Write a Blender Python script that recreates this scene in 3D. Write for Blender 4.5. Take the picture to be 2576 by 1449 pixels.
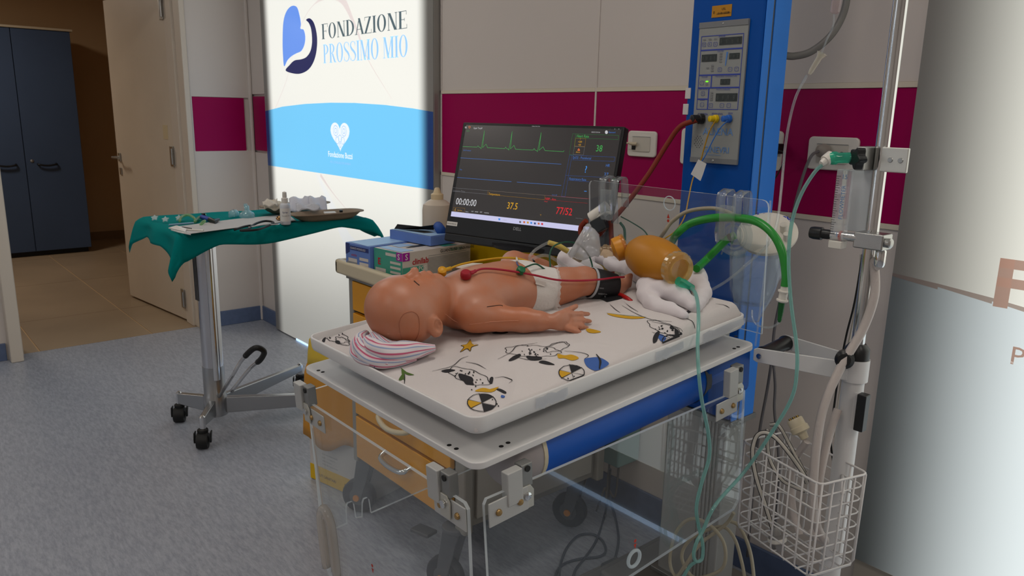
import bpy, math, random
import numpy as np
from mathutils import Vector, Matrix

for _o in list(bpy.data.objects):
    bpy.data.objects.remove(_o, do_unlink=True)
SC = bpy.context.scene
COL = SC.collection
random.seed(7)
R = math.radians

# ------------------------------------------------------------------ camera
IW, IH, FPX = 2576, 1449, 1917.0
CAM_H = 1.40
YAW, PITCH, ROLL = R(40.634), R(12.762), R(1.142)
_fh = Vector((-math.cos(YAW), math.sin(YAW), 0))
FWD = (_fh*math.cos(PITCH) - Vector((0, 0, 1))*math.sin(PITCH)).normalized()
_r = FWD.cross(Vector((0, 0, 1))).normalized()
_u = _r.cross(FWD)
RGT = _r*math.cos(ROLL) + _u*math.sin(ROLL)
UPV = -_r*math.sin(ROLL) + _u*math.cos(ROLL)
CAM = Vector((0, 0, CAM_H))
_cd = bpy.data.cameras.new('camera')
_cd.sensor_width = 36.0
_cd.lens = FPX/IW*36.0
_cd.clip_start = 0.02
_cd.dof.use_dof = True
_cd.dof.focus_distance = 1.32
_cd.dof.aperture_fstop = 18.0
_co = bpy.data.objects.new('camera', _cd)
COL.objects.link(_co)
_m = Matrix((RGT, UPV, -FWD)).transposed().to_4x4()
_m.translation = CAM
_co.matrix_world = _m
SC.camera = _co

# ------------------------------------------------------------------ world and exposure
SC.view_settings.view_transform = 'Standard'
SC.view_settings.look = 'None'
SC.view_settings.gamma = 1.0
SC.view_settings.use_curve_mapping = False
SC.view_settings.exposure = 0.0
_w = bpy.data.worlds.new('world')
SC.world = _w
_w.use_nodes = True
_w.node_tree.nodes['Background'].inputs[0].default_value = (0.6, 0.7, 0.9, 1)
_w.node_tree.nodes['Background'].inputs[1].default_value = 0.02

CEIL = 2.80
def area_light(name, loc, size, power, color, rot=(0, 0, 0), spread=180):
    d = bpy.data.lights.new(name, 'AREA')
    d.shape = 'RECTANGLE'
    d.size, d.size_y = size
    d.energy = power
    d.color = color
    d.spread = R(spread)
    o = bpy.data.objects.new(name, d)
    o.location = loc
    o.rotation_euler = rot
    COL.objects.link(o)
    return o
CEILING_LAMPS = [(-3.3, 0.75), (-1.0, 0.75), (-3.3, -1.2), (-1.0, -1.2), (1.3, -1.2), (1.3, 0.75)]
LAMP_W = [5.6, 4.6, 5.6, 5.4, 8.5, 8.5]
for (_x, _y), _p in zip(CEILING_LAMPS, LAMP_W):
    area_light('ceiling_lamp_light', (_x, _y, CEIL-0.035), (0.56, 0.56), _p, (1.0, 0.93, 0.86))
# daylight from the window behind the camera
area_light('window_daylight', (-3.4, -2.86, 1.55), (2.3, 1.3), 54, (0.76, 0.87, 1.0), (R(90), 0, R(180)))
# dim warm lamp of the neighbouring room
area_light('neighbour_room_lamp', (-7.2, 0.2, 2.62), (0.5, 0.5), 22, (1.0, 0.89, 0.76))

# ------------------------------------------------------------------ pixel <-> place helpers
def ray(x, y):
    return FWD + RGT*((x-IW/2)/FPX) + UPV*((IH/2-y)/FPX)
def onY(x, y, Y):
    d = ray(x, y); return CAM + d*(Y/d.y)
def onX(x, y, X):
    d = ray(x, y); return CAM + d*(X/d.x)
def onZ(x, y, Z):
    d = ray(x, y); return CAM + d*((Z-CAM_H)/d.z)

# bed frame: tilted 4.25 degrees about X
_t = R(4.25)
BO = Vector((-0.811, 0.632, 0.9))
BX, BY, BZ = Vector((1, 0, 0)), Vector((0, math.cos(_t), math.sin(_t))), Vector((0, -math.sin(_t), math.cos(_t)))
def bed(u, v, w):
    return BO + BX*u + BY*v + BZ*w
def unbed(p):
    d = Vector(p)-BO
    return (d.dot(BX), d.dot(BY), d.dot(BZ))
def onplane(x, y, p, n):
    d = ray(x, y); return CAM + d*((p-CAM).dot(n)/d.dot(n))
def bw(x, y, w): return unbed(onplane(x, y, BO+BZ*w, BZ))
def bu(x, y, u): return unbed(onplane(x, y, BO+BX*u, BX))
def bv(x, y, v): return unbed(onplane(x, y, BO+BY*v, BY))

# ------------------------------------------------------------------ materials
def lin(c):
    if isinstance(c, str):
        c = c.lstrip('#'); c = [int(c[i:i+2], 16)/255 for i in (0, 2, 4)]
    return tuple((x/12.92 if x <= 0.04045 else ((x+0.055)/1.055)**2.4) for x in c[:3]) + (1.0,)
MATS = {}
def pbr(name, color, rough=0.5, metal=0.0, bump=0.0, bscale=200.0, var=0.0, vscale=6.0, trans=0.0, sheen=0.0,
        sss=0.0, sss_r=(1, .4, .25), coat=0.0, stretch=None, spec=0.5, ior=1.45, detail=4, emit=None, estr=0.0):
    if name in MATS: return MATS[name]
    m = bpy.data.materials.new(name); m.use_nodes = True
    nt = m.node_tree; b = nt.nodes['Principled BSDF']
    c = lin(color) if isinstance(color, str) else tuple(color)+(1.0,)
    b.inputs['Base Color'].default_value = c
    b.inputs['Roughness'].default_value = rough
    b.inputs['Metallic'].default_value = metal
    b.inputs['Specular IOR Level'].default_value = spec
    b.inputs['IOR'].default_value = ior
    if trans: b.inputs['Transmission Weight'].default_value = trans
    if sheen: b.inputs['Sheen Weight'].default_value = sheen
    if coat: b.inputs['Coat Weight'].default_value = coat
    if sss:
        b.inputs['Subsurface Weight'].default_value = sss
        b.inputs['Subsurface Radius'].default_value = sss_r
        b.inputs['Subsurface Scale'].default_value = 0.006
    if emit:
        b.inputs['Emission Color'].default_value = lin(emit); b.inputs['Emission Strength'].default_value = estr
    if bump or var:
        tc = nt.nodes.new('ShaderNodeTexCoord'); src = tc.outputs['Object']
        if stretch:
            mp = nt.nodes.new('ShaderNodeMapping'); mp.inputs['Scale'].default_value = stretch
            nt.links.new(src, mp.inputs[0]); src = mp.outputs[0]
        if bump:
            n = nt.nodes.new('ShaderNodeTexNoise'); n.inputs['Scale'].default_value = bscale; n.inputs['Detail'].default_value = detail
            nt.links.new(src, n.inputs['Vector'])
            bp = nt.nodes.new('ShaderNodeBump'); bp.inputs['Strength'].default_value = bump; bp.inputs['Distance'].default_value = 0.002
            nt.links.new(n.outputs['Fac'], bp.inputs['Height']); nt.links.new(bp.outputs[0], b.inputs['Normal'])
        if var:
            n2 = nt.nodes.new('ShaderNodeTexNoise'); n2.inputs['Scale'].default_value = vscale; n2.inputs['Detail'].default_value = detail
            nt.links.new(src, n2.inputs['Vector'])
            rp = nt.nodes.new('ShaderNodeValToRGB')
            rp.color_ramp.elements[0].position = 0.3; rp.color_ramp.elements[1].position = 0.7
            rp.color_ramp.elements[0].color = tuple(x*(1-var) for x in c[:3])+(1,)
            rp.color_ramp.elements[1].color = tuple(min(1, x*(1+var)) for x in c[:3])+(1,)
            nt.links.new(n2.outputs['Fac'], rp.inputs[0]); nt.links.new(rp.outputs[0], b.inputs['Base Color'])
    MATS[name] = m
    return m
def clear(name, color=(1, 1, 1), refl=0.9, rough=0.02, ior=1.49, haze=0.0, hazecol=(.8, .85, .88)):
    """thin clear plastic: see-through with Fresnel reflection, optional milky haze"""
    if name in MATS: return MATS[name]
    m = bpy.data.materials.new(name); m.use_nodes = True
    nt = m.node_tree; nt.nodes.clear()
    out = nt.nodes.new('ShaderNodeOutputMaterial')
    tr = nt.nodes.new('ShaderNodeBsdfTransparent'); tr.inputs[0].default_value = tuple(color)+(1,)
    gl = nt.nodes.new('ShaderNodeBsdfGlossy'); gl.inputs['Roughness'].default_value = rough; gl.inputs[0].default_value = (refl, refl, refl, 1)
    lw = nt.nodes.new('ShaderNodeLayerWeight'); lw.inputs[0].default_value = 0.5      # Schlick on the facing angle, the same from both sides
    f0 = ((ior-1)/(ior+1))**2
    pw = nt.nodes.new('ShaderNodeMath'); pw.operation = 'POWER'; pw.inputs[1].default_value = 5.0
    ma = nt.nodes.new('ShaderNodeMath'); ma.operation = 'MULTIPLY_ADD'; ma.inputs[1].default_value = 1-f0; ma.inputs[2].default_value = f0
    nt.links.new(lw.outputs['Facing'], pw.inputs[0]); nt.links.new(pw.outputs[0], ma.inputs[0])
    mx = nt.nodes.new('ShaderNodeMixShader')
    nt.links.new(ma.outputs[0], mx.inputs[0])
    base = tr.outputs[0]
    if haze:
        df = nt.nodes.new('ShaderNodeBsdfDiffuse'); df.inputs[0].default_value = tuple(hazecol)+(1,)
        tl = nt.nodes.new('ShaderNodeBsdfTranslucent'); tl.inputs[0].default_value = tuple(hazecol)+(1,)
        m1 = nt.nodes.new('ShaderNodeMixShader'); m1.inputs[0].default_value = 0.5
        nt.links.new(df.outputs[0], m1.inputs[1]); nt.links.new(tl.outputs[0], m1.inputs[2])
        m2 = nt.nodes.new('ShaderNodeMixShader'); m2.inputs[0].default_value = haze
        nt.links.new(tr.outputs[0], m2.inputs[1]); nt.links.new(m1.outputs[0], m2.inputs[2])
        base = m2.outputs[0]
    nt.links.new(base, mx.inputs[1]); nt.links.new(gl.outputs[0], mx.inputs[2]); nt.links.new(mx.outputs[0], out.inputs[0])
    MATS[name] = m
    return m
def emis(name, color, strength, base='#050505', rough=0.3):
    return pbr(name, base, rough, emit=color, estr=strength)

# ------------------------------------------------------------------ object helpers
ROOT = {}
def tag(o, label=None, cat=None, group=None, kind=None):
    if label: o['label'] = label
    if cat: o['category'] = cat
    if group: o['group'] = group
    if kind: o['kind'] = kind
    return o
def thing(name, label, cat, loc=(0, 0, 0), group=None):
    o = bpy.data.objects.new(name, None)
    o.empty_display_size = 0.05
    COL.objects.link(o); o.location = loc
    ROOT[o.name] = Vector(loc)
    return tag(o, label, cat, group)
def org(parent):
    return ROOT[parent.name] if parent is not None else Vector((0, 0, 0))
def mobj(name, verts, faces, mat, parent=None, smooth=False, bevel=0.0, seg=2, loc=None, solid=0.0, subsurf=0, sharp=None):
    """verts are world coordinates; a part inherits its thing's origin, a lone mesh gets its own (loc)"""
    if parent is None:
        if loc is None:
            a = np.array([tuple(v) for v in verts]); loc = Vector(((a[:, 0].min()+a[:, 0].max())/2, (a[:, 1].min()+a[:, 1].max())/2, a[:, 2].min()))
        o0 = Vector(loc)
    else:
        o0 = org(parent)
    me = bpy.data.meshes.new(name)
    me.from_pydata([tuple(Vector(v)-o0) for v in verts], [], faces)
    mats = mat if isinstance(mat, (list, tuple)) else [mat]
    for m in mats: me.materials.append(m)
    if smooth:
        me.polygons.foreach_set('use_smooth', [True]*len(me.polygons))
        if sharp: me.set_sharp_from_angle(angle=R(sharp))
    me.update()
    o = bpy.data.objects.new(name, me)
    COL.objects.link(o)
    if parent is not None: o.parent = parent
    else: o.location = o0
    ROOT[o.name] = o0
    if solid:
        md = o.modifiers.new('solid', 'SOLIDIFY'); md.thickness = solid; md.offset = 0
    if bevel:
        md = o.modifiers.new('bevel', 'BEVEL'); md.width = bevel; md.segments = seg; md.limit_method = 'ANGLE'; md.angle_limit = R(40)
        me.polygons.foreach_set('use_smooth', [True]*len(me.polygons)); md.harden_normals = True
    if subsurf:
        md = o.modifiers.new('sub', 'SUBSURF'); md.levels = subsurf; md.render_levels = subsurf
        me.polygons.foreach_set('use_smooth', [True]*len(me.polygons))
    return o
class MB:
    """collects world-space geometry for one mesh"""
    def __init__(s): s.v, s.f, s.mi = [], [], []
    def add(s, verts, faces, mi=0):
        n = len(s.v); s.v += [Vector(v) for v in verts]; s.f += [tuple(i+n for i in f) for f in faces]; s.mi += [mi]*len(faces)
        return s
    def box(s, c, size, ax=None, mi=0):
        c = Vector(c); ex, ey, ez = ax if ax else (Vector((1, 0, 0)), Vector((0, 1, 0)), Vector((0, 0, 1)))
        hx, hy, hz = [k/2 for k in size]
        vs = [c+ex*(a*hx)+ey*(b*hy)+ez*(d*hz) for a in (-1, 1) for b in (-1, 1) for d in (-1, 1)]
        return s.add(vs, [(0, 1, 3, 2), (4, 6, 7, 5), (0, 4, 5, 1), (2, 3, 7, 6), (0, 2, 6, 4), (1, 5, 7, 3)], mi)
    def bx(s, x0, x1, y0, y1, z0, z1, mi=0):
        return s.box(((x0+x1)/2, (y0+y1)/2, (z0+z1)/2), (x1-x0, y1-y0, z1-z0), None, mi)
    def tube(s, pts, r, n=8, closed=False, caps=True, mi=0, scale=None):
        pts = [Vector(p) for p in pts]; k = len(pts)
        rr = r if isinstance(r, (list, tuple)) else [r]*k
        tang = []
        for i in range(k):
            a = pts[(i-1) % k] if (closed or i > 0) else pts[i]
            b = pts[(i+1) % k] if (closed or i < k-1) else pts[i]
            t = (b-a)
            tang.append(t.normalized() if t.length > 1e-9 else Vector((0, 0, 1)))
        nrm = tang[0].orthogonal().normalized()
        vs = []
        for i in range(k):
            t = tang[i]
            nrm = (nrm - t*nrm.dot(t))
            nrm = nrm.normalized() if nrm.length > 1e-6 else t.orthogonal().normalized()
            b = t.cross(nrm)
            for j in range(n):
                a = 2*math.pi*j/n
                vs.append(pts[i] + (nrm*math.cos(a) + b*math.sin(a))*rr[i])
        fs = []
        for i in range(k if closed else k-1):
            i2 = (i+1) % k
            for j in range(n):
                j2 = (j+1) % n
                fs.append((i*n+j, i*n+j2, i2*n+j2, i2*n+j))
        if caps and not closed:
            fs.append(tuple(reversed(range(n)))); fs.append(tuple((k-1)*n+j for j in range(n)))
        return s.add(vs, fs, mi)
    def lathe(s, prof, o, axis=(0, 0, 1), n=24, mi=0, ref=None, caps=True):
        """prof: list of (radius, height along axis)"""
        o = Vector(o); ax = Vector(axis).normalized()
        e1 = Vector(ref).normalized() if ref else ax.orthogonal().normalized()
        e2 = ax.cross(e1); vs = []; fs = []
        for r, h in prof:
            for j in range(n):
                a = 2*math.pi*j/n
                vs.append(o + ax*h + (e1*math.cos(a)+e2*math.sin(a))*r)
        for i in range(len(prof)-1):
            for j in range(n):
                j2 = (j+1) % n
                fs.append((i*n+j, i*n+j2, (i+1)*n+j2, (i+1)*n+j))
        if caps and prof[0][0] > 1e-6: fs.append(tuple(reversed(range(n))))
        if caps and prof[-1][0] > 1e-6: fs.append(tuple((len(prof)-1)*n+j for j in range(n)))
        return s.add(vs, fs, mi)
    def prism(s, poly, o, ex, ey, t, mi=0, edge_mi=None):
        """flat polygon in the frame (o, ex, ey) extruded by t along ex x ey"""
        o = Vector(o); ex = Vector(ex); ey = Vector(ey); nz = ex.cross(ey).normalized()
        n = len(poly)
        lo = [o+ex*a+ey*b for a, b in poly]; hi = [p+nz*t for p in lo]
        k = len(s.v); s.v += lo+hi
        s.f += [tuple(k+i for i in reversed(range(n))), tuple(k+n+i for i in range(n))]; s.mi += [mi, mi]
        for i in range(n):
            j = (i+1) % n
            s.f.append((k+i, k+j, k+n+j, k+n+i)); s.mi.append(mi if edge_mi is None else edge_mi)
        return s
    def build(s, name, mat, parent=None, **kw):
        o = mobj(name, s.v, s.f, mat, parent, **kw)
        if any(s.mi): o.data.polygons.foreach_set('material_index', s.mi)
        return o
def crom(pts, n=6, closed=False):
    """Catmull-Rom through pts"""
    P = [Vector(p) for p in pts]; k = len(P); out = []
    for i in range(k if closed else k-1):
        p0 = P[(i-1) % k] if (closed or i > 0) else P[0]*2-P[1]
        p1, p2 = P[i], P[(i+1) % k]
        p3 = P[(i+2) % k] if (closed or i+2 < k) else P[-1]*2-P[-2]
        for j in range(n):
            t = j/n
            out.append(0.5*((2*p1)+(p2-p0)*t+(2*p0-5*p1+4*p2-p3)*t*t+(3*p1-p0-3*p2+p3)*t**3))
    if not closed: out.append(P[-1])
    return out
def cable(name, pts, r, mat, parent=None, n=8, sub=7, closed=False, **kw):
    return MB().tube(crom(pts, sub, closed), r, n, closed).build(name, mat, parent, smooth=True, sharp=60, **kw)
def rrect(w, h, r, n=5, cx=0, cy=0):
    out = []
    for (sx, sy, a0) in ((1, 1, 0), (-1, 1, 90), (-1, -1, 180), (1, -1, 270)):
        for i in range(n+1):
            a = R(a0+90*i/n)
            out.append((cx+sx*(w/2-r)+r*math.cos(a), cy+sy*(h/2-r)+r*math.sin(a)))
    return out
def circle(r, n=20, cx=0, cy=0):
    return [(cx+r*math.cos(2*math.pi*i/n), cy+r*math.sin(2*math.pi*i/n)) for i in range(n)]
FONT_CACHE = {}
def text(name, s, size, o, ex, ey, mat, parent, align='LEFT', t=0.0004, sx=1.0, bold=0.0):
    """flat lettering as real thin geometry, baseline at o"""
    cu = bpy.data.curves.new('t', 'FONT'); cu.body = s; cu.size = size; cu.align_x = align; cu.resolution_u = 2
    if bold: cu.offset = bold
    ob = bpy.data.objects.new('t', cu); COL.objects.link(ob)
    dg = bpy.context.evaluated_depsgraph_get(); dg.update()
    me = ob.evaluated_get(dg).to_mesh()
    o = Vector(o); ex = Vector(ex); ey = Vector(ey); nz = ex.cross(ey).normalized()
    vs = [o+ex*(v.co.x*sx)+ey*v.co.y+nz*t for v in me.vertices]; fs = [tuple(p.vertices) for p in me.polygons]
    ob.evaluated_get(dg).to_mesh_clear()
    bpy.data.objects.remove(ob); bpy.data.curves.remove(cu)
    if not vs: return None
    return mobj(name, vs, fs, mat, parent)
def copy_tree(o, parent=None):
    c = o.copy(); COL.objects.link(c); c.parent = parent; ROOT[c.name] = ROOT[o.name].copy()
    for ch in list(o.children): copy_tree(ch, c)
    return c
X_, Y_, Z_ = Vector((1, 0, 0)), Vector((0, 1, 0)), Vector((0, 0, 1))

# common materials
M_WHITEWALL = pbr('wall laminate white', '#d4ccc6', 0.42, bump=0.05, bscale=60, spec=0.35)
M_MAGENTA = pbr('wall laminate magenta', '#9c0050', 0.42, bump=0.04, bscale=60, spec=0.15)
M_TRIM = pbr('cream joint strip', '#d9cfbd', 0.4)
M_WHITEMETAL = pbr('white powder coat', '#d9d8d8', 0.32)
M_WHITEPLASTIC = pbr('white plastic', '#dcd8d0', 0.35)
M_CHROME = pbr('chrome', '#d6d6d6', 0.12, 1.0)
M_STEEL = pbr('brushed steel', '#b0b0ae', 0.3, 1.0, bump=0.08, bscale=300)
M_BLACK = pbr('black rubber', '#121212', 0.55)
M_BLACKPL = pbr('black plastic', '#17181a', 0.35)
M_BLUE = pbr('blue enamel', '#0052b4', 0.38, spec=0.35)
M_GREYMETAL = pbr('grey metal', '#8d8d8b', 0.4, 0.6)
M_GREYPL = pbr('grey plastic', '#8b8d90', 0.45)
M_DARKGREY = pbr('dark grey plastic', '#4b4d50', 0.5)
M_BEIGE = pbr('beige plastic', '#c9bda2', 0.42)
M_YELLOW = pbr('yellow drawer laminate', '#e29c18', 0.4)
M_ACRYL = clear('clear acrylic', (0.97, 0.985, 0.985), haze=0.015)
M_ACRYLEDGE = clear('acrylic cut edge', (0.9, 0.97, 0.98), haze=0.65, hazecol=(.92, .97, 1.0))
M_CLEARPL = clear('clear soft plastic', (0.93, 0.95, 0.95), haze=0.14, rough=0.08)
M_PAPER = pbr('white paper', '#dedbd6', 0.7)
M_DARKHOLE = pbr('dark recess', '#1c1b1a', 0.7)
M_RED = pbr('red print', '#b5301a', 0.5)
# ================================================================== the room
WY, WX = 2.0, -4.95      # back wall plane, left wall plane
def struct(o):
    o['kind'] = 'structure'; return o
def sroot(name, loc, label=None):
    o = thing(name, None, None, loc); o['kind'] = 'structure'
    if label: o['label'] = label
    return o

# floor: blue speckled sheet vinyl with drawn-out streaks
def vinyl(name, c1, c2, c3):
    m = bpy.data.materials.new(name); m.use_nodes = True; nt = m.node_tree; b = nt.nodes['Principled BSDF']
    tc = nt.nodes.new('ShaderNodeTexCoord'); mp = nt.nodes.new('ShaderNodeMapping')
    mp.inputs['Rotation'].default_value = (0, 0, R(28)); mp.inputs['Scale'].default_value = (26, 110, 26)
    nt.links.new(tc.outputs['Object'], mp.inputs[0])
    n = nt.nodes.new('ShaderNodeTexNoise'); n.inputs['Scale'].default_value = 1.0; n.inputs['Detail'].default_value = 5; n.inputs['Roughness'].default_value = 0.65
    nt.links.new(mp.outputs[0], n.inputs['Vector'])
    rp = nt.nodes.new('ShaderNodeValToRGB'); e = rp.color_ramp.elements
    e[0].position, e[0].color = 0.36, lin(c1); e[1].position, e[1].color = 0.66, lin(c3)
    k = e.new(0.5); k.color = lin(c2)
    nt.links.new(n.outputs['Fac'], rp.inputs[0]); nt.links.new(rp.outputs[0], b.inputs['Base Color'])
    b.inputs['Roughness'].default_value = 0.36
    n2 = nt.nodes.new('ShaderNodeTexNoise'); n2.inputs['Scale'].default_value = 90
    nt.links.new(tc.outputs['Object'], n2.inputs['Vector'])
    bp = nt.nodes.new('ShaderNodeBump'); bp.inputs['Strength'].default_value = 0.12; bp.inputs['Distance'].default_value = 0.003
    nt.links.new(n2.outputs['Fac'], bp.inputs['Height']); nt.links.new(bp.outputs[0], b.inputs['Normal'])
    return m
M_VINYL = vinyl('blue sheet vinyl', '#9095a1', '#9ea3ae', '#abb0ba')
M_SKIRT = pbr('blue vinyl skirting', '#5d6d8d', 0.45, var=0.1, vscale=30)
struct(MB().bx(WX-0.07, 3.2, -3.0, WY, -0.06, 0).build('floor', M_VINYL))
struct(MB().bx(WX-0.3, 3.3, -3.1, WY+0.12, CEIL, CEIL+0.1).build('ceiling', pbr('ceiling white', '#d8d6d2', 0.8, bump=0.1, bscale=80)))
struct(MB().bx(3.2, 3.3, -3.1, WY, 0, CEIL).build('wall_right', M_WHITEWALL))

# back wall: core, panels and joint strips
wb = sroot('wall_back', (-0.9, WY, 0))
MB().bx(WX-0.2, 3.3, WY+0.014, WY+0.12, 0, CEIL).build('core', M_WHITEWALL, wb)
ZS0, ZS1 = 1.147, 1.486
xs = [(-4.94, -2.832), (-2.828, -1.903), (-1.897, -0.812), (-0.806, 1.1), (1.104, 3.2)]
for a, b in xs:
    MB().bx(a, b, WY, WY+0.014, ZS1+0.014, CEIL).build('panel', M_WHITEWALL, wb, bevel=0.0015)
    MB().bx(a, b, WY, WY+0.014, 0, ZS0-0.014).build('panel', M_WHITEWALL, wb, bevel=0.0015)
    a2, b2 = (-4.925, -4.60) if a == -4.94 else (a, b)
    MB().bx(a2, b2, WY-0.001, WY+0.014, ZS0, ZS1).build('coloured_panel', M_MAGENTA, wb, bevel=0.0015)
    if a == -4.94: MB().bx(b2, b, WY, WY+0.014, ZS0, ZS1).build('panel', M_WHITEWALL, wb)
    else:
        MB().bx(a, b, WY-0.004, WY+0.012, ZS1, ZS1+0.014).build('joint_strip', M_TRIM, wb, bevel=0.001)
        MB().bx(a, b, WY-0.004, WY+0.012, ZS0-0.014, ZS0).build('joint_strip', M_TRIM, wb, bevel=0.001)
for x in (-2.83, -1.90, -0.809, 1.102):
    MB().bx(x-0.004, x+0.004, WY-0.003, WY+0.012, 0.0, CEIL).build('joint_strip', M_WHITEWALL, wb, bevel=0.001)
MB().bx(WX-0.01, WX+0.022, WY-0.022, WY, 0, CEIL).build('corner_strip', M_WHITEWALL, wb, bevel=0.008)
struct(MB().bx(WX, -4.66, WY-0.012, WY, 0, 0.10).bx(-2.83, -0.82, WY-0.012, WY, 0, 0.10).build('baseboard_back', M_SKIRT, bevel=0.003))

# left wall with the doorway
wl = sroot('wall_left', (WX, 1.8, 0))
JY0, JY1 = 0.53, 1.605
MB().bx(WX-0.2, WX-0.012, JY1, WY+0.1, 0, CEIL).build('core', M_WHITEWALL, wl)
MB().bx(WX-0.012, WX, JY1, WY-0.004, 0, ZS0).build('panel', M_WHITEWALL, wl)
MB().bx(WX-0.012, WX, JY1, WY-0.004, ZS1-0.01, CEIL).build('panel', M_WHITEWALL, wl)
MB().bx(WX-0.012, WX, JY1, 1.625, ZS0, ZS1-0.01).build('panel', M_WHITEWALL, wl)
MB().bx(WX-0.012, WX+0.001, 1.626, 1.949, ZS0-0.004, ZS1-0.012).build('coloured_panel', M_MAGENTA, wl, bevel=0.001)
MB().bx(WX-0.2, WX, -3.1, JY0+0.02, 0, CEIL).build('core', M_WHITEWALL, wl)
MB().bx(WX-0.2, WX, JY0+0.02, JY1, 2.16, CEIL).build('lintel', M_WHITEWALL, wl)
struct(MB().bx(WX, WX+0.012, JY1+0.006, WY-0.012, 0, 0.10).bx(WX, WX+0.012, -3.0, JY0-0.02, 0, 0.10).build('baseboard_left', M_SKIRT, bevel=0.003))
# door frame
M_FRAME = pbr('beige door frame', '#cfc4b6', 0.45, bump=0.03)
fr = sroot('trim_1', (WX-0.05, 1.59, 0), 'beige door frame')
MB().bx(WX-0.235, WX-0.10, 1.565, 1.60, 0, 2.16).build('jamb', M_FRAME, fr, bevel=0.004)
MB().bx(WX-0.10, WX+0.02, 1.578, 1.612, 0, 2.20).build('casing', M_FRAME, fr, bevel=0.006)
MB().bx(WX-0.235, WX-0.03, JY0+0.035, JY0+0.065, 0, 2.16).build('jamb', M_FRAME, fr, bevel=0.004)
MB().bx(WX-0.03, WX+0.085, JY0-0.012, JY0+0.05, 0, 2.20).build('casing', M_FRAME, fr, bevel=0.006)
MB().bx(WX-0.235, WX+0.02, JY0+0.05, 1.58, 2.13, 2.20).build('head', M_FRAME, fr, bevel=0.004)
# door leaf, swung out into the neighbouring room
M_DOOR = pbr('cream door leaf', '#cbbfae', 0.42, var=0.04, vscale=3, bump=0.02)
H = Vector((-5.185, 1.566, 0)); Fr = Vector((-6.144, 1.459, 0)); dx = (Fr-H).normalized(); dn = Vector((-dx.y, dx.x, 0))   # dn: +Y-ish? 
if dn.y > 0: dn = -dn        # dn faces the camera side
dr = sroot('door_1', tuple(H), 'cream door leaf standing open')
c = (H+Fr)/2 - dn*0.022 + Z_*1.07
MB().box(c, ((Fr-H).length, 0.044, 2.11), (dx, dn, Z_)).build('door_leaf', M_DOOR, dr, bevel=0.003)
for z in (0.16, 1.10, 2.0):
    hp = H + dx*0.012 + dn*0.008 + Z_*z
    hg = MB().box(hp, (0.05, 0.008, 0.13), (dx, dn, Z_)).build('hinge', M_STEEL, dr, bevel=0.003)
    MB().tube([hp-Z_*0.05+dn*0.008-dx*0.02, hp+Z_*0.05+dn*0.008-dx*0.02], 0.009, 10).build('hinge_pin', M_STEEL, hg, smooth=True, sharp=50)
hp = Fr - dx*0.055 + Z_*1.05
hd = MB().box(hp+dn*0.005, (0.035, 0.01, 0.06), (dx, dn, Z_)).build('handle_plate', M_STEEL, dr, bevel=0.002)
MB().tube(crom([hp+dn*0.01, hp+dn*0.05, hp+dn*0.055-dx*0.02, hp+dn*0.055-dx*0.12], 4), 0.009, 10).build('lever', M_STEEL, hd, smooth=True, sharp=60)
MB().box(hp+dn*0.004-Z_*0.10, (0.03, 0.008, 0.05), (dx, dn, Z_)).build('lock_plate', M_STEEL, dr, bevel=0.002)
MB().box(H+dx*0.10+dn*0.001+Z_*1.25, (0.07, 0.002, 0.09), (dx, dn, Z_)).build('notice', pbr('faded notice', '#c8b793', 0.7), dr)

# neighbouring room
M_TAN = pbr('tan plaster', '#b99a74', 0.75, bump=0.1, bscale=120)
M_TILE = pbr('beige porcelain tile', '#9d8a72', 0.42, var=0.10, vscale=1.6)
nf = sroot('floor_2', (-7, 1.0, 0), 'beige tiled floor of the neighbouring room')
MB().bx(-9.2, WX-0.07, -1.2, 2.9, -0.06, -0.004).build('grout_bed', pbr('tile grout', '#c9ab84', 0.8), nf)
ty = [-1.2, -0.56, 0.06, 0.68, 1.30, 1.92, 2.54, 2.9]
tx = [-9.2, -8.2, -7.0, -5.8, WX-0.07]
for i in range(len(tx)-1):
    for j in range(len(ty)-1):
        MB().bx(tx[i]+0.003, tx[i+1]-0.003, ty[j]+0.004, ty[j+1]-0.004, -0.004, 0.0).build('tile', M_TILE, nf)
struct(MB().bx(-9.3, -9.12, -1.3, 3.0, 0, 2.7).build('wall_far', M_TAN))
struct(MB().bx(-9.2, WX-0.2, 2.5, 2.6, 0, 2.7).build('wall_side', M_TAN))
struct(MB().bx(-9.2, WX-0.2, -1.3, -1.2, 0, 2.7).build('wall_opposite', M_TAN))
struct(MB().bx(-9.3, WX-0.2, -1.3, 2.6, 2.7, 2.8).build('ceiling_2', M_TAN))
struct(MB().bx(-9.12, -9.105, -1.2, 2.5, 0, 0.085).build('baseboard_far', pbr('brown skirting', '#7d6241', 0.5)))

# front wall with the window behind the camera
wf = sroot('wall_front', (-3.4, -3.0, 0))
for a in ((WX-0.2, -4.65, 0, CEIL), (-2.15, 3.3, 0, CEIL), (-4.65, -2.15, 0, 0.85), (-4.65, -2.15, 2.25, CEIL)):
    MB().bx(a[0], a[1], -3.1, -3.0, a[2], a[3]).build('panel', M_WHITEWALL, wf)
wd = sroot('window_1', (-3.4, -3.0, 0.85))
for a in ((-4.65, -4.59, 0.85, 2.25), (-2.21, -2.15, 0.85, 2.25), (-4.59, -2.21, 0.85, 0.91), (-4.59, -2.21, 2.19, 2.25), (-3.43, -3.37, 0.91, 2.19)):
    MB().bx(a[0], a[1], -3.05, -2.98, a[2], a[3]).build('window_frame', M_WHITEPLASTIC, wd, bevel=0.004)
for a in ((-4.59, -3.43), (-3.37, -2.21)):
    MB().bx(a[0], a[1], -3.03, -3.025, 0.91, 2.19).build('pane', clear('window glass', (.96, .98, .98)), wd)

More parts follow.
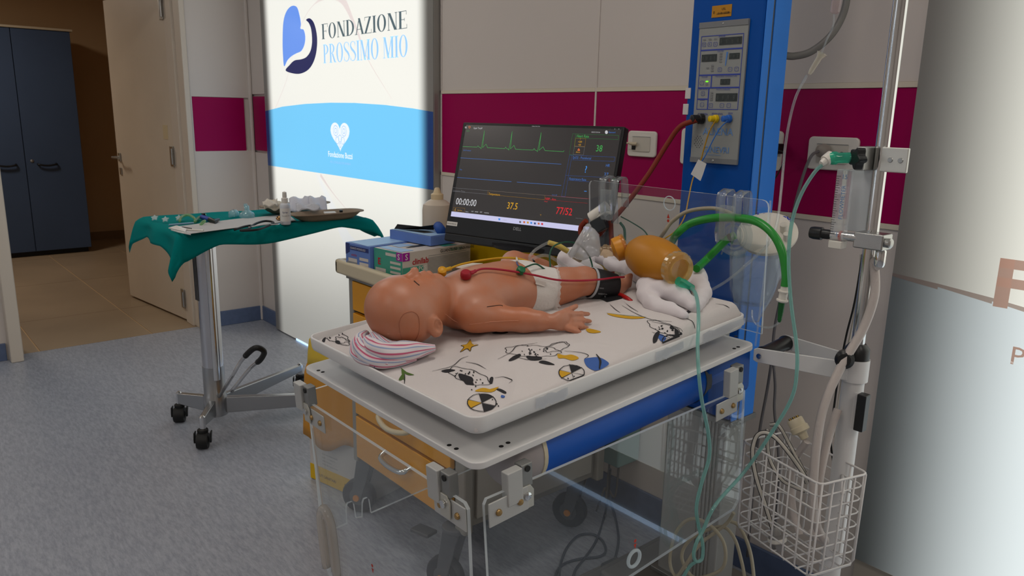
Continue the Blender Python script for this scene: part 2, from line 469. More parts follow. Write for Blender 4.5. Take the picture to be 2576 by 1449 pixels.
# ceiling lamps
M_LAMP = emis('ceiling lamp diffuser', '#fff3e4', 3.2, '#eeeeee')
for k, (x, y) in enumerate(CEILING_LAMPS):
    t = thing('ceiling_lamp', ['square ceiling lamp nearest the open door', 'square ceiling lamp above the infant warmer', 'square ceiling lamp by the window near the door wall', 'square ceiling lamp in the row by the window, middle one', 'square ceiling lamp in the row by the window, farthest from the door', 'square ceiling lamp nearest the pale sign with brown letters'][k], 'ceiling lamp', (x, y, CEIL), 'square ceiling lamps')
    for s in (-1, 1):
        MB().bx(x+s*0.3-0.012, x+s*0.3+0.012, y-0.31, y+0.31, CEIL-0.03, CEIL).build('frame', M_WHITEMETAL, t)
        MB().bx(x-0.288, x+0.288, y+s*0.3-0.012, y+s*0.3+0.012, CEIL-0.03, CEIL).build('frame', M_WHITEMETAL, t)
    MB().bx(x-0.288, x+0.288, y-0.288, y+0.288, CEIL-0.02, CEIL-0.01).build('diffuser', M_LAMP, t)

# ================================================================== blue cabinet in the neighbouring room
M_CABBLUE = pbr('slate blue laminate', '#42526e', 0.55, var=0.05, vscale=2, spec=.25)
t = thing('storage_cabinet', 'tall slate-blue two-door cabinet in the neighbouring room', 'cabinet', (-8.6, 1.2, 0))
MB().bx(-8.9, -8.385, 0.72, 1.68, 0.045, 2.08).build('body', M_CABBLUE, t, bevel=0.003)
MB().bx(-8.88, -8.42, 0.74, 1.66, 0, 0.045).build('plinth', M_BLACK, t)
MB().bx(-8.9, -8.35, 0.70, 1.70, 2.08, 2.10).build('top_board', pbr('pale edge band', '#b9ac96', 0.5), t, bevel=0.002)
for y0, y1, hy in ((0.725, 1.2, 1.05), (1.206, 1.677, 1.375)):
    d = MB().bx(-8.385, -8.362, y0, y1, 0.05, 2.075).build('door', M_CABBLUE, t, bevel=0.003)
    MB().tube(crom([(-8.362, hy-0.075, 0.87), (-8.335, hy-0.07, 0.865), (-8.333, hy, 0.855), (-8.335, hy+0.07, 0.865), (-8.362, hy+0.075, 0.87)], 4), 0.009, 8).build('handle', M_BLACKPL, d, smooth=True)
    if hy > 1.2: MB().lathe([(0.014, 0), (0.014, 0.006), (0.004, 0.008)], (-8.362, 1.255, 0.90), (1, 0, 0), 14).build('lock', M_STEEL, d, smooth=True, sharp=40)

# ================================================================== backlit signs
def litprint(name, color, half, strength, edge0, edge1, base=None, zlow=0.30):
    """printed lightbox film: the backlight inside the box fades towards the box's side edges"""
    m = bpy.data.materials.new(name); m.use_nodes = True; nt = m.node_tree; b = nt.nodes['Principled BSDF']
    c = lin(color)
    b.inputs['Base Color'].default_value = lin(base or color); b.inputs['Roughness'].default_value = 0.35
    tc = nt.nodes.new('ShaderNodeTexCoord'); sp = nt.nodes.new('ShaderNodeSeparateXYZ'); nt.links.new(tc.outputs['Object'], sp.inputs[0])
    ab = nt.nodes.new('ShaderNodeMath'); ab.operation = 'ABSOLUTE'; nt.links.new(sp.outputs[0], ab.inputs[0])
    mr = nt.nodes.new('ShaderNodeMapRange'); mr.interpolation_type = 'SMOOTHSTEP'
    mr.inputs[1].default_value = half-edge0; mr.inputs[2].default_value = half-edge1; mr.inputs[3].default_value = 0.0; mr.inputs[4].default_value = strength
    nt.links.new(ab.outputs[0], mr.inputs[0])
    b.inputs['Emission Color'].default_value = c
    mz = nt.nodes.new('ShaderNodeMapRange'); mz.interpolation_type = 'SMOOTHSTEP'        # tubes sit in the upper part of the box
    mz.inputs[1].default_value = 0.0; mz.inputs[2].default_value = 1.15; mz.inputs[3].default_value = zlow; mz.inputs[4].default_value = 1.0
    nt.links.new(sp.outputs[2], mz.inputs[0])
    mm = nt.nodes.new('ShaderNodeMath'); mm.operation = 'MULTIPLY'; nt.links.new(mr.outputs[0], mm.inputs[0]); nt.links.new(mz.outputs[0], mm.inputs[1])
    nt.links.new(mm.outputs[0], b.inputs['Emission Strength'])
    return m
def ring_poly(cx, cy, rx, ry, tx_, ty_, a0=0, a1=360, n=28):
    out = []
    A = [R(a0+(a1-a0)*i/n) for i in range(n+1)]
    for i in range(n):
        p = []
        for a in (A[i], A[i+1]): p.append((cx+rx*math.cos(a), cy+ry*math.sin(a)))
        for a in (A[i+1], A[i]): p.append((cx+(rx-tx_)*math.cos(a), cy+(ry-ty_)*math.sin(a)))
        out.append(p)
    return out
def ribbon(pts, wid):
    out = []; P = [Vector((a, b, 0)) for a, b in pts]
    C = crom(P, 6); W_ = np.interp(np.linspace(0, len(wid)-1, len(C)), range(len(wid)), wid)
    L, Rr = [], []
    for i in range(len(C)):
        d = (C[min(i+1, len(C)-1)]-C[max(i-1, 0)]).normalized(); nn = Vector((-d.y, d.x, 0))
        L.append(C[i]+nn*W_[i]/2); Rr.append(C[i]-nn*W_[i]/2)
    for i in range(len(C)-1): out.append([(L[i].x, L[i].y), (L[i+1].x, L[i+1].y), (Rr[i+1].x, Rr[i+1].y), (Rr[i].x, Rr[i].y)])
    return out
def q(x0, y0, x1, y1): return [(x0, y0), (x1, y0), (x1, y1), (x0, y1)]
def diag(x0, y0, x1, y1, w): return [(x0-w/2, y0), (x0+w/2, y0), (x1+w/2, y1), (x1-w/2, y1)]
TK, TN = 0.115, 0.034
def serif_glyph(ch):
    """high-contrast condensed serif capitals, cap height 1; returns (polys, advance)"""
    def stem(x): return [q(x-TK/2, 0, x+TK/2, 1), q(x-TK/2-.05, 0, x+TK/2+.05, TN), q(x-TK/2-.05, 1-TN, x+TK/2+.05, 1)]
    def hstem(x): return [q(x-TN/2, 0, x+TN/2, 1), q(x-.07, 0, x+.07, TN), q(x-.07, 1-TN, x+.07, 1)]
    if ch == 'I': return stem(.12), .26
    if ch == 'F': return stem(.12)+[q(.12, 1-TN, .44, 1), q(.42, .76, .44, 1), q(.12, .5, .34, .5+TN), q(.32, .42, .34, .6)], .47
    if ch == 'E': return stem(.12)+[q(.12, 1-TN, .44, 1), q(.42, .78, .44, 1), q(.12, .5, .34, .5+TN), q(.32, .42, .34, .6), q(.12, 0, .46, TN), q(.44, 0, .46, .24)], .50
    if ch == 'O': return ring_poly(.27, .5, .25, .515, TK, TN), .56
    if ch == 'N': return hstem(.10)+hstem(.50)+[diag(.14, 1, .46, 0, TK*1.1)], .60
    if ch == 'D': return stem(.12)+ring_poly(.16, .5, .36, .5, TK, TN, -90, 90), .56
    if ch == 'A': return [diag(.08, 0, .28, 1, TN*1.4), diag(.27, 1, .48, 0, TK), q(.14, .3, .42, .3+TN), q(.0, 0, .16, TN), q(.38, 0, .58, TN)], .56
    if ch == 'Z': return [q(.04, 1-TN, .42, 1), q(.04, .78, .06, 1), q(.02, 0, .44, TN), q(.42, 0, .44, .24), diag(.08, 0, .37, 1, TK)], .48
    if ch == 'P': return stem(.12)+ring_poly(.16, .73, .28, .27, TK, TN, -90, 90), .48
    if ch == 'R': return stem(.12)+ring_poly(.16, .74, .27, .26, TK, TN, -90, 90)+[diag(.26, .48, .45, 0, TK), q(.40, 0, .54, TN)], .54
    if ch == 'S': return ribbon([(.40, .78), (.34, .93), (.22, .985), (.10, .92), (.07, .76), (.16, .60), (.32, .44), (.40, .26), (.34, .08), (.20, .015), (.09, .08), (.04, .24)], [TN, TN, TN, .05, .09, .12, .12, .09, .05, TN, TN, TN])+[q(.385, .72, .405, .98), q(.035, .02, .055, .28)], .46
    if ch == 'M': return hstem(.08)+stem(.58)+[diag(.12, 1, .34, 0, TK), diag(.32, 0, .56, 1, TN*1.4)], .72
    return [], .24
def serif_word(name, s, x0, x1, z, hgt, y, mat, parent):
    """fit the word into x0..x1"""
    adv = sum(serif_glyph(c)[1] for c in s); k = (x1-x0)/(adv-0.04); pos = 0; mb = MB()
    for c in s:
        polys, a = serif_glyph(c)
        for p in polys:
            mb.add([Vector((x0+(pos+px_)*k, y, z+py_*hgt)) for px_, py_ in p], [tuple(range(len(p)))])
        pos += a
    return mb.build(name, mat, parent)

HALF = 0.925
def ribbon3(pts, wid, y, mat, name, parent):
    mb = MB()
    for p in ribbon(pts, wid): mb.add([Vector((a, y, b)) for a, b in p], [(0, 1, 2, 3)])
    return mb.build(name, mat, parent)
# --- left sign
SX0, SX1 = -4.655, -2.84; SXC = (SX0+SX1)/2; HALF = (SX1-SX0)/2; SY = 1.966
t = thing('backlit_sign', 'tall backlit white and blue sign with a blue heart logo and serif lettering', 'sign', (SXC, SY+0.015, 0), 'backlit wall signs')
M_SIGNEDGE = pbr('sign aluminium edge', '#9c9a96', 0.4, 0.3)
E0, E1, STR = 0.035, 0.135, 0.90
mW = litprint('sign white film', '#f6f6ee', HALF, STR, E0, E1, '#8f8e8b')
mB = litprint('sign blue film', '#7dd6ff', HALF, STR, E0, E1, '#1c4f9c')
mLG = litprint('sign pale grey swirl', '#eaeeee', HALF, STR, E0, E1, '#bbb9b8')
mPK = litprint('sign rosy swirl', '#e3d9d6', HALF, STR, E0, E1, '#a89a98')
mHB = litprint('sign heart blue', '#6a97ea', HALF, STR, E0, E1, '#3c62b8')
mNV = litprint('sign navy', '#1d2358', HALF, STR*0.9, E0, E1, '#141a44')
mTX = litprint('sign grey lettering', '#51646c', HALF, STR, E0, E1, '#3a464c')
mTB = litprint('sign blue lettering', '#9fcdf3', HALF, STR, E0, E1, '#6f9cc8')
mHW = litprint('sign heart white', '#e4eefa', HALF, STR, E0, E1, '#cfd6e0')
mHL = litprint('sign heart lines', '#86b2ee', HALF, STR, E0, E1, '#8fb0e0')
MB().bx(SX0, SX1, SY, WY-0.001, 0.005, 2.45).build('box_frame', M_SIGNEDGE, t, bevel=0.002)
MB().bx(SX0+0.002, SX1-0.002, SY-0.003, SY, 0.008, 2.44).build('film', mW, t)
M_GAP = emis('light leaking under the sign', '#a9cdf6', 1.5, '#cfd8e0')
MB().bx(-4.35, SX1-0.05, SY-0.006, SY+0.01, 0.001, 0.012).build('light_gap', M_GAP, t)
yf = SY-0.0035
# blue band with an arched top edge
top = [(-4.652, 1.396), (-4.4, 1.424), (-4.1, 1.440), (-3.8, 1.447), (-3.54, 1.446), (-3.25, 1.437), (-3.0, 1.422), (-2.843, 1.408)]
mb = MB()
for (a, za), (b, zb) in zip(top[:-1], top[1:]): mb.add([(a, yf, 1.066), (b, yf, 1.066), (b, yf, zb), (a, yf, za)], [(0, 1, 2, 3)])
mb.build('blue_band', mB, t)
# pale swirls
def sp(x, y, Y=1.96):
    p = onY(x, y, Y); return (p.x, p.z)
ribbon3([sp(680, 300), sp(720, 200), sp(750, 80), sp(790, 10), sp(850, -10), sp(890, 60), sp(925, 150), sp(985, 250)], [.004, .004, .004, .004, .05, .02, .006, .002], yf+0.0003, mPK, 'swirl_line', t)
ribbon3([sp(690, 235), sp(720, 262), sp(780, 300)], [.002, .06, .002], yf+0.0006, mLG, 'swirl_line', t)
ribbon3([sp(795, 435), sp(830, 510), sp(870, 600), sp(900, 640)], [.02, .05, .09, .12], yf+0.0004, mLG, 'swirl_line', t)
ribbon3([sp(805, 440), sp(840, 490), sp(900, 560)], [.02, .006, .002], yf+0.0002, mPK, 'swirl_line', t)
# logo: half heart and navy crescent
def flatpoly(name, pix, mat, parent, y=None, spline=True, Y=1.96, dy=0.0):
    P = [Vector((*sp(a, b, Y), 0)) for a, b in pix]
    P = crom(P, 5, True) if spline else P
    mb = MB(); y_ = yf-0.0004 if y is None else y
    mb.add([Vector((p.x, y_+dy, p.y)) for p in P], [tuple(range(len(P)))])
    return mb.build(name, mat, parent)
def fan(name, pix, mat, parent, y):
    return flatpoly(name, pix, mat, parent, y, False)
logo = [(714, 167), (711, 140), (710, 100), (712, 55), (720, 28), (733, 15), (746, 18), (753, 40), (756, 60), (755, 72), (763, 75), (767, 92), (765, 112), (757, 128), (745, 134), (733, 141), (722, 152)]
flatpoly('heart_half', logo, mHB, t)
cres = [(718, 178), (728, 163), (740, 152), (757, 149), (770, 143), (780, 128), (784, 105), (782, 75), (776, 58), (769, 50), (778, 46), (788, 56), (795, 80), (797, 108), (793, 140), (783, 165), (768, 180), (746, 186)]
flatpoly('crescent', cres, mNV, t)
serif_word('lettering', 'FONDAZIONE', -3.872, -3.045, 1.772, 0.076, yf-0.0004, mTX, t)
_a = lambda w: sum(serif_glyph(c)[1] for c in w)
_k = 0.82/(_a('PROSSIMO MIO')-0.04)
serif_word('lettering', 'PROSSIMO', -3.862, -3.862+_k*(_a('PROSSIMO')-.04), 1.650, 0.095, yf-0.0004, mTB, t)
serif_word('lettering', 'MIO', -3.042-_k*(_a('MIO')-.04), -3.042, 1.650, 0.095, yf-0.0004, mTB, t)
# small heart emblem of rounded scrolls, with two lines of print
hx, hz = -3.702, 1.283
hp_ = []
for i in range(40):
    a = 2*math.pi*i/40
    hp_.append((hx+0.104*(16*math.sin(a)**3)/16, hz+0.0052*(13*math.cos(a)-5*math.cos(2*a)-2*math.cos(3*a)-math.cos(4*a))))
mb = MB(); mb.add([Vector((a, yf-0.0004, b)) for a, b in hp_], [tuple(range(40))]); hobj = mb.build('heart_emblem', mHW, t)
mb = MB()
for (cx_, cz_, rr) in ((-.045, .02, .028), (.045, .02, .028), (-.045, .02, .014), (.045, .02, .014), (0, -.02, .02), (-.03, -.03, .02), (.03, -.03, .02), (0, -.055, .012)):
    for p in ring_poly(hx+cx_, hz+cz_, rr, rr, 0.003, 0.003, n=18): mb.add([Vector((a, yf-0.0007, b)) for a, b in p], [(0, 1, 2, 3)])
mb.build('scroll_lines', mHL, hobj)
text('lettering', 'Fondazione Buzzi', 0.042, (-3.708, yf, 1.163), X_, Z_, mHW, t, 'CENTER', sx=0.92, bold=0.0006)
text('lettering', 'PER L\u2019OSPEDALE DEI BAMBINI', 0.017, (-3.708, yf, 1.130), X_, Z_, mHL, t, 'CENTER')

# --- right sign
SX0, SX1 = -0.812, 1.095; SXC = (SX0+SX1)/2; HALF = (SX1-SX0)/2
t = thing('backlit_sign', 'tall backlit pale sign with brown letters beside the metal stand', 'sign', (SXC, SY+0.015, 0.22), 'backlit wall signs')
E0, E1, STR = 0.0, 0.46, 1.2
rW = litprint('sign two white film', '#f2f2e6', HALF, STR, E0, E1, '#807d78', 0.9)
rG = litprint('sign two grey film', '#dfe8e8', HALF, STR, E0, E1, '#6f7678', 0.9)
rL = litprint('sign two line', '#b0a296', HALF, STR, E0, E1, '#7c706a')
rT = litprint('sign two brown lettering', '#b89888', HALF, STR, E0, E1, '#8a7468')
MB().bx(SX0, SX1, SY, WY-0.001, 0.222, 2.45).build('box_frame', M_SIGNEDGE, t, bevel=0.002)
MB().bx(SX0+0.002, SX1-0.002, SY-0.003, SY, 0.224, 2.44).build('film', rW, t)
MB().bx(SX0, SX1, SY+0.004, WY-0.001, 0.0, 0.222).build('kick_board', pbr('beige kick board', '#a59f94', 0.45), t)
MB().bx(SX0+0.3, SX1-0.05, SY-0.006, SY+0.01, 0.001, 0.014).build('light_gap', M_GAP, t)
edge = [(-0.81, 1.030), (-0.70, 1.022), (-0.58, 1.010), (-0.40, 0.985), (-0.1, 0.93), (0.3, 0.85), (0.7, 0.75), (1.09, 0.62)]
mb = MB(); ml = MB()
for (a, za), (b, zb) in zip(edge[:-1], edge[1:]):
    mb.add([(a, yf, 0.226), (b, yf, 0.226), (b, yf, zb), (a, yf, za)], [(0, 1, 2, 3)])
    ml.add([(a, yf-.0003, za-0.008), (b, yf-.0003, zb-0.014), (b, yf-.0003, zb), (a, yf-.0003, za)], [(0, 1, 2, 3)])
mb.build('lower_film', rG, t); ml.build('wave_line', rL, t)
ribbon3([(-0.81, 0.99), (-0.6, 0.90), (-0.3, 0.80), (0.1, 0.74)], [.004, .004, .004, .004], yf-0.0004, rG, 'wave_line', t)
p0 = onY(2497, 770, 1.962); p1 = onY(2512, 648, 1.962)
hF = p1.z-p0.z
mb = MB()
for a in ((0, 0.03, 0, hF), (0, 0.14, hF-0.022, hF), (0, 0.11, hF*0.42, hF*0.42+0.022)):
    mb.add([(p0.x+a[0], yf-.0006, p0.z+a[2]), (p0.x+a[1], yf-.0006, p0.z+a[2]), (p0.x+a[1], yf-.0006, p0.z+a[3]), (p0.x+a[0], yf-.0006, p0.z+a[3])], [(0, 1, 2, 3)])
mb.build('lettering', rT, t)
p0 = onY(2541, 915, 1.962); p1 = onY(2546, 868, 1.962)
text('lettering', 'P', (p1.z-p0.z)*1.38, (p0.x-0.004, yf, p0.z), X_, Z_, rT, t)
# ================================================================== casters
def caster(name, parent, floor_pt, top_z, rr, width, fork_mat, wheel_mat, hub_mat, heading, offset, top_xy=None):
    """swivel caster: stem, fork, wheel (> hub); floor_pt = wheel contact"""
    f = Vector(floor_pt); d = Vector((math.cos(heading), math.sin(heading), 0)); s = Vector((-d.y, d.x, 0))
    c = f + Z_*rr
    top = f - d*offset; top.z = top_z
    w = MB().lathe([(rr*0.55, -width/2), (rr*0.93, -width/2), (rr, -width*0.3), (rr, width*0.3), (rr*0.93, width/2), (rr*0.55, width/2)], c, s, 24).build('wheel', wheel_mat, parent, smooth=True, sharp=40)
    hb = MB()
    for k in (-1, 1): hb.lathe([(rr*0.55, 0), (rr*0.5, width*0.12), (rr*0.2, width*0.16)], c+s*k*width*0.42, s*k, 18)
    hb.build('wheel_face', fork_mat, w, smooth=True, sharp=40)
    if hub_mat:
        for k in (-1, 1):
            hh = MB()
            hh.lathe([(rr*0.2, 0), (rr*0.18, 0.004)], c+s*k*(width*0.72+0.004), s*k, 14)
            hh.build('hub_cap', hub_mat, w, smooth=True, sharp=40)
    fk = MB()
    for k in (-1, 1):
        o = c + s*k*(width*0.72)
        pts = [(-rr*0.24, -rr*0.22), (0, -rr*0.32), (rr*0.24, -rr*0.22), (rr*0.28, rr*0.2), (-offset+rr*0.45, top_z-f.z-rr-0.012), (-offset-rr*0.45, top_z-f.z-rr-0.012), (-rr*0.40, rr*0.35)]
        fk.prism(pts, o - s*0.003, d, Z_, -0.006)
    fk.lathe([(rr*0.62, -0.016), (rr*0.66, -0.006), (rr*0.62, 0)], top, Z_, 18)
    fk.build('fork', fork_mat, parent, bevel=0.002)

# ================================================================== yellow drawer cart
CX0, CX1, CY0, CY1 = -2.20, -1.575, 1.185, 1.76
t = thing('drawer_cart', 'yellow drawer cart with beige top tray and grey corner posts', 'cart', ((CX0+CX1)/2, (CY0+CY1)/2, 0))
M_CARTGREY = pbr('cart grey panel', '#8f8b84', 0.45, bump=0.03)
MB().bx(CX0+0.01, CX1-0.01, CY0+0.02, CY1-0.01, 0.235, 0.875).build('body', M_CARTGREY, t, bevel=0.004)
for x in (CX0+0.012, CX1-0.02):
    for y in (CY0+0.014, CY1-0.014):
        MB().bx(x-0.018, x+0.03 if x > -1.9 else x+0.012, y-0.016, y+0.016, 0.225, 0.885).build('corner_post', M_CARTGREY, t, bevel=0.006)
MB().bx(CX0+0.03, CX1-0.052, CY0+0.008, CY0+0.021, 0.243, 0.874).build('gap_shade_panel', M_DARKHOLE, t)  # dark sheet added to imitate shade in the gaps between drawers
zs = [0.246, 0.405, 0.525, 0.645, 0.765, 0.872]
M_HANDLE = pbr('cream handle plastic', '#d3c6a8', 0.4)
for i in range(5):
    d = MB().bx(CX0+0.03, CX1-0.052, CY0-0.008, CY0+0.022, zs[i]+0.005, zs[i+1]-0.005).build('drawer', M_YELLOW, t, bevel=0.003)
    zc = (zs[i]+zs[i+1])/2 + (0.0 if i else 0.005)
    xh0, xh1 = -1.985, -1.80
    if i == 0: zc = 0.33
    pts = [(xh0, CY0-0.008, zc+0.018), (xh0+0.02, CY0-0.04, zc+0.004), ((xh0+xh1)/2, CY0-0.052, zc-0.008), (xh1-0.02, CY0-0.04, zc+0.002), (xh1, CY0-0.008, zc+0.014)]
    if i == 0: pts = [(xh0+0.01, CY0-0.008, zc+0.012), (xh0+0.02, CY0-0.035, zc), ((xh0+xh1)/2-0.005, CY0-0.042, zc-0.004), (xh1-0.04, CY0-0.035, zc), (xh1-0.03, CY0-0.008, zc+0.01)]
    MB().tube(crom(pts, 5), 0.0085, 10).build('handle', M_CHROME if i == 0 else M_HANDLE, d, smooth=True, sharp=60)
MB().lathe([(0.006, 0), (0.006, 0.004)], (-1.70, CY0-0.008, 0.30), (0, -1, 0), 12).build('lock', M_STEEL, t)
# top tray: recessed deck with a rolled rim
tp = MB().bx(CX0-0.005, CX1+0.01, CY0-0.02, CY1+0.005, 0.885, 0.905).build('deck', M_BEIGE, t, bevel=0.004)
rim = [(CX0-0.012, CY0-0.028), (CX1+0.015, CY0-0.028), (CX1+0.015, CY1+0.01), (CX0-0.012, CY1+0.01)]
for (a, b), (c_, d_) in zip(rim, rim[1:]+rim[:1]):
    lo = (min(a, c_)-0.012, min(b, d_)-0.012); hi = (max(a, c_)+0.012, max(b, d_)+0.012)
    MB().bx(lo[0], hi[0], lo[1], hi[1], 0.888, 0.935).build('rim', M_BEIGE, t, bevel=0.009, seg=3)
MB().bx(CX0, CX1, CY0-0.012, CY1, 0.872, 0.887).build('under_rail', M_GREYMETAL, t)
MB().bx(CX0+0.01, CX1-0.005, 1.52, CY1-0.012, 0.905, 1.035).build('raised_shelf', pbr('yellow back board', '#c9a400', 0.35), t, bevel=0.004)
MB().bx(CX1-0.012, CX1+0.002, CY0+0.05, CY1-0.05, 0.26, 0.86).build('side_panel', pbr('cart pale side panel', '#a7a39b', 0.45), t, bevel=0.004)
M_ORANGE = pbr('orange hub', '#d98a1e', 0.45)
M_TYRE = pbr('dark grey tyre', '#2c2f34', 0.6)
for p, hd in (((-1.655, 1.182), R(200)), ((-1.70, 1.745), R(205)), ((-2.245, 1.225), R(215)), ((-2.13, 1.745), R(30))):
    caster('caster', t, (p[0], p[1], 0), 0.235, 0.062, 0.034, pbr('caster grey', '#54575c', 0.5), M_TYRE, M_ORANGE, hd, 0.035)
bp = Vector((-1.70, 1.195, 0.17))
MB().box(bp+Vector((-0.06, -0.02, -0.01)), (0.075, 0.045, 0.012), (Vector((.98, .2, .05)).normalized(), Vector((-.2, .98, 0)).normalized(), Vector((-.05, 0, 1)).normalized())).build('brake_pedal', M_DARKGREY, t, bevel=0.004)

# ================================================================== clinical waste box with a yellow bag folded over its rim
M_CARD = pbr('white cardboard', '#cfcbc8', 0.7, bump=0.05, bscale=80)
e = Vector((0.975, 0.22, 0)); n_ = Vector((-0.22, 0.975, 0)); o = Vector((-2.585, 1.20, 0))
t = thing('waste_box', 'white cardboard waste box with yellow band and yellow bag over its rim', 'waste box', tuple(o+e*0.17+n_*0.15))
MB().box(o+e*0.165+n_*0.15+Z_*0.225, (0.33, 0.30, 0.45), (e, n_, Z_)).build('carton', M_CARD, t, bevel=0.003)
MB().box(o+e*0.165-n_*0.0012+Z_*0.035, (0.326, 0.0016, 0.062), (e, n_, Z_)).build('printed_band', pbr('yellow print', '#e0b400', 0.6), t)
for (x, z, s, txt) in ((0.03, 0.027, 0.016, 'RIFIUTI SANITARI'), (0.2, 0.030, 0.016, 'RISCHIO INFETTIVO')):
    text('lettering', txt, s, o+e*x-n_*0.0024+Z_*z, e, Z_, M_DARKHOLE, t)
for k in range(9):
    text('lettering', ('peso ........ reparto ........', 'data chiusura ............', 'firma del responsabile')[k % 3], 0.010, o+e*0.075-n_*0.0006+Z_*(0.205-0.014*k-(0.012 if k > 4 else 0)), e, Z_, M_GREYPL, t)
# bag: a pleated skirt hanging from the rim
M_BAGSHADE = pbr('yellow polythene painted shaded', '#c98a1e', 0.35, trans=0.0)  # the bag's yellow turned orange to imitate shade on the skirt
M_BAGTOP = pbr('yellow bag top', '#d8b83a', 0.35)
vs, fs = [], []
NR, NH = 64, 9
for i in range(NR):
    a = 2*math.pi*i/NR
    ca, sa = math.cos(a), math.sin(a)
    k = 1/max(abs(ca)/0.185, abs(sa)/0.172)
    k = min(k, 0.225)
    for j in range(NH):
        s = j/(NH-1)
        fl = 1+0.035*s+0.02*math.sin(7*a+2)*s+0.012*math.sin(13*a)
        z = 0.475-0.285*s+0.015*math.sin(5*a)*s - 0.02*math.sin(3*a+1)*s
        if j == 0: fl, z = 0.965, 0.478
        vs.append(o+e*(0.165+k*ca*fl-0.02*s)+n_*(0.15+k*sa*fl)+Z_*z)
for i in range(NR):
    for j in range(NH-1):
        i2 = (i+1) % NR; fs.append((i*NH+j, i2*NH+j, i2*NH+j+1, i*NH+j+1))
mobj('bag_skirt', vs, fs, M_BAGSHADE, t, smooth=True, solid=0.001)
vs, fs = [], []
for i in range(NR):
    a = 2*math.pi*i/NR; ca, sa = math.cos(a), math.sin(a)
    k = min(1/max(abs(ca)/0.185, abs(sa)/0.172), 0.225)
    for j in range(6):
        s = j/5
        rr = k*(0.965+0.03*s-0.02*s*s)*(1-0.1*s)
        vs.append(o+e*(0.165+rr*ca)+n_*(0.15+rr*sa)+Z_*(0.47+0.10*math.sin(s*2.2)+0.012*math.sin(6*a+s*3)*s))
for i in range(NR):
    for j in range(5):
        i2 = (i+1) % NR; fs.append((i*6+j, i2*6+j, i2*6+j+1, i*6+j+1))
mobj('bag_collar', vs, fs, M_BAGTOP, t, smooth=True, solid=0.001)

# ================================================================== instrument stand (one pole, H-shaped base)
PX, PY = -3.275, 1.085
t = thing('instrument_stand', 'chrome wheeled instrument stand with one pole under the teal drape', 'stand', (PX, PY, 0))
M_BASE = pbr('satin steel base', '#a9abad', 0.25, 0.9)
MB().lathe([(0.05, 0.075), (0.05, 0.165), (0.046, 0.172), (0.046, 0.30)], (PX, PY, 0), n=24).build('hub', M_BASE, t, smooth=True, sharp=35)
MB().lathe([(0.044, 0.17), (0.044, 0.90)], (PX, PY, 0), n=28).build('pole', pbr('polished steel pole', '#c8c8cc', 0.16, 1.0), t, smooth=True, sharp=35)
MB().lathe([(0.014, 0.25), (0.014, 0.90)], (PX+0.052, PY-0.005, 0), n=14).build('guide_rod', M_CHROME, t, smooth=True, sharp=35)
for k in range(3): MB().bx(PX-0.028+0.016*k, PX-0.022+0.016*k, PY-0.046, PY-0.040, 0.60, 0.90).build('groove', M_DARKGREY, t)
def leg(p, q_, w0, w1, h0, h1):
    p, q_ = Vector(p), Vector(q_); d = (q_-p).normalized(); s = Vector((-d.y, d.x, 0))
    vs = []
    for c, w, h in ((p, w0, h0), (q_, w1, h1)):
        for a, b in ((-1, 0), (1, 0), (1, -1), (-1, -1)): vs.append(c+s*(a*w/2)+Z_*(b*h))
    return MB().add(vs, [(0, 1, 2, 3), (4, 7, 6, 5), (0, 4, 5, 1), (1, 5, 6, 2), (2, 6, 7, 3), (3, 7, 4, 0)])
C1, C2, C3, C4 = Vector((-3.475, 0.99, 0)), Vector((-3.125, 0.975, 0)), Vector((-3.52, 1.60, 0)), Vector((-3.02, 1.60, 0))
for cc, h1 in ((C1, 0.05), (C2, 0.04), (C3, 0.035), (C4, 0.05)):
    d = (cc-Vector((PX, PY, 0))).normalized()
    leg((PX+d.x*0.03, PY+d.y*0.03, 0.155), (cc.x, cc.y, 0.135), 0.03, 0.026, 0.075, h1).build('leg', M_BASE, t, bevel=0.004)
    MB().lathe([(0.013, 0.055), (0.013, 0.135), (0.006, 0.142)], cc, n=14).build('caster_stem', M_CHROME, t, smooth=True, sharp=40)
    caster('caster', t, (cc.x+0.012, cc.y-0.008, 0), 0.082, 0.035, 0.045, M_BLACK, M_BLACK, None, R(-30), 0.012)
# foot pedal: bent rod loop with a rubber sleeve
pb = Vector((PX+0.05, PY+0.0, 0.17))
q1, q2 = onY(596, 938, 1.10), onY(618, 900, 1.10)
loop = [pb+Vector((0, 0.0, 0.0)), onY(585, 945, 1.06), onY(607, 908, 1.08), onY(640, 876, 1.10), onY(664, 884, 1.14), onY(655, 905, 1.15), onY(628, 928, 1.14), onY(582, 985, 1.09)]
lp = crom(loop, 6)
MB().tube(lp, 0.0075, 10).build('pedal_rod', M_CHROME, t, smooth=True)
MB().tube(lp[14:33], 0.0115, 10).build('pedal_sleeve', M_BLACK, t, smooth=True)
# tray frame
TX0, TX1, TY0, TY1, TZ = -3.60, -3.075, 0.925, 1.76, 0.925
MB().bx(TX0, TX1, TY0, TY1, TZ-0.018, TZ-0.004).build('tray', M_STEEL, t, bevel=0.004)
MB().bx(PX-0.04, PX+0.06, PY-0.04, TY1-0.2, 0.885, TZ-0.018).build('tray_support', M_STEEL, t, bevel=0.004)

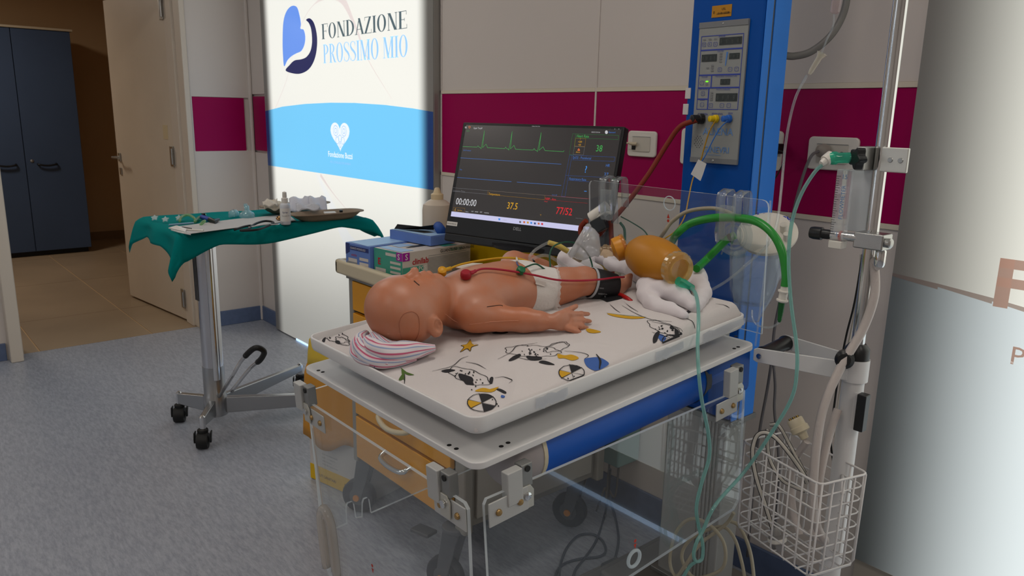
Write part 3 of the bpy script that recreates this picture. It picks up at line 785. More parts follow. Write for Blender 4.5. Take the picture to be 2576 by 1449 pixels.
# ================================================================== teal drape
def drape():
    nx, ny = 46, 66
    ovx, ovy = 0.115, 0.12
    w, l = TX1-TX0, TY1-TY0
    vs = []; fs = []
    for i in range(nx):
        for j in range(ny):
            a = -ovx + (w+2*ovx)*i/(nx-1); b = -ovy + (l+2*ovy)*j/(ny-1)
            ox = -min(a, 0)+max(a-w, 0); oy = -min(b, 0)+max(b-l, 0)
            sx = -1 if a < 0 else 1; sy = -1 if b < 0 else 1
            x = TX0+min(max(a, 0), w); y = TY0+min(max(b, 0), l)
            d = math.hypot(ox, oy)
            z = TZ
            if d > 0:
                # rounded roll over the edge, then hanging with a slight flare
                r = 0.016
                if d < r*math.pi/2: out = r*math.sin(d/r); dn_ = r*(1-math.cos(d/r))
                else: out = r + 0.16*(d-r*math.pi/2); dn_ = r + 0.98*(d-r*math.pi/2)
                if ox > 0 and oy > 0:
                    out *= 1.0+0.9*math.sin(math.atan2(min(ox, oy), max(ox, oy))*2)*min(1, d/0.12)
                    dn_ *= 0.98
                ux, uy = (ox/d, oy/d)
                cx_ = min(abs(a+ovx), abs(w+ovx-a)); cy_ = min(abs(b+ovy), abs(l+ovy-b))
                ca_ = math.hypot(max(0, cx_-ovx), max(0, cy_-ovy))+0.10
                fb = max(0, min(1, b/l)); fa = max(0, min(1, a/w))
                cg = (1.0*(1-fa)+1.14*fa)*(1-fb)+(0.45*(1-fa)+0.80*fa)*fb        # how far each corner hangs
                mg = 0.62 if fa > 0.5 else 0.55
                kk = mg+(cg-mg)*(1-min(1, max(0, (ca_-0.10)/0.15)))
                dn_ *= kk
                wav = 0.010*math.sin(22*(b if ox > oy else a)+1.3)*min(1, d/0.06)
                x += sx*ux*(out+wav*(ox > 0)); y += sy*uy*(out+wav*(oy > 0))
                z -= dn_
                z += 0.012*math.sin(9*b+0.8)*min(1, d/0.1)*(1 if ox > 0 else 0) + (0.035*min(1, d/0.1)*math.exp(-((b-0.62)/0.22)**2) if (ox > 0 and sx > 0) else 0)
            else:
                z += 0.0012*math.sin(31*a+9*b)+0.001*math.sin(23*b-11*a)
                e_ = min(a, b, w-a, l-b); z += 0.006*math.exp(-(e_/0.02)**2)
            vs.append((x, y, z))
    for i in range(nx-1):
        for j in range(ny-1): fs.append((i*ny+j, (i+1)*ny+j, (i+1)*ny+j+1, i*ny+j+1))
    return vs, fs
vs, fs = drape()
M_TEAL = pbr('teal surgical cloth', '#007674', 0.9, bump=0.3, bscale=900, spec=.1)
tag(mobj('surgical_drape', vs, fs, M_TEAL, smooth=True, solid=0.0016), 'teal surgical cloth draped over the instrument stand tray', 'drape')
# ================================================================== infant warmer
W_, L_ = 0.5695, 0.731
t = thing('infant_warmer', 'blue and white infant warmer with control column and hanging clear side panels', 'infant warmer', (-1.1, 1.5, 0))
WARM = t
KX0, KX1, KY0, KY1 = -1.194, -0.997, 1.578, 1.682
M_BLUEDK = pbr('column blue', '#00489c', 0.42, spec=0.2)
col = MB().bx(KX0, KX1, KY0, KY1, 0.665, 2.3).build('column', M_BLUEDK, t, bevel=0.006)
M_BLUELIT = pbr('column blue painted lit', '#2f7fe0', 0.33)  # column blue made lighter to imitate light from the right sign
MB().bx(KX1, KX1+0.004, KY0+0.004, KY0+0.028, 0.66, 2.3).build('side_strip', M_BLUELIT, col, bevel=0.001)
MB().bx(KX1, KX1+0.004, KY0+0.036, KY1-0.003, 0.66, 2.3).build('side_strip', M_BLUELIT, col, bevel=0.001)
MB().bx(KX1, KX1+0.002, KY0+0.029, KY0+0.035, 0.66, 2.3).build('side_groove', M_DARKGREY, col)
MB().bx(KX0-0.004, KX1+0.008, KY0-0.004, KY1+0.006, 0.650, 0.665).build('column_foot_plate', M_GREYMETAL, t, bevel=0.002)
# lower pillar and base
M_ALU = pbr('pale anodised aluminium', '#a9a9a6', 0.35, 0.35)
pil = MB().bx(KX0+0.0, KX1-0.01, KY0+0.01, KY1-0.005, 0.15, 0.65).build('pillar', M_ALU, t, bevel=0.006)
for k in range(5): MB().bx(KX0+0.115+0.011*k, KX0+0.119+0.011*k, KY0+0.006, KY0+0.0105, 0.16, 0.65).build('pillar_rib', M_ALU, pil)
MB().bx(KX0-0.012, KX1+0.004, KY0-0.004, KY1+0.006, 0.15, 0.162).build('pillar_collar', M_GREYMETAL, t, bevel=0.002)
M_BASEGREY = pbr('base dark grey', '#6f6c68', 0.5)
MB().bx(KX0-0.10, KX1+0.10, KY0-0.12, KY1+0.09, 0.10, 0.15).build('base', M_BASEGREY, t, bevel=0.01)
for s in (-1, 1):
    x = (KX0+KX1)/2+s*0.2
    MB().bx(x-0.035, x+0.035, 1.0, KY1+0.1, 0.085, 0.125).build('base_leg', M_BASEGREY, t, bevel=0.008)
    for y in (1.03, KY1+0.05): caster('caster', t, (x, y, 0), 0.085, 0.035, 0.03, M_DARKGREY, M_BLACK, None, R(40), 0.015)

# arm carrying the bed: bracket from the column, blue rounded drawer tube
mb = MB(); cyl = [bed(-0.085, v, -0.058) for v in (0.165, 0.60)]
ax = (cyl[1]-cyl[0]).normalized()
MB().lathe([(0.058, 0), (0.058, 0.50)], cyl[0], ax, 32).build('blue_tube', M_BLUE, t, smooth=True, sharp=40)
ec = MB().lathe([(0.0, -0.062), (0.045, -0.06), (0.056, -0.05), (0.058, 0.0)], cyl[0], ax, 32).build('tube_end_cap', pbr('grey mauve plastic', '#a39b9a', 0.45), t, smooth=True, sharp=50)
MB().lathe([(0.0592, -0.004), (0.0592, 0.004)], cyl[0], ax, 32).build('tube_ring', M_BEIGE, ec, smooth=True, sharp=50)
MB().lathe([(0.0595, 0.435), (0.0595, 0.452)], cyl[0], ax, 32).build('tube_band', M_DARKGREY, t, smooth=True, sharp=50)
MB().add([bed(u, v, w) for u in (-0.44, -0.028) for v in (0.60, 0.76) for w in (-0.12, -0.013)], [(0, 1, 3, 2), (4, 6, 7, 5), (0, 4, 5, 1), (2, 3, 7, 6), (0, 2, 6, 4), (1, 5, 7, 3)]).build('tilt_housing', M_BLUEDK, t, bevel=0.01)
MB().bx(KX0+0.02, KX1-0.02, 1.36, KY0+0.01, 0.82, 0.90).build('carrier_arm', M_GREYMETAL, t, bevel=0.004)
MB().add([bed(u, v, w) for u in (-0.50, -0.16) for v in (0.10, 0.62) for w in (-0.05, -0.013)], [(0, 1, 3, 2), (4, 6, 7, 5), (0, 4, 5, 1), (2, 3, 7, 6), (0, 2, 6, 4), (1, 5, 7, 3)]).build('under_frame', M_GREYMETAL, t, bevel=0.004)

# platform
def bedprism(poly, w0, w1, mb=None, mi=0):
    mb = mb or MB()
    return mb.prism(poly, bed(0, 0, w0), BX, BY, w1-w0, mi)
pl = bedprism(rrect(W_, L_, 0.022, 6, -W_/2, L_/2), -0.012, 0.0).build('platform', M_WHITEMETAL, t, bevel=0.0022, seg=2)
for (x, y) in ((1130, 1120), (1148, 1129), (1261, 1123), (1278, 1114), (801, 932), (812, 936), (1851, 846), (1857, 873), (1847, 877)):
    u, v, w = bw(x, y, 0.0)
    bedprism([(u+a, v+b) for a, b in circle(0.0038, 14)], 0.0, 0.0004).build('bolt_hole', M_DARKHOLE, pl)
# bed tray: shallow dish with a lip
TU0, TU1, TV0, TV1, TW0, TW1 = -0.557, -0.012, 0.011, 0.712, 0.037, 0.0655
cu, cv = (TU0+TU1)/2, (TV0+TV1)/2
def ringstack(levels, name, mat, parent, close_bottom=True, close_top=False, **kw):
    """levels: (inset, w) rounded rectangles"""
    vs, fs = [], []; n = 0
    for ins, w in levels:
        p = rrect(TU1-TU0-2*ins, TV1-TV0-2*ins, max(0.024-ins*0.6, 0.006), 6, cu, cv); n = len(p)
        vs += [bed(a, b, w) for a, b in p]
    for i in range(len(levels)-1):
        for j in range(n):
            k = (j+1) % n; fs.append((i*n+j, i*n+k, (i+1)*n+k, (i+1)*n+j))
    if close_bottom: fs.append(tuple(reversed(range(n))))
    if close_top: fs.append(tuple((len(levels)-1)*n+j for j in range(n)))
    return mobj(name, vs, fs, mat, parent, smooth=True, sharp=50, **kw)
tray = ringstack([(0.05, TW0-0.004), (0.008, TW0-0.003), (0.002, TW0+0.002), (0.0, TW0+0.008), (-0.001, TW1-0.0015), (-0.0002, TW1-0.0003), (0.0008, TW1), (0.0026, TW1), (0.0034, TW1-0.0008), (0.006, TW0+0.004)], 'bed_tray', M_WHITEMETAL, t, close_top=True)
MB().add([bed(u, v, w) for u in (-0.44, -0.13) for v in (0.12, 0.62) for w in (-0.0, TW0-0.002)], [(0, 1, 3, 2), (4, 6, 7, 5), (0, 4, 5, 1), (2, 3, 7, 6), (0, 2, 6, 4), (1, 5, 7, 3)]).build('tray_spacer', M_GREYPL, t)
# peeling clear tape along the tray lip
M_TAPE = clear('peeling tape', (.85, .86, .88), haze=0.35, hazecol=(.72, .73, .78), rough=0.2)
random.seed(3)
for (v0, v1) in ((0.13, 0.20), (0.42, 0.50), (0.56, 0.70)):
    n = 9; up = []; dn2 = []
    for i in range(n):
        v = v0+(v1-v0)*i/(n-1)
        up.append(bed(TU1+0.0022, v, TW1-0.002-0.004*random.random())); dn2.append(bed(TU1+0.0026, v, TW0+0.002+0.010*random.random()))
    mobj('tape_scrap', up+dn2, [(i, i+1, n+i+1, n+i) for i in range(n-1)], M_TAPE, tray)

# hinge brackets, catch plates and hanging acrylic panels
M_CATCH = pbr('satin zinc plate', '#b4b4b2', 0.4, 0.15)
def bracket(o, along, out, parent):
    """o: point under platform edge; along: direction along the edge; out: outward normal"""
    up = BZ
    b = MB().box(o+along*-0.018+out*0.010-up*0.038, (0.030, 0.016, 0.056), (along, out, up)).build('hinge_block', M_CATCH, parent, bevel=0.002)
    MB().box(o+along*0.010+out*0.004-up*0.030, (0.022, 0.018, 0.040), (along, out, up)).build('hinge_body', M_GREYMETAL, b, bevel=0.002)
    MB().lathe([(0.005, 0), (0.005, 0.002)], o+along*0.010+out*0.0132-up*0.018, out, 12).build('pin_hole', M_DARKHOLE, b)
    p = [(-0.012, -0.085), (0.012, -0.085), (0.013, -0.056), (0.006, -0.046), (-0.010, -0.046), (-0.013, -0.056)]
    MB().prism(p, o+along*0.008+out*0.012, along, up, 0.003).build('hinge_tongue', pbr('pale zinc', '#bdbbb2', 0.3, 0.4), b, bevel=0.001)
    MB().lathe([(0.0065, 0), (0.0065, 0.003), (0.003, 0.004)], o+along*0.006+out*0.0155-up*0.062, out, 14).build('tongue_pin', M_CHROME, b, smooth=True, sharp=40)
    return b
def acrylic(name, poly, o, ex, ey, th, parent):
    mb = MB().prism(poly, o, ex, ey, th, 0, 1)
    return mb.build(name, [M_ACRYL, M_ACRYLEDGE], parent)
def catch(o, along, out, parent, w=0.06, h=0.036):
    up = BZ
    p = MB().box(o+out*0.006, (w, 0.003, h), (along, out, up)).build('catch_plate', M_CATCH, parent, bevel=0.004)
    for s in (-1, 1):
        q_ = o+along*(s*w*0.27)+out*0.0075
        sc = MB().lathe([(0.0055, 0), (0.0055, 0.002), (0.0042, 0.004), (0.0, 0.0045)], q_, out, 12).build('screw', pbr('brass screw', '#a8895a', 0.35, 0.8), p, smooth=True, sharp=40)
ARROW = [(-0.004, 0.0), (0.004, 0.0), (0.0, 0.011)]
def marks(o, ex, ey, parent, flip=1):
    n = Vector(ex).cross(Vector(ey)).normalized()
    m = MB(); m.add([Vector(o)+ex*a+ey*(flip*b) for a, b in ARROW], [(0, 1, 2)]); m.add([Vector(o)+ex*a+ey*(flip*(b-0.006)) for a, b in circle(0.0035, 12)], [tuple(range(12))])
    m.build('arrow_mark', M_RED, parent)
# front (head) end panel: hangs below the platform edge
HW = -0.062
fv = -0.012
fp = acrylic('front_panel', [(-0.524, HW), (-0.518, HW+0.004), (-0.010, HW+0.004), (-0.002, HW-0.004), (-0.012, -0.455), (-0.020, -0.462), (-0.51, -0.462), (-0.524, -0.445)], bed(0, fv, 0), BX, BZ, 0.006, t)
bracket(bed(-0.525, fv+0.002, -0.012), BX, -BY, t); bracket(bed(-0.058, fv+0.002, -0.012), BX, -BY, t)
catch(bed(-0.486, fv-0.001, HW-0.022), BX, -BY, fp, 0.066); catch(bed(-0.045, fv-0.001, HW-0.022), BX, -BY, fp, 0.082, 0.04)
marks(bed(*bv(937, 1430, fv-0.007)), BX, BZ, fp, -1)
# looped tube grommet in the front panel
g0 = bv(818, 1300, fv-0.008)
gl = [bed(g0[0]+a, fv-0.008, g0[2]+b) for a, b in ((-0.024, -0.13), (-0.026, -0.05), (-0.022, -0.005), (0, 0.018), (0.022, -0.005), (0.026, -0.05), (0.024, -0.13))]
M_SILI = clear('milky silicone', (.9, .88, .85), haze=0.45, hazecol=(.75, .70, .66), rough=0.2)
gr = MB().tube(crom(gl, 5), 0.009, 8).build('tube_grommet', M_SILI, fp, smooth=True)
gl2 = [bed(g0[0]+a*0.45, fv-0.008, g0[2]+b*0.85-0.012) for a, b in ((-0.024, -0.13), (-0.026, -0.05), (-0.022, -0.005), (0, 0.014), (0.022, -0.005), (0.026, -0.05), (0.024, -0.13))]
MB().tube(crom(gl2, 5), 0.005, 8).build('inner_loop', M_SILI, gr, smooth=True)
MB().tube([bed(g0[0]-0.012, fv-0.008, -0.11), bed(g0[0]-0.006, fv-0.008, g0[2]+0.02)], 0.0016, 6).build('cord', M_SILI, fp)  # thin strand modelled in place of a reflection on the panel
# right side panel
su = 0.008
sp_ = acrylic('side_panel', [(0.008, -0.052), (0.003, -0.060), (0.004, -0.335), (0.012, -0.347), (0.655, -0.347), (0.674, -0.330), (0.674, -0.084), (0.668, -0.078)], bed(su, 0, 0), BY, BZ, 0.006, t)
bracket(bed(su-0.004, 0.075, -0.012), BY, BX, t); bracket(bed(su-0.004, 0.64, -0.012), BY, BX, t)
catch(bed(su+0.004, 0.045, -0.078), BY, BX, sp_, 0.078, 0.04); catch(bed(su+0.004, 0.605, -0.098), BY, BX, sp_, 0.07, 0.036)
rg = bu(1595, 1405, su)
MB().tube([bed(su, rg[1]+0.016*math.cos(a), rg[2]+0.016*math.sin(a)) for a in [2*math.pi*i/24 for i in range(24)]], 0.0035, 8, True).build('tube_hole_rim', M_ACRYLEDGE, sp_, smooth=True)
marks(bed(*bu(1598, 1368, su+0.007)), BY, BZ, sp_, -1)
# left side panel with two tube notches in its free edge
lu = -W_-0.016; zb = -0.395
n1, n2, n3, n4 = 0.071, 0.087, 0.103, 0.122
notch = [(0.046, zb), (0.066, zb), (0.068, zb+0.04), (0.072, zb+0.048), (0.083, zb+0.048), (0.087, zb+0.04), (0.089, zb+0.004), (0.104, zb), (0.108, zb+0.034), (0.112, zb+0.042), (0.121, zb+0.042), (0.125, zb+0.036), (0.127, zb)]
acrylic('side_panel', [(0.01, -0.062), (0.006, zb+0.012), (0.012, zb)]+notch[1:]+[(0.66, zb), (0.67, zb+0.01), (0.67, -0.062)], bed(lu, 0, 0), BY, BZ, 0.006, t)
# far end panel standing up at the foot end
ev = 0.79
ep = acrylic('end_panel', [(-0.526, 0.0), (-0.526, 0.275), (-0.524, 0.282), (-0.519, 0.287), (-0.512, 0.288), (-0.040, 0.285), (-0.031, 0.283), (-0.026, 0.278), (-0.024, 0.270), (-0.024, 0.0)], bed(0, ev, 0), BX, BZ, 0.005, t)
MB().add([bed(u, v, w) for u in (-0.50, -0.11) for v in (0.725, 0.80) for w in (-0.03, -0.004)], [(0, 1, 3, 2), (4, 6, 7, 5), (0, 4, 5, 1), (2, 3, 7, 6), (0, 2, 6, 4), (1, 5, 7, 3)]).build('end_rail', M_GREYMETAL, t, bevel=0.003)
rg = bv(1686, 511, ev)
MB().tube([bed(rg[0]+0.016*math.cos(a), ev-0.003, rg[2]+0.016*math.sin(a)) for a in [2*math.pi*i/24 for i in range(24)]], 0.0013, 8, True).build('tube_hole_rim', M_ACRYLEDGE, ep, smooth=True)
marks(bed(*bv(1681, 549, ev-0.007)), BX, BZ, ep, 1)
# clear tube clips hooked over the far panel
for (x, y) in ((1545, 460), (1850, 497)):
    c = bv(x, y, ev); u0 = c[0]
    cl = MB()
    for du in (-0.022, 0.018):
        pts = [bed(u0+du, ev-0.018, c[2]-0.095), bed(u0+du, ev-0.02, c[2]-0.005), bed(u0+du, ev-0.006, c[2]+0.012), bed(u0+du, ev+0.016, c[2]+0.008), bed(u0+du, ev+0.02, c[2]-0.06)]
        C_ = crom(pts, 4); wv = BX*0.011
        n = len(C_); cl.add([p-wv for p in C_]+[p+wv for p in C_], [(i, i+1, n+i+1, n+i) for i in range(n-1)])
    cl.build('tube_clip', M_CLEARPL, ep, smooth=True, solid=0.002)
    MB().box(bed(u0, ev-0.028, c[2]-0.05), (0.034, 0.012, 0.075), (BX, BY, BZ)).build('clip_block', M_CLEARPL, ep, bevel=0.004)
# round grommet of the suction port on the far panel
rg = bv(1846, 590, ev-0.006)
for r_, k in ((0.040, 0.006), (0.030, 0.003), (0.020, 0.003)):
    MB().tube([bed(rg[0]+r_*math.cos(a), ev-0.008, rg[2]+r_*math.sin(a)) for a in [2*math.pi*i/32 for i in range(32)]], k, 8, True).build('port_ring', M_CLEARPL, ep, smooth=True)

# ---------------- control panel on the column
def cp(x, y):
    p = onY(x, y, KY0-0.006); return p
A, Bq, Cq, Dq = cp(1758, 58), cp(1882, 46), cp(1738, 400), cp(1856, 414)
zt, zbm = 1.612, 1.282
px0, px1 = -1.176, -1.047
# fit the plate from the photograph's corners
pz1 = (cp(1758, 58).z+cp(1882, 46).z)/2; pz0 = (cp(1738, 408).z+cp(1856, 414).z)/2
px0 = (cp(1758, 58).x+cp(1738, 408).x)/2; px1 = (cp(1882, 46).x+cp(1856, 414).x)/2
yp = KY0-0.006
M_PLATE = pbr('panel pale grey', '#8e9190', 0.5, spec=.25)
plate = MB().bx(px0, px1, yp, KY0, pz0, pz1).build('control_panel', M_PLATE, t, bevel=0.001)
M_PLATEDK = pbr('panel strip grey', '#747679', 0.4)
MB().bx(px0, px1, yp-0.0012, yp, pz1-0.013, pz1).build('edge_strip', M_PLATEDK, plate)
MB().bx(px0, px1, yp-0.0012, yp, pz0, pz0+0.012).build('edge_strip', M_PLATEDK, plate)
for z in (pz1-0.006, pz0+0.006): MB().lathe([(0.003, 0), (0.002, 0.001)], ((px0+px1)/2, yp-0.0012, z), (0, -1, 0), 10).build('screw', M_STEEL, plate)
PW, PH = px1-px0, pz1-pz0
def pc(a, b): return Vector((px0+a*PW, yp-0.0006, pz0+b*PH))     # 0..1 on the plate
M_INK = pbr('panel blue ink', '#2c3f9a', 0.5); M_LCD = pbr('dark display window', '#2b302e', 0.25); M_SEG = pbr('unlit segments', '#474d4a', 0.4)
def prect(a0, a1, b0, b1, mat, name, dy=0.0, mb=None):
    m = MB().add([pc(a0, b0)-Y_*dy, pc(a1, b0)-Y_*dy, pc(a1, b1)-Y_*dy, pc(a0, b1)-Y_*dy], [(0, 1, 2, 3)])
    return m.build(name, mat, plate)
def pframe(a0, a1, b0, b1, w=0.012):
    m = MB(); h_ = w*PW/PH
    for r_ in ((a0, a1, b0, b0+h_), (a0, a1, b1-h_, b1), (a0, a0+w, b0+h_, b1-h_), (a1-w, a1, b0+h_, b1-h_)):
        m.add([pc(r_[0], r_[2]), pc(r_[1], r_[2]), pc(r_[1], r_[3]), pc(r_[0], r_[3])], [(0, 1, 2, 3)])
    return m.build('ink_frame', M_INK, plate)
pframe(0.06, 0.93, 0.805, 0.905); pframe(0.06, 0.93, 0.63, 0.805); pframe(0.06, 0.34, 0.54, 0.63); pframe(0.34, 0.93, 0.54, 0.63)
pframe(0.06, 0.30, 0.46, 0.54); pframe(0.06, 0.30, 0.385, 0.46); pframe(0.30, 0.93, 0.385, 0.54)
def lcd(a0, a1, b0, b1, n):
    d = prect(a0, a1, b0, b1, M_LCD, 'display', 0.0004)
    w = (a1-a0)/n
    for i in range(n):
        text('digit', '8', (b1-b0)*PH*0.78, pc(a0+w*(i+0.2), b0+(b1-b0)*0.2)-Y_*0.0005, X_, Z_, M_SEG, d, sx=0.8)
lcd(0.45, 0.90, 0.835, 0.885, 4); lcd(0.10, 0.42, 0.725, 0.775, 4); lcd(0.67, 0.88, 0.735, 0.775, 3); lcd(0.53, 0.73, 0.56, 0.60, 3); lcd(0.46, 0.90, 0.445, 0.50, 4)
def btn(a, b, txt=''):
    m = MB()
    for p in (rrect(0.011, 0.010, 0.003, 3),):
        n = len(p); inn = [(x*0.86, y*0.86) for x, y in p]
        c_ = pc(a, b)-Y_*0.0004
        m.add([c_+X_*x+Z_*y for x, y in p]+[c_+X_*x+Z_*y for x, y in inn], [(i, (i+1) % n, n+(i+1) % n, n+i) for i in range(n)])
    o_ = m.build('button', M_INK, plate)
    if txt: text('symbol', txt, 0.006, c_-Z_*0.002, X_, Z_, M_INK, o_, 'CENTER')
for a, b, s in ((0.13, 0.845, '\u00d8'), (0.25, 0.845, 'R'), (0.37, 0.843, '%'), (0.50, 0.665, '%'), (0.71, 0.665, 'v'), (0.84, 0.665, '^'), (0.14, 0.575, 'I'), (0.18, 0.50, '%'), (0.18, 0.42, 'o'), (0.37, 0.415, 'S'), (0.60, 0.415, 'v'), (0.74, 0.415, '^')): btn(a, b, s)
ml = MB()
def led(a, b, mat=M_PLATEDK):
    c_ = pc(a, b)-Y_*0.0004
    return MB().add([c_+X_*x+Z_*y for x, y in rrect(0.008, 0.0034, 0.0016, 3)], [tuple(range(16))]).build('indicator', mat, plate)
for a, b in ((0.13, 0.878), (0.25, 0.879), (0.36, 0.88), (0.50, 0.775), (0.50, 0.757), (0.50, 0.739), (0.50, 0.721), (0.34, 0.695), (0.34, 0.678), (0.34, 0.66), (0.24, 0.68), (0.37, 0.505), (0.37, 0.488), (0.37, 0.472), (0.37, 0.455), (0.25, 0.565)): led(a, b)
led(0.25, 0.585, emis('green indicator', '#7dff2a', 1.2))
MB().add([pc(0.60, 0.69)-Y_*.0004, pc(0.615, 0.69)-Y_*.0004, pc(0.645, 0.785)-Y_*.0004, pc(0.61, 0.785)-Y_*.0004], [(0, 1, 2, 3)]).build('bar_graph', pbr('bar graph blue', '#4d7fc4', .5), plate)
for a, b, s, txt in ((0.42, 0.888, 0.006, 'APGAR'), (0.42, 0.788, 0.005, 'HEATER'), (0.13, 0.612, 0.005, 'POWER'), (0.42, 0.613, 0.005, 'MEASURED TEMPERATURE'), (0.09, 0.525, 0.005, 'INFUSIONS'), (0.13, 0.447, 0.005, 'LIGHT'), (0.46, 0.522, 0.005, 'PHOTOTHERAPY'), (0.10, 0.345, 0.007, 'OXYGEN'), (0.40, 0.35, 0.006, 'PERIPHERAL'), (0.74, 0.355, 0.006, 'SKIN')):
    text('lettering', txt, s, pc(a, b), X_, Z_, M_INK, plate)
M_LOGO = pbr('panel logo blue', '#5d84b8', 0.5)
text('lettering', 'ALhENA', 0.0235, pc(0.24, 0.205), X_, Z_, M_LOGO, plate, bold=0.0002)
text('lettering', 'GINEVRI', 0.020, pc(0.27, 0.078), X_, Z_, M_LOGO, plate, bold=0.0002)
text('lettering', 'neonatal solutions', 0.0055, pc(0.36, 0.056), X_, Z_, M_LOGO, plate)
for i in range(-3, 4):
    for j in range(-3, 4):
        if i*i+j*j <= 10 and (i+j) % 2 == 0:
            c_ = pc(0.16, 0.15)+X_*(i*0.0036)+Z_*(j*0.0044)-Y_*0.0003
            MB().add([c_+X_*x+Z_*y for x, y in circle(0.0011, 8)], [tuple(range(8))]).build('speaker_hole', M_DARKHOLE, plate)
# inspection sticker above the panel
s0, s1 = onY(1790, 45, KY0-0.0006), onY(1842, 10, KY0-0.0006)
st = MB().bx(s0.x, s1.x, KY0-0.0012, KY0-0.0002, s0.z, s1.z).build('sticker', pbr('amber sticker', '#b07a08', 0.5), t)
text('lettering', 'USL', 0.007, ((s0.x+s1.x)/2+0.006, KY0-0.0014, s1.z-0.011), X_, Z_, M_DARKHOLE, st, 'CENTER')
text('lettering', 'controllo periodico', 0.005, ((s0.x+s1.x)/2+0.006, KY0-0.0014, s1.z-0.020), X_, Z_, M_DARKHOLE, st, 'CENTER')
text('lettering', '010110208', 0.007, ((s0.x+s1.x)/2+0.006, KY0-0.0014, s0.z+0.006), X_, Z_, M_DARKHOLE, st, 'CENTER')
text('lettering', '0', 0.009, (s0.x+0.004, KY0-0.0014, s1.z-0.018), X_, Z_, M_DARKHOLE, st)
for (x, y) in ((1733, 235), (1727, 275)):
    p = onY(x, y, KY0)
    MB().box(p+Vector((-0.002, 0.004, 0)), (0.016, 0.012, 0.026), None).build('tape_tab', pbr('white tape', '#c9c6c6', 0.5), t, bevel=0.001)
# plugs on the panel
def plug(name, x, y, r_, d_, mat, label):
    p = onY(x, y, yp)
    return MB().lathe([(r_, 0), (r_, d_*0.35), (r_*0.75, d_*0.4), (r_*0.75, d_), (r_*0.5, d_*1.05)], p, (-.35, -.93, .0), 18).build(name, mat, t, smooth=True, sharp=40)
plug('plug', 1767, 299, 0.0125, 0.030, M_BLACKPL, 'black')
plug('plug', 1803, 299, 0.0095, 0.020, pbr('yellow plug', '#d9b800', 0.4), 'y')
plug('plug', 1836, 299, 0.0095, 0.020, pbr('blue plug', '#1b5cb5', 0.4), 'b')

# ================================================================== metal pole stand on the right
VX, VY = -0.646, 1.45
t = thing('pole_stand', 'white and chrome pole stand with handle and wire basket', 'pole stand', (VX, VY, 0))
VST = t
MB().lathe([(0.021, 0.10), (0.021, 0.93)], (VX, VY, 0), n=24).build('lower_tube', M_WHITEMETAL, t, smooth=True, sharp=40)
MB().lathe([(0.0125, 0.90), (0.0125, 1.95)], (VX, VY, 0), n=24).build('chrome_pole', M_CHROME, t, smooth=True, sharp=40)
for k in range(5):
    a = 2*math.pi*k/5+0.3; d = Vector((math.cos(a), math.sin(a), 0)); e_ = Vector((VX, VY, 0))+d*0.19
    leg((VX+d.x*0.02, VY+d.y*0.02, 0.12), (e_.x, e_.y, 0.085), 0.036, 0.024, 0.035, 0.022).build('leg', M_WHITEMETAL, t, bevel=0.004)
    caster('caster', t, (e_.x, e_.y, 0), 0.075, 0.03, 0.028, M_DARKGREY, M_BLACK, None, a, 0.01)
# handle: two white bars to a black grip
zc = 0.925
g0, g1 = onY(1915, 893, 1.40), onY(1978, 862, 1.52)
hc = Vector((VX, VY, zc))
MB().lathe([(0.026, -0.022), (0.026, 0.022)], (VX, VY, zc), n=24).build('handle_collar', M_WHITEMETAL, t, smooth=True, sharp=40)
gd = (g1-g0).normalized()
for g, off in ((g0, -0.024), (g1, 0.024)):
    st_ = Vector((VX-0.002, VY+off, zc)); en = g + (gd*-0.005 if off < 0 else gd*0.005)
    d = (st_-en).normalized(); up = Z_ - d*Z_.dot(d); up.normalize(); s = d.cross(up)
    mb = MB(); L = (st_-en).length
    prof = [(-0.014, -0.012), (-0.006, -0.0155), (0.01, -0.0155), (L, -0.019), (L, 0.019), (0.01, 0.0155), (-0.006, 0.0155), (-0.014, 0.012)]
    mb.prism(prof, en-s*0.0025, d, up, 0.005).build('handle_bar', M_WHITEMETAL, t, bevel=0.0015)
MB().lathe([(0.017, 0.0), (0.0175, 0.008), (0.015, 0.012), (0.015, (g1-g0).length-0.01), (0.0175, (g1-g0).length-0.006), (0.0165, (g1-g0).length)], g0, gd, 22).build('grip', M_BLACKPL, t, smooth=True, sharp=40)
MB().lathe([(0.006, 0), (0.0055, 0.003), (0.0, 0.0035)], g0-gd*0.009, -gd, 14).build('grip_screw', M_CHROME, t, smooth=True, sharp=40)
MB().lathe([(0.016, 0), (0.018, 0.01), (0.018, 0.03), (0.012, 0.036)], (VX-0.012, VY-0.02, zc+0.025), (0.35, -0.85, 0.1), 20).build('clamp_knob', M_BLACKPL, t, smooth=True, sharp=40)
MB().lathe([(0.024, 0.948), (0.023, 0.968), (0.015, 0.978)], (VX, VY, 0), n=22).build('pole_collar', M_BLACKPL, t, smooth=True, sharp=40)
# small black hook on the lower tube
hp = onY(2165, 1040, 1.43)
MB().box((hp.x-0.012, VY-0.015, hp.z), (0.02, 0.004, 0.075)).build('hook_plate', M_WHITEMETAL, t, bevel=0.002)
hk = MB().box((hp.x+0.002, VY-0.02, hp.z+0.003), (0.018, 0.02, 0.075)).build('hook', M_BLACKPL, t, bevel=0.002)
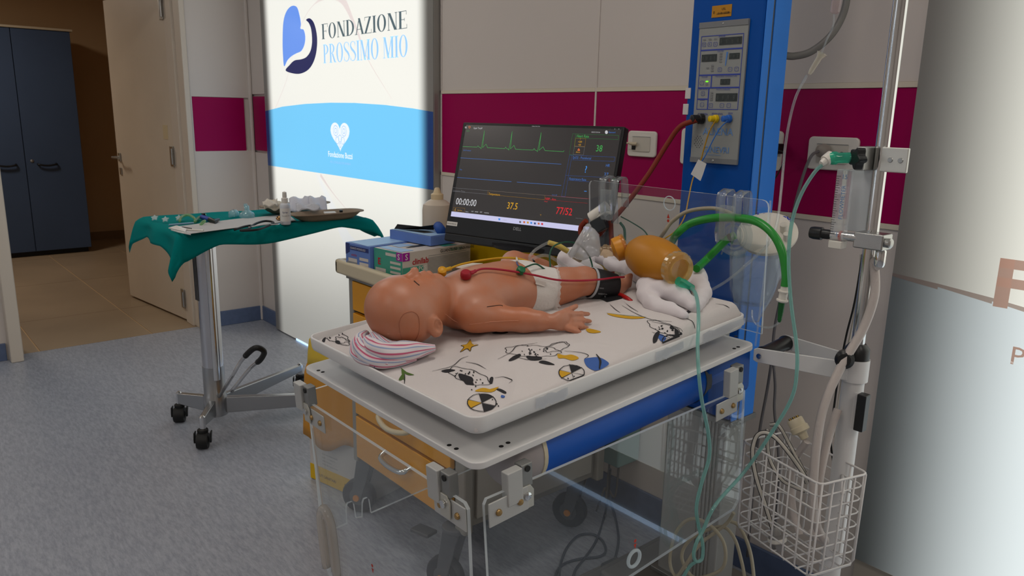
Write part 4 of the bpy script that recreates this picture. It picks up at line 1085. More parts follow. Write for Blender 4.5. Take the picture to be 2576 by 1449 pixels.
# wire basket, hooked on the tube
M_WIRE = pbr('white coated wire', '#cfcccb', 0.35)
ba = Vector((0.93, -0.36, 0)).normalized(); bb = Vector((0.30, 0.954, 0)).normalized()
bt0 = onY(1865, 1130, 1.36); bt1 = onY(2066, 1196, 1.30)
ba = (bt1-bt0); ba.z = 0; wd_ = ba.length; ba.normalize(); bb = Vector((-ba.y, ba.x, 0)); dp = 0.125
ztop = (bt0.z+bt1.z)/2; bh = 0.195
bo = Vector((bt0.x, bt0.y, 0))
bk = MB()
def bpnt(a, b, z): return bo+ba*(a*wd_)+bb*(b*dp)+Z_*z
wr = 0.0019
rows = 8
for i in range(rows):
    z = ztop-bh*i/(rows-1)
    k = 0.0 if i == 0 else 0.02
    pts = []
    for (a, b) in ((0, 0), (1, 0), (1, 1), (0, 1)):
        pts.append((a*(1-2*k)+k, b*(1-2*k)+k))
    loop = []
    rc = 0.06
    C4_ = [bpnt(a, b, z) for a, b in pts]
    for q_ in range(4):
        p_, c_, n2_ = C4_[q_-1], C4_[q_], C4_[(q_+1) % 4]
        d1 = (p_-c_).normalized()*0.012; d2 = (n2_-c_).normalized()*0.012
        loop += [c_+d1, c_+(d1+d2)*0.3, c_+d2]
    bk.tube(loop, wr*(1.25 if i == 0 else 0.9), 6, True)
na, nb = 6, 4
for i in range(na+1):
    a = 0.04+0.92*i/na
    zz = ztop-bh-0.006
    bk.tube([bpnt(a, 0.0, ztop), bpnt(a, 0.015, zz+0.012), bpnt(a, 0.05, zz), bpnt(a, 0.95, zz), bpnt(a, 0.985, zz+0.012), bpnt(a, 1.0, ztop)], wr, 6)
for j in range(nb+1):
    b = 0.05+0.9*j/nb; zz = ztop-bh-0.003
    bk.tube([bpnt(0.0, b, ztop), bpnt(0.012, b, zz+0.012), bpnt(0.04, b, zz), bpnt(0.96, b, zz), bpnt(0.988, b, zz+0.012), bpnt(1.0, b, ztop)], wr, 6)
bko = bk.build('wire_basket', M_WIRE, t, smooth=True)
c_ = bpnt(1.0, 0.5, ztop-0.03)
MB().tube([c_, c_.lerp(Vector((VX, VY, c_.z)), 0.9)], 0.004, 8).build('basket_hook', M_WIRE, t, smooth=True)
# flowmeter clamped to the chrome pole
fm = thing('flowmeter', 'clear oxygen flowmeter tube clamped to the chrome pole', 'flowmeter', (VX-0.06, VY-0.03, 1.05))
fa, fb = onY(2133, 425, 1.42), onY(2122, 615, 1.42)
fx = fa.x; zt_, zb_ = fa.z, fb.z+0.004
MB().bx(fx-0.004, fx+0.036, 1.445, 1.452, zb_+0.02, zt_).build('back_plate', pbr('pale back plate', '#c9cdd2', 0.35), fm, bevel=0.001)
MB().bx(fx-0.014, fx+0.012, 1.405, 1.425, zb_+0.002, zt_).build('scale_tube', clear('flow tube', (.97, .98, .98), haze=0.32, hazecol=(.92, .94, .96)), fm, bevel=0.003)
MB().bx(fx-0.010, fx-0.002, 1.4235, 1.4255, zb_+0.006, zt_-0.004).build('scale_strip', M_WHITEPLASTIC, fm)
for k in range(26):
    z = zb_+0.016+k*(zt_-zb_-0.03)/25
    MB().bx(fx-0.0135, fx-(0.007 if k % 5 else 0.004), 1.4040, 1.4046, z, z+0.0009).build('tick', M_DARKGREY, fm)
text('lettering', 'FLOWMETER', 0.011, (fx+0.008, 1.4035, zb_+0.045), Z_, -X_, M_LOGO, fm)
text('lettering', '15', 0.012, (fx-0.002, 1.4035, zt_-0.018), X_, Z_, M_LOGO, fm); text('lettering', '1', 0.012, (fx-0.002, 1.4035, zb_+0.012), X_, Z_, M_LOGO, fm)
MB().bx(fx-0.014, fx+0.012, 1.403, 1.427, zb_-0.012, zb_+0.003).build('foot_block', M_WHITEPLASTIC, fm, bevel=0.002)
pz = onY(2105, 593, 1.41).z
MB().lathe([(0.008, 0.004), (0.0095, 0.012), (0.0095, 0.022), (0.0125, 0.024), (0.0125, 0.040), (0.011, 0.046)], (fx-0.008, 1.413, pz), (-1, -.1, 0), 18).build('control_knob', M_BLACKPL, fm, smooth=True, sharp=40)
MB().lathe([(0.008, -0.012), (0.0085, 0.0), (0.0085, 0.05)], (fx-0.008, 1.413, pz), (1, .12, 0), 16).build('valve_body', M_CHROME, fm, smooth=True, sharp=40)
MB().lathe([(0.0095, 0.010), (0.0095, 0.014)], (fx-0.008, 1.413, pz), (1, .12, 0), 16).build('seal_ring', M_RED, fm, smooth=True, sharp=40)
MB().bx(fx+0.03, VX+0.04, 1.41, 1.45, pz-0.018, pz+0.012).build('lower_clamp', M_STEEL, fm, bevel=0.003)
MB().lathe([(0.009, 0), (0.009, 0.02), (0.006, 0.022)], (VX+0.03, 1.425, pz-0.003), (1, -.2, 0), 16).build('clamp_screw', M_STEEL, fm, smooth=True, sharp=40)
MB().lathe([(0.008, -0.05), (0.010, -0.045), (0.010, -0.02), (0.007, -0.015)], (VX+0.03, 1.43, pz), (0, 0, 1), 14).build('hose_nipple', M_CHROME, fm, smooth=True, sharp=40)
uz = onY(2150, 398, 1.41).z
MB().bx(fx+0.018, VX-0.010, 1.405, 1.45, uz-0.022, uz+0.022).build('upper_clamp', M_STEEL, fm, bevel=0.003)
MB().bx(VX+0.012, VX+0.060, 1.42, 1.428, uz-0.022, uz+0.022).build('clamp_ear', pbr('pale clamp plate', '#cfcfca', 0.3, 0.3), fm, bevel=0.002)
for k in (0.03, 0.048): MB().lathe([(0.005, 0), (0.004, 0.002)], (VX+k, 1.42, uz), (0, -1, 0), 12).build('clamp_bolt', M_STEEL, fm)
kp = onY(2148, 398, 1.385)
star = []
for i in range(30):
    a = 2*math.pi*i/30; r_ = 0.0175+0.004*math.cos(5*a+0.6)
    star.append((r_*math.cos(a), r_*math.sin(a)))
kd = Vector((0.6, 0.8, 0)).normalized()
MB().prism(star, kp, Vector((0.8, -0.6, 0)), Z_, -0.016).build('star_knob', M_BLACKPL, fm, bevel=0.003)
M_GREENCL = clear('green clear plastic', (.25, .78, .62), haze=0.35, hazecol=(.1, .75, .55), rough=0.1)
gp0 = onY(2110, 392, 1.40)
MB().lathe([(0.011, 0), (0.0125, 0.006), (0.0125, 0.012), (0.010, 0.016), (0.010, 0.042)], onY(2086, 398, 1.38), (0.85, 0.5, 0.06), 20).build('humidifier_cone', M_GREENCL, fm, smooth=True, sharp=50)
# ================================================================== mattress with its printed sheet
MU0, MU1, MV0, MV1 = TU0+0.006, TU1-0.0055, TV0+0.006, TV1-0.004
def sheet_w(u, v):
    """height of the sheet above the platform"""
    top = 0.0535+0.0385*max(0, min(1, (v-0.02)/0.6))**0.62
    e_r = MU1-u; e_l = u-MU0; e_n = v-MV0; e_f = MV1-v
    def ease(d, r): d = max(0, min(1, d/r)); return math.sqrt(max(0, 1-(1-d)**2))
    sm = max(0, min(1, (v-0.42)/0.2)); sm = sm*sm*(3-2*sm)
    edge_r = 0.0590+0.0215*sm                 # slack towards the near side, full at the foot end
    w = edge_r+(top-edge_r)*ease(e_r, 0.11-0.085*sm) if top > edge_r else top
    k = ease(e_l, 0.03)*ease(e_n, 0.03)*ease(e_f, 0.025)*ease(e_r, 0.004+0.012*sm)
    lo = 0.047
    w = lo+(w-lo)*k
    # shallow folds in the cloth
    w += 0.0032*math.exp(-((u+0.235+0.55*(v-0.17))/0.010)**2)*math.exp(-((v-0.25)/0.12)**2)
    w += 0.0034*math.exp(-((v-0.06+0.5*(u+0.15))/0.012)**2)*math.exp(-((u+0.08)/0.07)**2)
    w += 0.0038*math.exp(-((v-0.12+0.9*(u+0.05))/0.013)**2)*math.exp(-((u+0.05)/0.05)**2)
    w += 0.0030*math.exp(-((v-0.36-0.6*(u+0.05))/0.011)**2)*math.exp(-((u+0.06)/0.07)**2)
    w += 0.0016*math.sin(19*u+7*v)*math.sin(13*v-5*u)*k
    w += 0.003*math.exp(-((u+0.52)/0.03)**2)*math.exp(-((v-0.05)/0.04)**2)*math.sin(150*u+60*v)
    return w
def sheet_pt(u, v, d=0.0): return bed(u, v, sheet_w(u, v)+d)
M_SHEET = pbr('white cotton sheet', '#d3cdcc', 0.9, bump=0.25, bscale=900, spec=.2)
t = thing('mattress', 'white mattress in a printed cotton sheet on the warmer tray', 'mattress', tuple(bed(cu, cv, TW0)))
MATT = t
n1_, n2_ = 90, 116
vs, fs = [], []
for i in range(n1_):
    for j in range(n2_):
        u = MU0+(MU1-MU0)*i/(n1_-1); v = MV0+(MV1-MV0)*j/(n2_-1)
        vs.append(sheet_pt(u, v))
for i in range(n1_-1):
    for j in range(n2_-1): fs.append((i*n2_+j, (i+1)*n2_+j, (i+1)*n2_+j+1, i*n2_+j+1))
# sides down to the tray floor
rimi = [i*n2_ for i in range(n1_)]+[(n1_-1)*n2_+j for j in range(1, n2_)]+[i*n2_+n2_-1 for i in range(n1_-2, -1, -1)]+[j for j in range(n2_-2, 0, -1)]
b0 = len(vs)
for k in rimi:
    p = unbed(vs[k]); vs.append(bed(p[0], p[1], TW0+0.0045))
m_ = len(rimi)
for k in range(m_): fs.append((rimi[k], b0+k, b0+(k+1) % m_, rimi[(k+1) % m_]))
sheet = mobj('sheet', vs, fs, M_SHEET, t, smooth=True)
# flat printed motifs
INK = {'k': pbr('print black', '#26262a', 0.85), 'y': pbr('print yellow', '#c99a1e', 0.85), 'b': pbr('print blue', '#3f62a8', 0.85), 'g': pbr('print green', '#4e6a2c', 0.85), 'grey': pbr('print grey', '#8b8888', 0.85)}
def pxuv(x, y):
    w = 0.105
    while w > 0.045:
        u, v, _ = bw(x, y, w)
        if MU0 < u < MU1 and MV0 < v < MV1 and w <= sheet_w(u, v): return u, v
        w -= 0.0008
    return 9.0, 9.0
def inside(P, m=0.0035): return all(MU0+m < p.x < MU1-m and MV0+m < p.y < MV1-m for p in P)
def motif(pix, ink, spline=True, d=0.0009):
    P = [Vector((*pxuv(a, b), 0)) for a, b in pix]
    P = [p for p in P if inside([p])]
    if len(P) < 4: return None
    P = crom(P, 4, True) if spline else P
    c_ = sum(P, Vector())/len(P); n = len(P)
    mb = MB(); mid = [c_.lerp(p, 0.5) for p in P]
    mb.add([sheet_pt(c_.x, c_.y, d)]+[sheet_pt(p.x, p.y, d) for p in mid]+[sheet_pt(p.x, p.y, d) for p in P],
           [(0, 1+i, 1+(i+1) % n) for i in range(n)]+[(1+i, 1+n+i, 1+n+(i+1) % n, 1+(i+1) % n) for i in range(n)])
    return mb.build('print_motif', INK[ink], sheet)
def stroke(pix, wid=0.0011, ink='k', closed=False, d=0.0012):
    C_ = crom([p for p in (Vector((*pxuv(a, b), 0)) for a, b in pix) if p.x < 5], 6, closed) if sum(pxuv(a, b)[0] < 5 for a, b in pix) > 2 else []
    C_ = [p for p in C_ if inside([p])]
    if len(C_) < 3 or not inside(C_): return None
    L, Rr = [], []; n = len(C_)
    for i in range(n):
        dd = (C_[(i+1) % n if closed else min(i+1, n-1)]-C_[i-1 if (closed or i) else 0])
        dd = dd.normalized() if dd.length > 1e-9 else Vector((1, 0, 0)); nn = Vector((-dd.y, dd.x, 0))
        k = wid*(0.35+0.65*math.sin(math.pi*min(max(i/(n-1), .08), .92))) if not closed else wid
        L.append(C_[i]+nn*k/2); Rr.append(C_[i]-nn*k/2)
    m = n if closed else n-1
    mb = MB().add([sheet_pt(p.x, p.y, d) for p in L+Rr], [(i, (i+1) % n, n+(i+1) % n, n+i) for i in range(m)])
    return mb.build('print_line', INK[ink], sheet)
star5 = [(1186, 856), (1180, 868), (1203, 870), (1184, 876), (1183, 887), (1172, 878), (1157, 887), (1166, 874), (1161, 870), (1175, 867)]
star5 = [(1183, 855), (1188, 867), (1203, 870), (1187, 875), (1183, 886), (1174, 879), (1158, 887), (1167, 875), (1160, 870), (1174, 867)]
motif(star5, 'y', False); stroke(star5+[star5[0]], 0.0012)
for lf in ([(1007, 925), (1022, 938), (1042, 945), (1022, 944)], [(1010, 930), (1018, 940), (1019, 962), (1012, 948)], [(1016, 940), (1014, 955), (1003, 958), (1010, 945)], [(1021, 942), (1030, 952), (1024, 955)]): motif(lf, 'g', True)
stroke([(1018, 943), (1018, 958), (1017, 972)], 0.0016, 'k')
# loose ink blots and curls scattered over the cloth
random.seed(11)
def blot(x, y, rx, ry, ink='k', rot=0.0, k=7):
    pts = []
    for i in range(k):
        a = 2*math.pi*i/k; r_ = random.uniform(0.75, 1.2)
        a_, b_ = rx*r_*math.cos(a), ry*r_*math.sin(a)
        pts.append((x+a_*math.cos(rot)-b_*math.sin(rot), y+a_*math.sin(rot)+b_*math.cos(rot)))
    return motif(pts, ink)
for (x, y, rx, ry, rot) in ((1128, 934, 16, 3, -.1), (1170, 952, 20, 8, .45), (1180, 962, 12, 7, .6), (1236, 958, 5, 9, .2), (1262, 985, 12, 3, .4), (1296, 900, 15, 4, -.5), (1345, 903, 18, 5, .1), (1375, 915, 16, 4, .2), (1650, 850, 7, 13, .3), (1690, 826, 6, 4, .3), (1702, 838, 5, 9, -.3), (1672, 880, 14, 5, -.3), (790, 842, 8, 4, .2), (826, 832, 5, 4, .5), (815, 855, 4, 7, .2), (770, 846, 8, 4, .4), (850, 862, 5, 4, .1), (1735, 784, 10, 3, -.3), (1258, 838, 18, 3, 0)):
    blot(x, y, rx*1.15, ry*1.15, 'k', rot)
for k in range(34):
    x, y = random.choice(((1170, 945), (1200, 970), (1330, 880), (1360, 893), (1400, 885), (1675, 835), (1225, 1010), (1440, 945), (820, 838)))
    blot(x+random.uniform(-30, 30), y+random.uniform(-14, 14), 2.2, 1.5, 'k', random.random()*3, 5)
for s_ in ([(1088, 936), (1110, 930), (1140, 922), (1160, 905), (1178, 898)], [(1172, 912), (1200, 918), (1222, 930)], [(1245, 952), (1268, 950), (1288, 958), (1280, 966)],
           [(1252, 905), (1285, 888), (1300, 872), (1330, 868), (1352, 864)], [(1290, 898), (1335, 908), (1375, 905)], [(1370, 880), (1395, 868), (1415, 862), (1430, 872)], [(1420, 885), (1460, 888), (1480, 896), (1470, 905)],
           [(1565, 770), (1600, 790), (1640, 806), (1690, 812)], [(1640, 812), (1690, 822), (1720, 848), (1715, 862)], [(1640, 838), (1665, 845), (1690, 862)], [(1535, 768), (1548, 780), (1560, 788)], [(1575, 765), (1588, 776), (1605, 786)],
           [(775, 830), (790, 818), (815, 815), (838, 822)], [(780, 850), (800, 846), (818, 858), (840, 862)], [(848, 836), (868, 848), (862, 860)], [(872, 858), (882, 864)], [(1720, 800), (1745, 815), (1748, 835)], [(1800, 765), (1822, 770), (1835, 780)], [(1478, 812), (1482, 826)], [(1515, 822), (1521, 817)]):
    stroke(s_, 0.0016, 'k')
for y_ in ([(1195, 985), (1215, 978), (1240, 982), (1255, 974), (1240, 988), (1215, 988)], [(1403, 892), (1420, 896), (1438, 894), (1456, 902), (1440, 908), (1420, 903), (1405, 902)], [(1474, 830), (1485, 828), (1512, 836), (1495, 840), (1480, 838)], [(1528, 790), (1575, 796), (1625, 800), (1590, 804), (1545, 798)], [(1652, 876), (1665, 868), (1672, 878), (1660, 890)]): motif(y_, 'y')
for b_ in ([(1470, 906), (1486, 902), (1506, 900), (1524, 908), (1531, 920), (1521, 928), (1502, 934), (1486, 930), (1474, 920)], [(1652, 842), (1668, 844), (1676, 855), (1666, 864), (1657, 853)], [(1262, 995), (1270, 998), (1268, 1003), (1260, 1001)]): motif(b_, 'b')
def cloud(x, y, rx, ry, rot=0.0, n=9, bump_=.16, ph=0.0, ink='k', wid=.0013):
    pts = []
    for i in range(n*4):
        a = 2*math.pi*i/(n*4); r_ = 1+bump_*abs(math.sin(n*a/2+ph))-bump_*.5+.10*math.sin(2*a+ph)
        a_, b_ = rx*r_*math.cos(a), ry*r_*math.sin(a)
        pts.append((x+a_*math.cos(rot)-b_*math.sin(rot), y+a_*math.sin(rot)+b_*math.cos(rot)))
    return stroke(pts, wid, ink, True)
for c_ in ((1180, 948, 50, 17, .25, 7, .18, .4), (1340, 885, 62, 15, .06, 9, .16, 2.0), (1400, 875, 30, 10, -.3, 6, .2, .2), (1672, 828, 40, 14, .35, 8, .2, 1.0), (838, 846, 38, 14, .25, 9, .2, .5), (862, 860, 18, 8, .3, 6, .2, 0)):
    cloud(*c_)
for k in range(40):
    x, y, rx, ry = random.choice(((1180, 948, 38, 10), (1340, 885, 46, 9), (1672, 828, 28, 8), (838, 846, 28, 9)))
    blot(x+random.uniform(-rx, rx), y+random.uniform(-ry, ry), random.uniform(1.5, 3.2), random.uniform(1.2, 2.2), 'k', random.random()*3, 5)
def ball(x, y, r_, c1, c2):
    arc = lambda a0, a1, k=1.0, n=7: [(x+r_*k*math.cos(R(a0+(a1-a0)*i/n)), y+r_*.62*k*math.sin(R(a0+(a1-a0)*i/n))) for i in range(n+1)]
    motif([(x, y)]+arc(20, 80), c1, False); motif([(x, y)]+arc(140, 200), c2, False); motif([(x, y)]+arc(260, 320), c1, False)
    stroke(arc(0, 345, 1.0, 22), .0015, 'k', True, .0014)
    for a0 in (20, 80, 140, 200, 260, 320): stroke([(x, y), arc(a0, a0+1)[0], arc(a0, a0+1, 1.0)[1]], .0011, 'k', False, .0014)
ball(1212, 1015, 36, 'k', 'y'); ball(1438, 940, 32, 'k', 'y'); ball(1690, 860, 24, 'b', 'k')
stroke([(1500, 894), (1510, 910), (1508, 930)], 0.004, 'k', d=0.0016)
stroke([(1526, 789), (1560, 793), (1600, 797), (1626, 799)], 0.002, 'g')
bp_ = [(1818, 822), (1822, 804), (1830, 800), (1832, 812), (1826, 824)]
motif(bp_, 'y'); blot(1838, 806, 4, 3); blot(1812, 828, 8, 2.5)

# ================================================================== monitor
ML = onY(1165, 307, 1.40); mr_ = Vector((.968, .25, 0)).normalized(); mn0 = Vector((.25, -.968, 0))
mdn = (-Z_*math.cos(R(15))+mn0*math.sin(R(15))).normalized(); mup = -mdn; mnn = mr_.cross(mup).normalized()   # mnn faces the viewer
if mnn.dot(ML) > 0: mnn = -mnn
MWD, MHT = 0.5375, 0.336
t = thing('monitor', 'black flat monitor showing patient vital signs on the yellow cart', 'monitor', tuple(ML+mr_*MWD/2+mdn*MHT-Z_*0.02))
def mpt(a, b, d=0.0): return ML+mr_*a+mdn*b+mnn*d
M_BEZ = pbr('monitor black bezel', '#101114', 0.38)
MB().box(mpt(MWD/2, MHT/2, -0.014), (MWD, MHT, 0.028), (mr_, mup, mnn)).build('housing', M_BEZ, t, bevel=0.004)
SCR = emis('screen dark grey', '#34302f', 0.85, '#0a0a0b', 0.25)
def onscr(x, y, d=0.0006):
    p = onplane(x, y, ML+mnn*d, mnn); return p
s_tl, s_bl = onscr(1173, 314), onscr(1126, 536)
sa0 = (s_tl-ML).dot(mr_); sb0 = (s_tl-ML).dot(mdn); sa1 = MWD-0.008; sb1 = (s_bl-ML).dot(mdn)+0.004
sb2 = (onscr(1126, 543)-ML).dot(mdn)
scr = MB().add([mpt(a, b, 0.0005) for a, b in ((sa0, sb1), (sa1, sb1), (sa1, sb0), (sa0, sb0))], [(0, 1, 2, 3)]).build('screen', SCR, t)
TB = emis('task bar white', '#c9c8ea', 0.95)
bar0, bar1 = (onscr(1129, 531)-ML).dot(mdn), (onscr(1126, 543)-ML).dot(mdn)
MB().add([mpt(a, b, 0.0009) for a, b in ((sa0, bar1), (sa1, bar1), (sa1, bar0), (sa0, bar0))], [(0, 1, 2, 3)]).build('task_bar', TB, scr)
UI = {'g': emis('ui green', '#3f9a4c', 0.9), 'b': emis('ui blue', '#3f6fb8', 0.9), 'y': emis('ui amber', '#d09a1c', 0.9), 'r': emis('ui red', '#d0242c', 0.95), 'w': emis('ui white', '#c9c9cc', 0.9), 'd': emis('ui dim grey', '#6b6b70', 0.8), 'bl': emis('ui bright blue', '#3c8be0', 0.95), 'o': emis('ui orange', '#d06a3a', 0.9), 'dr': emis('ui dim red', '#8a1c22', 0.8), 'dg': emis('ui dim green', '#2c6a38', .8), 'dy': emis('ui dim amber', '#8a6412', .8), 'db': emis('ui dim blue', '#2c4a86', .8)}
def uitext(x, y, s, px_h, col, sx=1.0, align='LEFT', bold=0.0):
    """s printed on the screen with its baseline start at photograph place x, y; px_h = cap height in photo pixels"""
    p = onscr(x, y, 0.0009)
    k = (onscr(x, y-px_h)-onscr(x, y)).length
    text('screen_text', s, k*1.38, p, mr_, mup, UI[col], scr, align, 0.0, sx, bold)
def uiline(pix, wid, col):
    P = [onscr(a, b, 0.0009) for a, b in pix]; mb = MB()
    for a, b in zip(P[:-1], P[1:]):
        d = (b-a).normalized(); nn = mnn.cross(d)*wid/2
        mb.add([a-nn, b-nn, b+nn, a+nn], [(0, 1, 2, 3)])
    return mb.build('screen_line', UI[col], scr)
def uibox(x0, y0, x1, y1, x2, y2, x3, y3, col, wid=0.0008): return uiline([(x0, y0), (x1, y1), (x2, y2), (x3, y3), (x0, y0)], wid, col)
def cz5(a, b): return (1100+a/4.39, 290+b/4.39)
def L5(pts, wid, col): uiline([cz5(*p) for p in pts], wid, col)
L5([(280, 345), (440, 352), (450, 337), (462, 352), (478, 358), (484, 372), (522, 168), (500, 358), (540, 318), (555, 358), (745, 368), (755, 350), (765, 368), (785, 374), (790, 386), (828, 178), (808, 372), (848, 332), (865, 375), (1060, 385), (1070, 366), (1080, 385), (1100, 390), (1106, 403), (1148, 190), (1124, 388), (1168, 348), (1190, 390), (1395, 402), (1400, 388)], 0.0012, 'g')
L5([(255, 470), (1370, 540)], 0.0010, 'b'); L5([(218, 686), (820, 733)], 0.0010, 'b'); L5([(880, 738), (1370, 775)], 0.0010, 'b')
def T5(a, b, s, h, col, sx=1.0, bold=0.0): uitext(*cz5(a, b), s, h/4.39, col, sx, 'LEFT', bold)
T5(400, 150, 'Super Tory\u00ae', 20, 'w', .8); T5(1045, 124, 'Facilitator Mode v2.74.35', 9, 'w', .8); T5(322, 180, 'ECG II', 14, 'g', .8); T5(286, 392, 'SpO2 Postductal', 14, 'b', .8); T5(248, 604, 'Resp', 14, 'b', .8)
T5(1700, 192, '1/8/2025 7:23:29 AM', 13, 'w', .7); T5(1890, 196, 'Gaumard', 20, 'b', .8)
MB().add([onscr(*cz5(1868+16*math.cos(a), 187+20*math.sin(a)), 0.0009) for a in [2*math.pi*i/16 for i in range(16)]], [tuple(range(16))]).build('screen_dot', UI['w'], scr)
uiline([cz5(305, 127), cz5(325, 128)], 0.0009, 'w'); uiline([cz5(305, 134), cz5(325, 135)], 0.0009, 'w'); uiline([cz5(305, 141), cz5(325, 142)], 0.0009, 'w')
uiline([cz5(342, 126), cz5(355, 120), cz5(368, 128), cz5(356, 145), cz5(346, 132)], 0.0016, 'o')
for k, a in enumerate((1905, 1955, 2000)): T5(a, 156, '-ox'[k], 14, 'w')
L5([(1495, 204), (2003, 222), (2000, 268), (1525, 250), (1500, 440), (1458, 432), (1495, 204)], 0.0009, 'dg'); L5([(1530, 205), (1525, 250)], 0.0009, 'dg')
T5(1537, 242, 'Heart Rate', 30, 'g', .82, .0001); L5([(1528, 253), (1640, 258), (1630, 345), (1516, 340), (1528, 253)], 0.0009, 'dy')
T5(1575, 270, 'F', 16, 'y', .8); T5(1552, 302, '>200', 22, 'y', .8); T5(1554, 334, '<60', 20, 'y', .8)
L5([(1515, 345), (1628, 350), (1614, 438), (1500, 432), (1515, 345)], 0.0008, 'd'); uiline([cz5(1550, 388), cz5(1562, 368), cz5(1574, 389), cz5(1550, 388)], 0.0022, 'o'); T5(1530, 414, 'Silence', 18, 'y', .75)
T5(1746, 398, '38', 72, 'g', .82, .0002)
T5(1494, 478, 'SpO2 - Postductal', 28, 'b', .80); L5([(1462, 440), (1962, 462), (1955, 510), (1488, 492)], 0.0009, 'db'); L5([(1462, 440), (1418, 668), (1372, 894), (1412, 898), (1448, 672), (1488, 442)], 0.0009, 'db'); L5([(1418, 664), (1920, 690)], 0.0009, 'db'); L5([(1448, 718), (1680, 734)], 0.0009, 'db')
T5(1622, 632, '?', 76, 'bl', .8, .0002); T5(1858, 568, 'HR', 32, 'b', .85); T5(1836, 676, '37', 46, 'b', .85)
T5(1455, 712, 'Respiratory Rate', 28, 'b', .80); L5([(1622, 838), (1650, 840)], 0.0016, 'bl')
T5(174, 842, 'Scenario Time', 24, 'd', .85); L5([(172, 800), (562, 832), (1190, 884), (1660, 925)], 0.0008, 'd'); L5([(168, 838), (552, 872)], 0.0008, 'd'); L5([(562, 832), (1190, 884), (1182, 932), (553, 874), (562, 832)], 0.0009, 'dy')
T5(564, 878, 'Temperature', 26, 'y', .80); L5([(1190, 884), (1690, 922)], 0.0010, 'dr'); L5([(1184, 932), (1660, 972)], 0.0009, 'dr')
T5(1190, 932, 'NIBP - Arm', 26, 'r', .80); T5(1182, 956, 'Manual', 13, 'r', .8); T5(1266, 884, 'Sensor Off', 13, 'b', .8)
T5(200, 982, '00:00:00', 74, 'w', .80, .0002); T5(764, 1030, '37.5', 74, 'y', .82, .0002); T5(1305, 1088, '77/52', 80, 'r', .82, .0002); T5(1132, 1108, '\u00b0C', 16, 'y', .8)
L5([(180, 1015), (305, 1028), (300, 1072), (176, 1056), (180, 1015)], 0.0008, 'dy'); T5(190, 1054, 'E', 26, 'y'); T5(222, 1052, 'Pause Alarms', 12, 'y', .7); T5(312, 1068, 'Silent Vits', 10, 'w', .7); T5(375, 1066, 'CHAT', 12, 'w', .7); T5(415, 1070, 'MARKER', 12, 'w', .7); T5(470, 1074, 'RESET', 12, 'w', .7); T5(516, 1080, 'Available Files', 12, 'w', .7); T5(1528, 1140, 'Activate Windows', 12, 'd', .7)
for a, b, c_ in ((685, 1148, 'bl'), (915, 1178, 'd'), (960, 1180, 'o'), (1000, 1184, 'y'), (1038, 1188, 'bl'), (1078, 1194, 'db'), (1120, 1196, 'o'), (1158, 1200, 'r')):
    MB().add([onscr(*cz5(a+x, b+y), 0.0013) for x, y in ((-10, -11), (10, -9), (10, 12), (-10, 10))], [(0, 1, 2, 3)]).build('task_icon', UI[c_], scr)
uitext(*cz5(722, 1160), 'Q Search', 12/4.39, 'd', .9)
text('maker_mark', 'DELL', 0.0125, mpt(MWD*0.455, sb2+0.018, 0.0006), mr_, mup, pbr('silver print', '#9a9a9c', 0.35, .5), t, bold=0.0003)
p = mpt(0.006, MHT-0.026, 0.0006)
lb = MB().add([mpt(a, b, 0.0007) for a, b in ((0.004, MHT-0.024), (0.044, MHT-0.024), (0.044, MHT-0.036), (0.004, MHT-0.036))], [(0, 1, 2, 3)]).build('name_sticker', M_PAPER, t)
text('lettering', 'VIRTUAL MONITOR', 0.0052, mpt(0.006, MHT-0.028, 0.001), mr_, mup, M_DARKHOLE, lb, sx=.75)
MB().box(mpt(MWD/2, MHT+0.010, -0.012), (MWD*0.995, 0.024, 0.022), (mr_, mup, mnn)).build('speaker_bar', M_BEZ, t, bevel=0.004)
fb_ = mpt(MWD/2, MHT*0.62, -0.03)
MB().tube([fb_, Vector((fb_.x, fb_.y+0.03, 1.06)), Vector((fb_.x, fb_.y+0.0, 1.045))], 0.022, 12).build('stand_neck', M_BEZ, t, smooth=True)
MB().lathe([(0.11, 0), (0.11, 0.008), (0.03, 0.014)], (fb_.x, fb_.y, 1.036), n=32).build('stand_foot', M_BEZ, t, smooth=True, sharp=40)

# ================================================================== things on the cart top
DZ = 0.905
def oriented_box(name, o, ex, ey, size, mat, parent, bevel=0.0015):
    ez = ex.cross(ey)
    return MB().box(o+ex*size[0]/2+ey*size[1]/2+ez*size[2]/2, size, (ex, ey, ez)).build(name, mat, parent, bevel=bevel)
def quad(name, pts, mat, parent): return MB().add(pts, [tuple(range(len(pts)))]).build(name, mat, parent)
M_BOXW = pbr('glove box white', '#cbc4be', 0.45); M_BOXG = pbr('glove box green', '#3f9a86', 0.45); M_BOXB = pbr('glove box blue', '#5f7fc4', 0.45); M_NAVY = pbr('navy print', '#1f2f6e', 0.5); M_PURP = pbr('magenta tag', '#a0149a', 0.45); M_TXT = pbr('dark print', '#3c3a3a', 0.6); M_REDP = pbr('crimson print', '#b01828', 0.5); M_PALEBLUE = pbr('pale blue print', '#9cc0e8', 0.45)
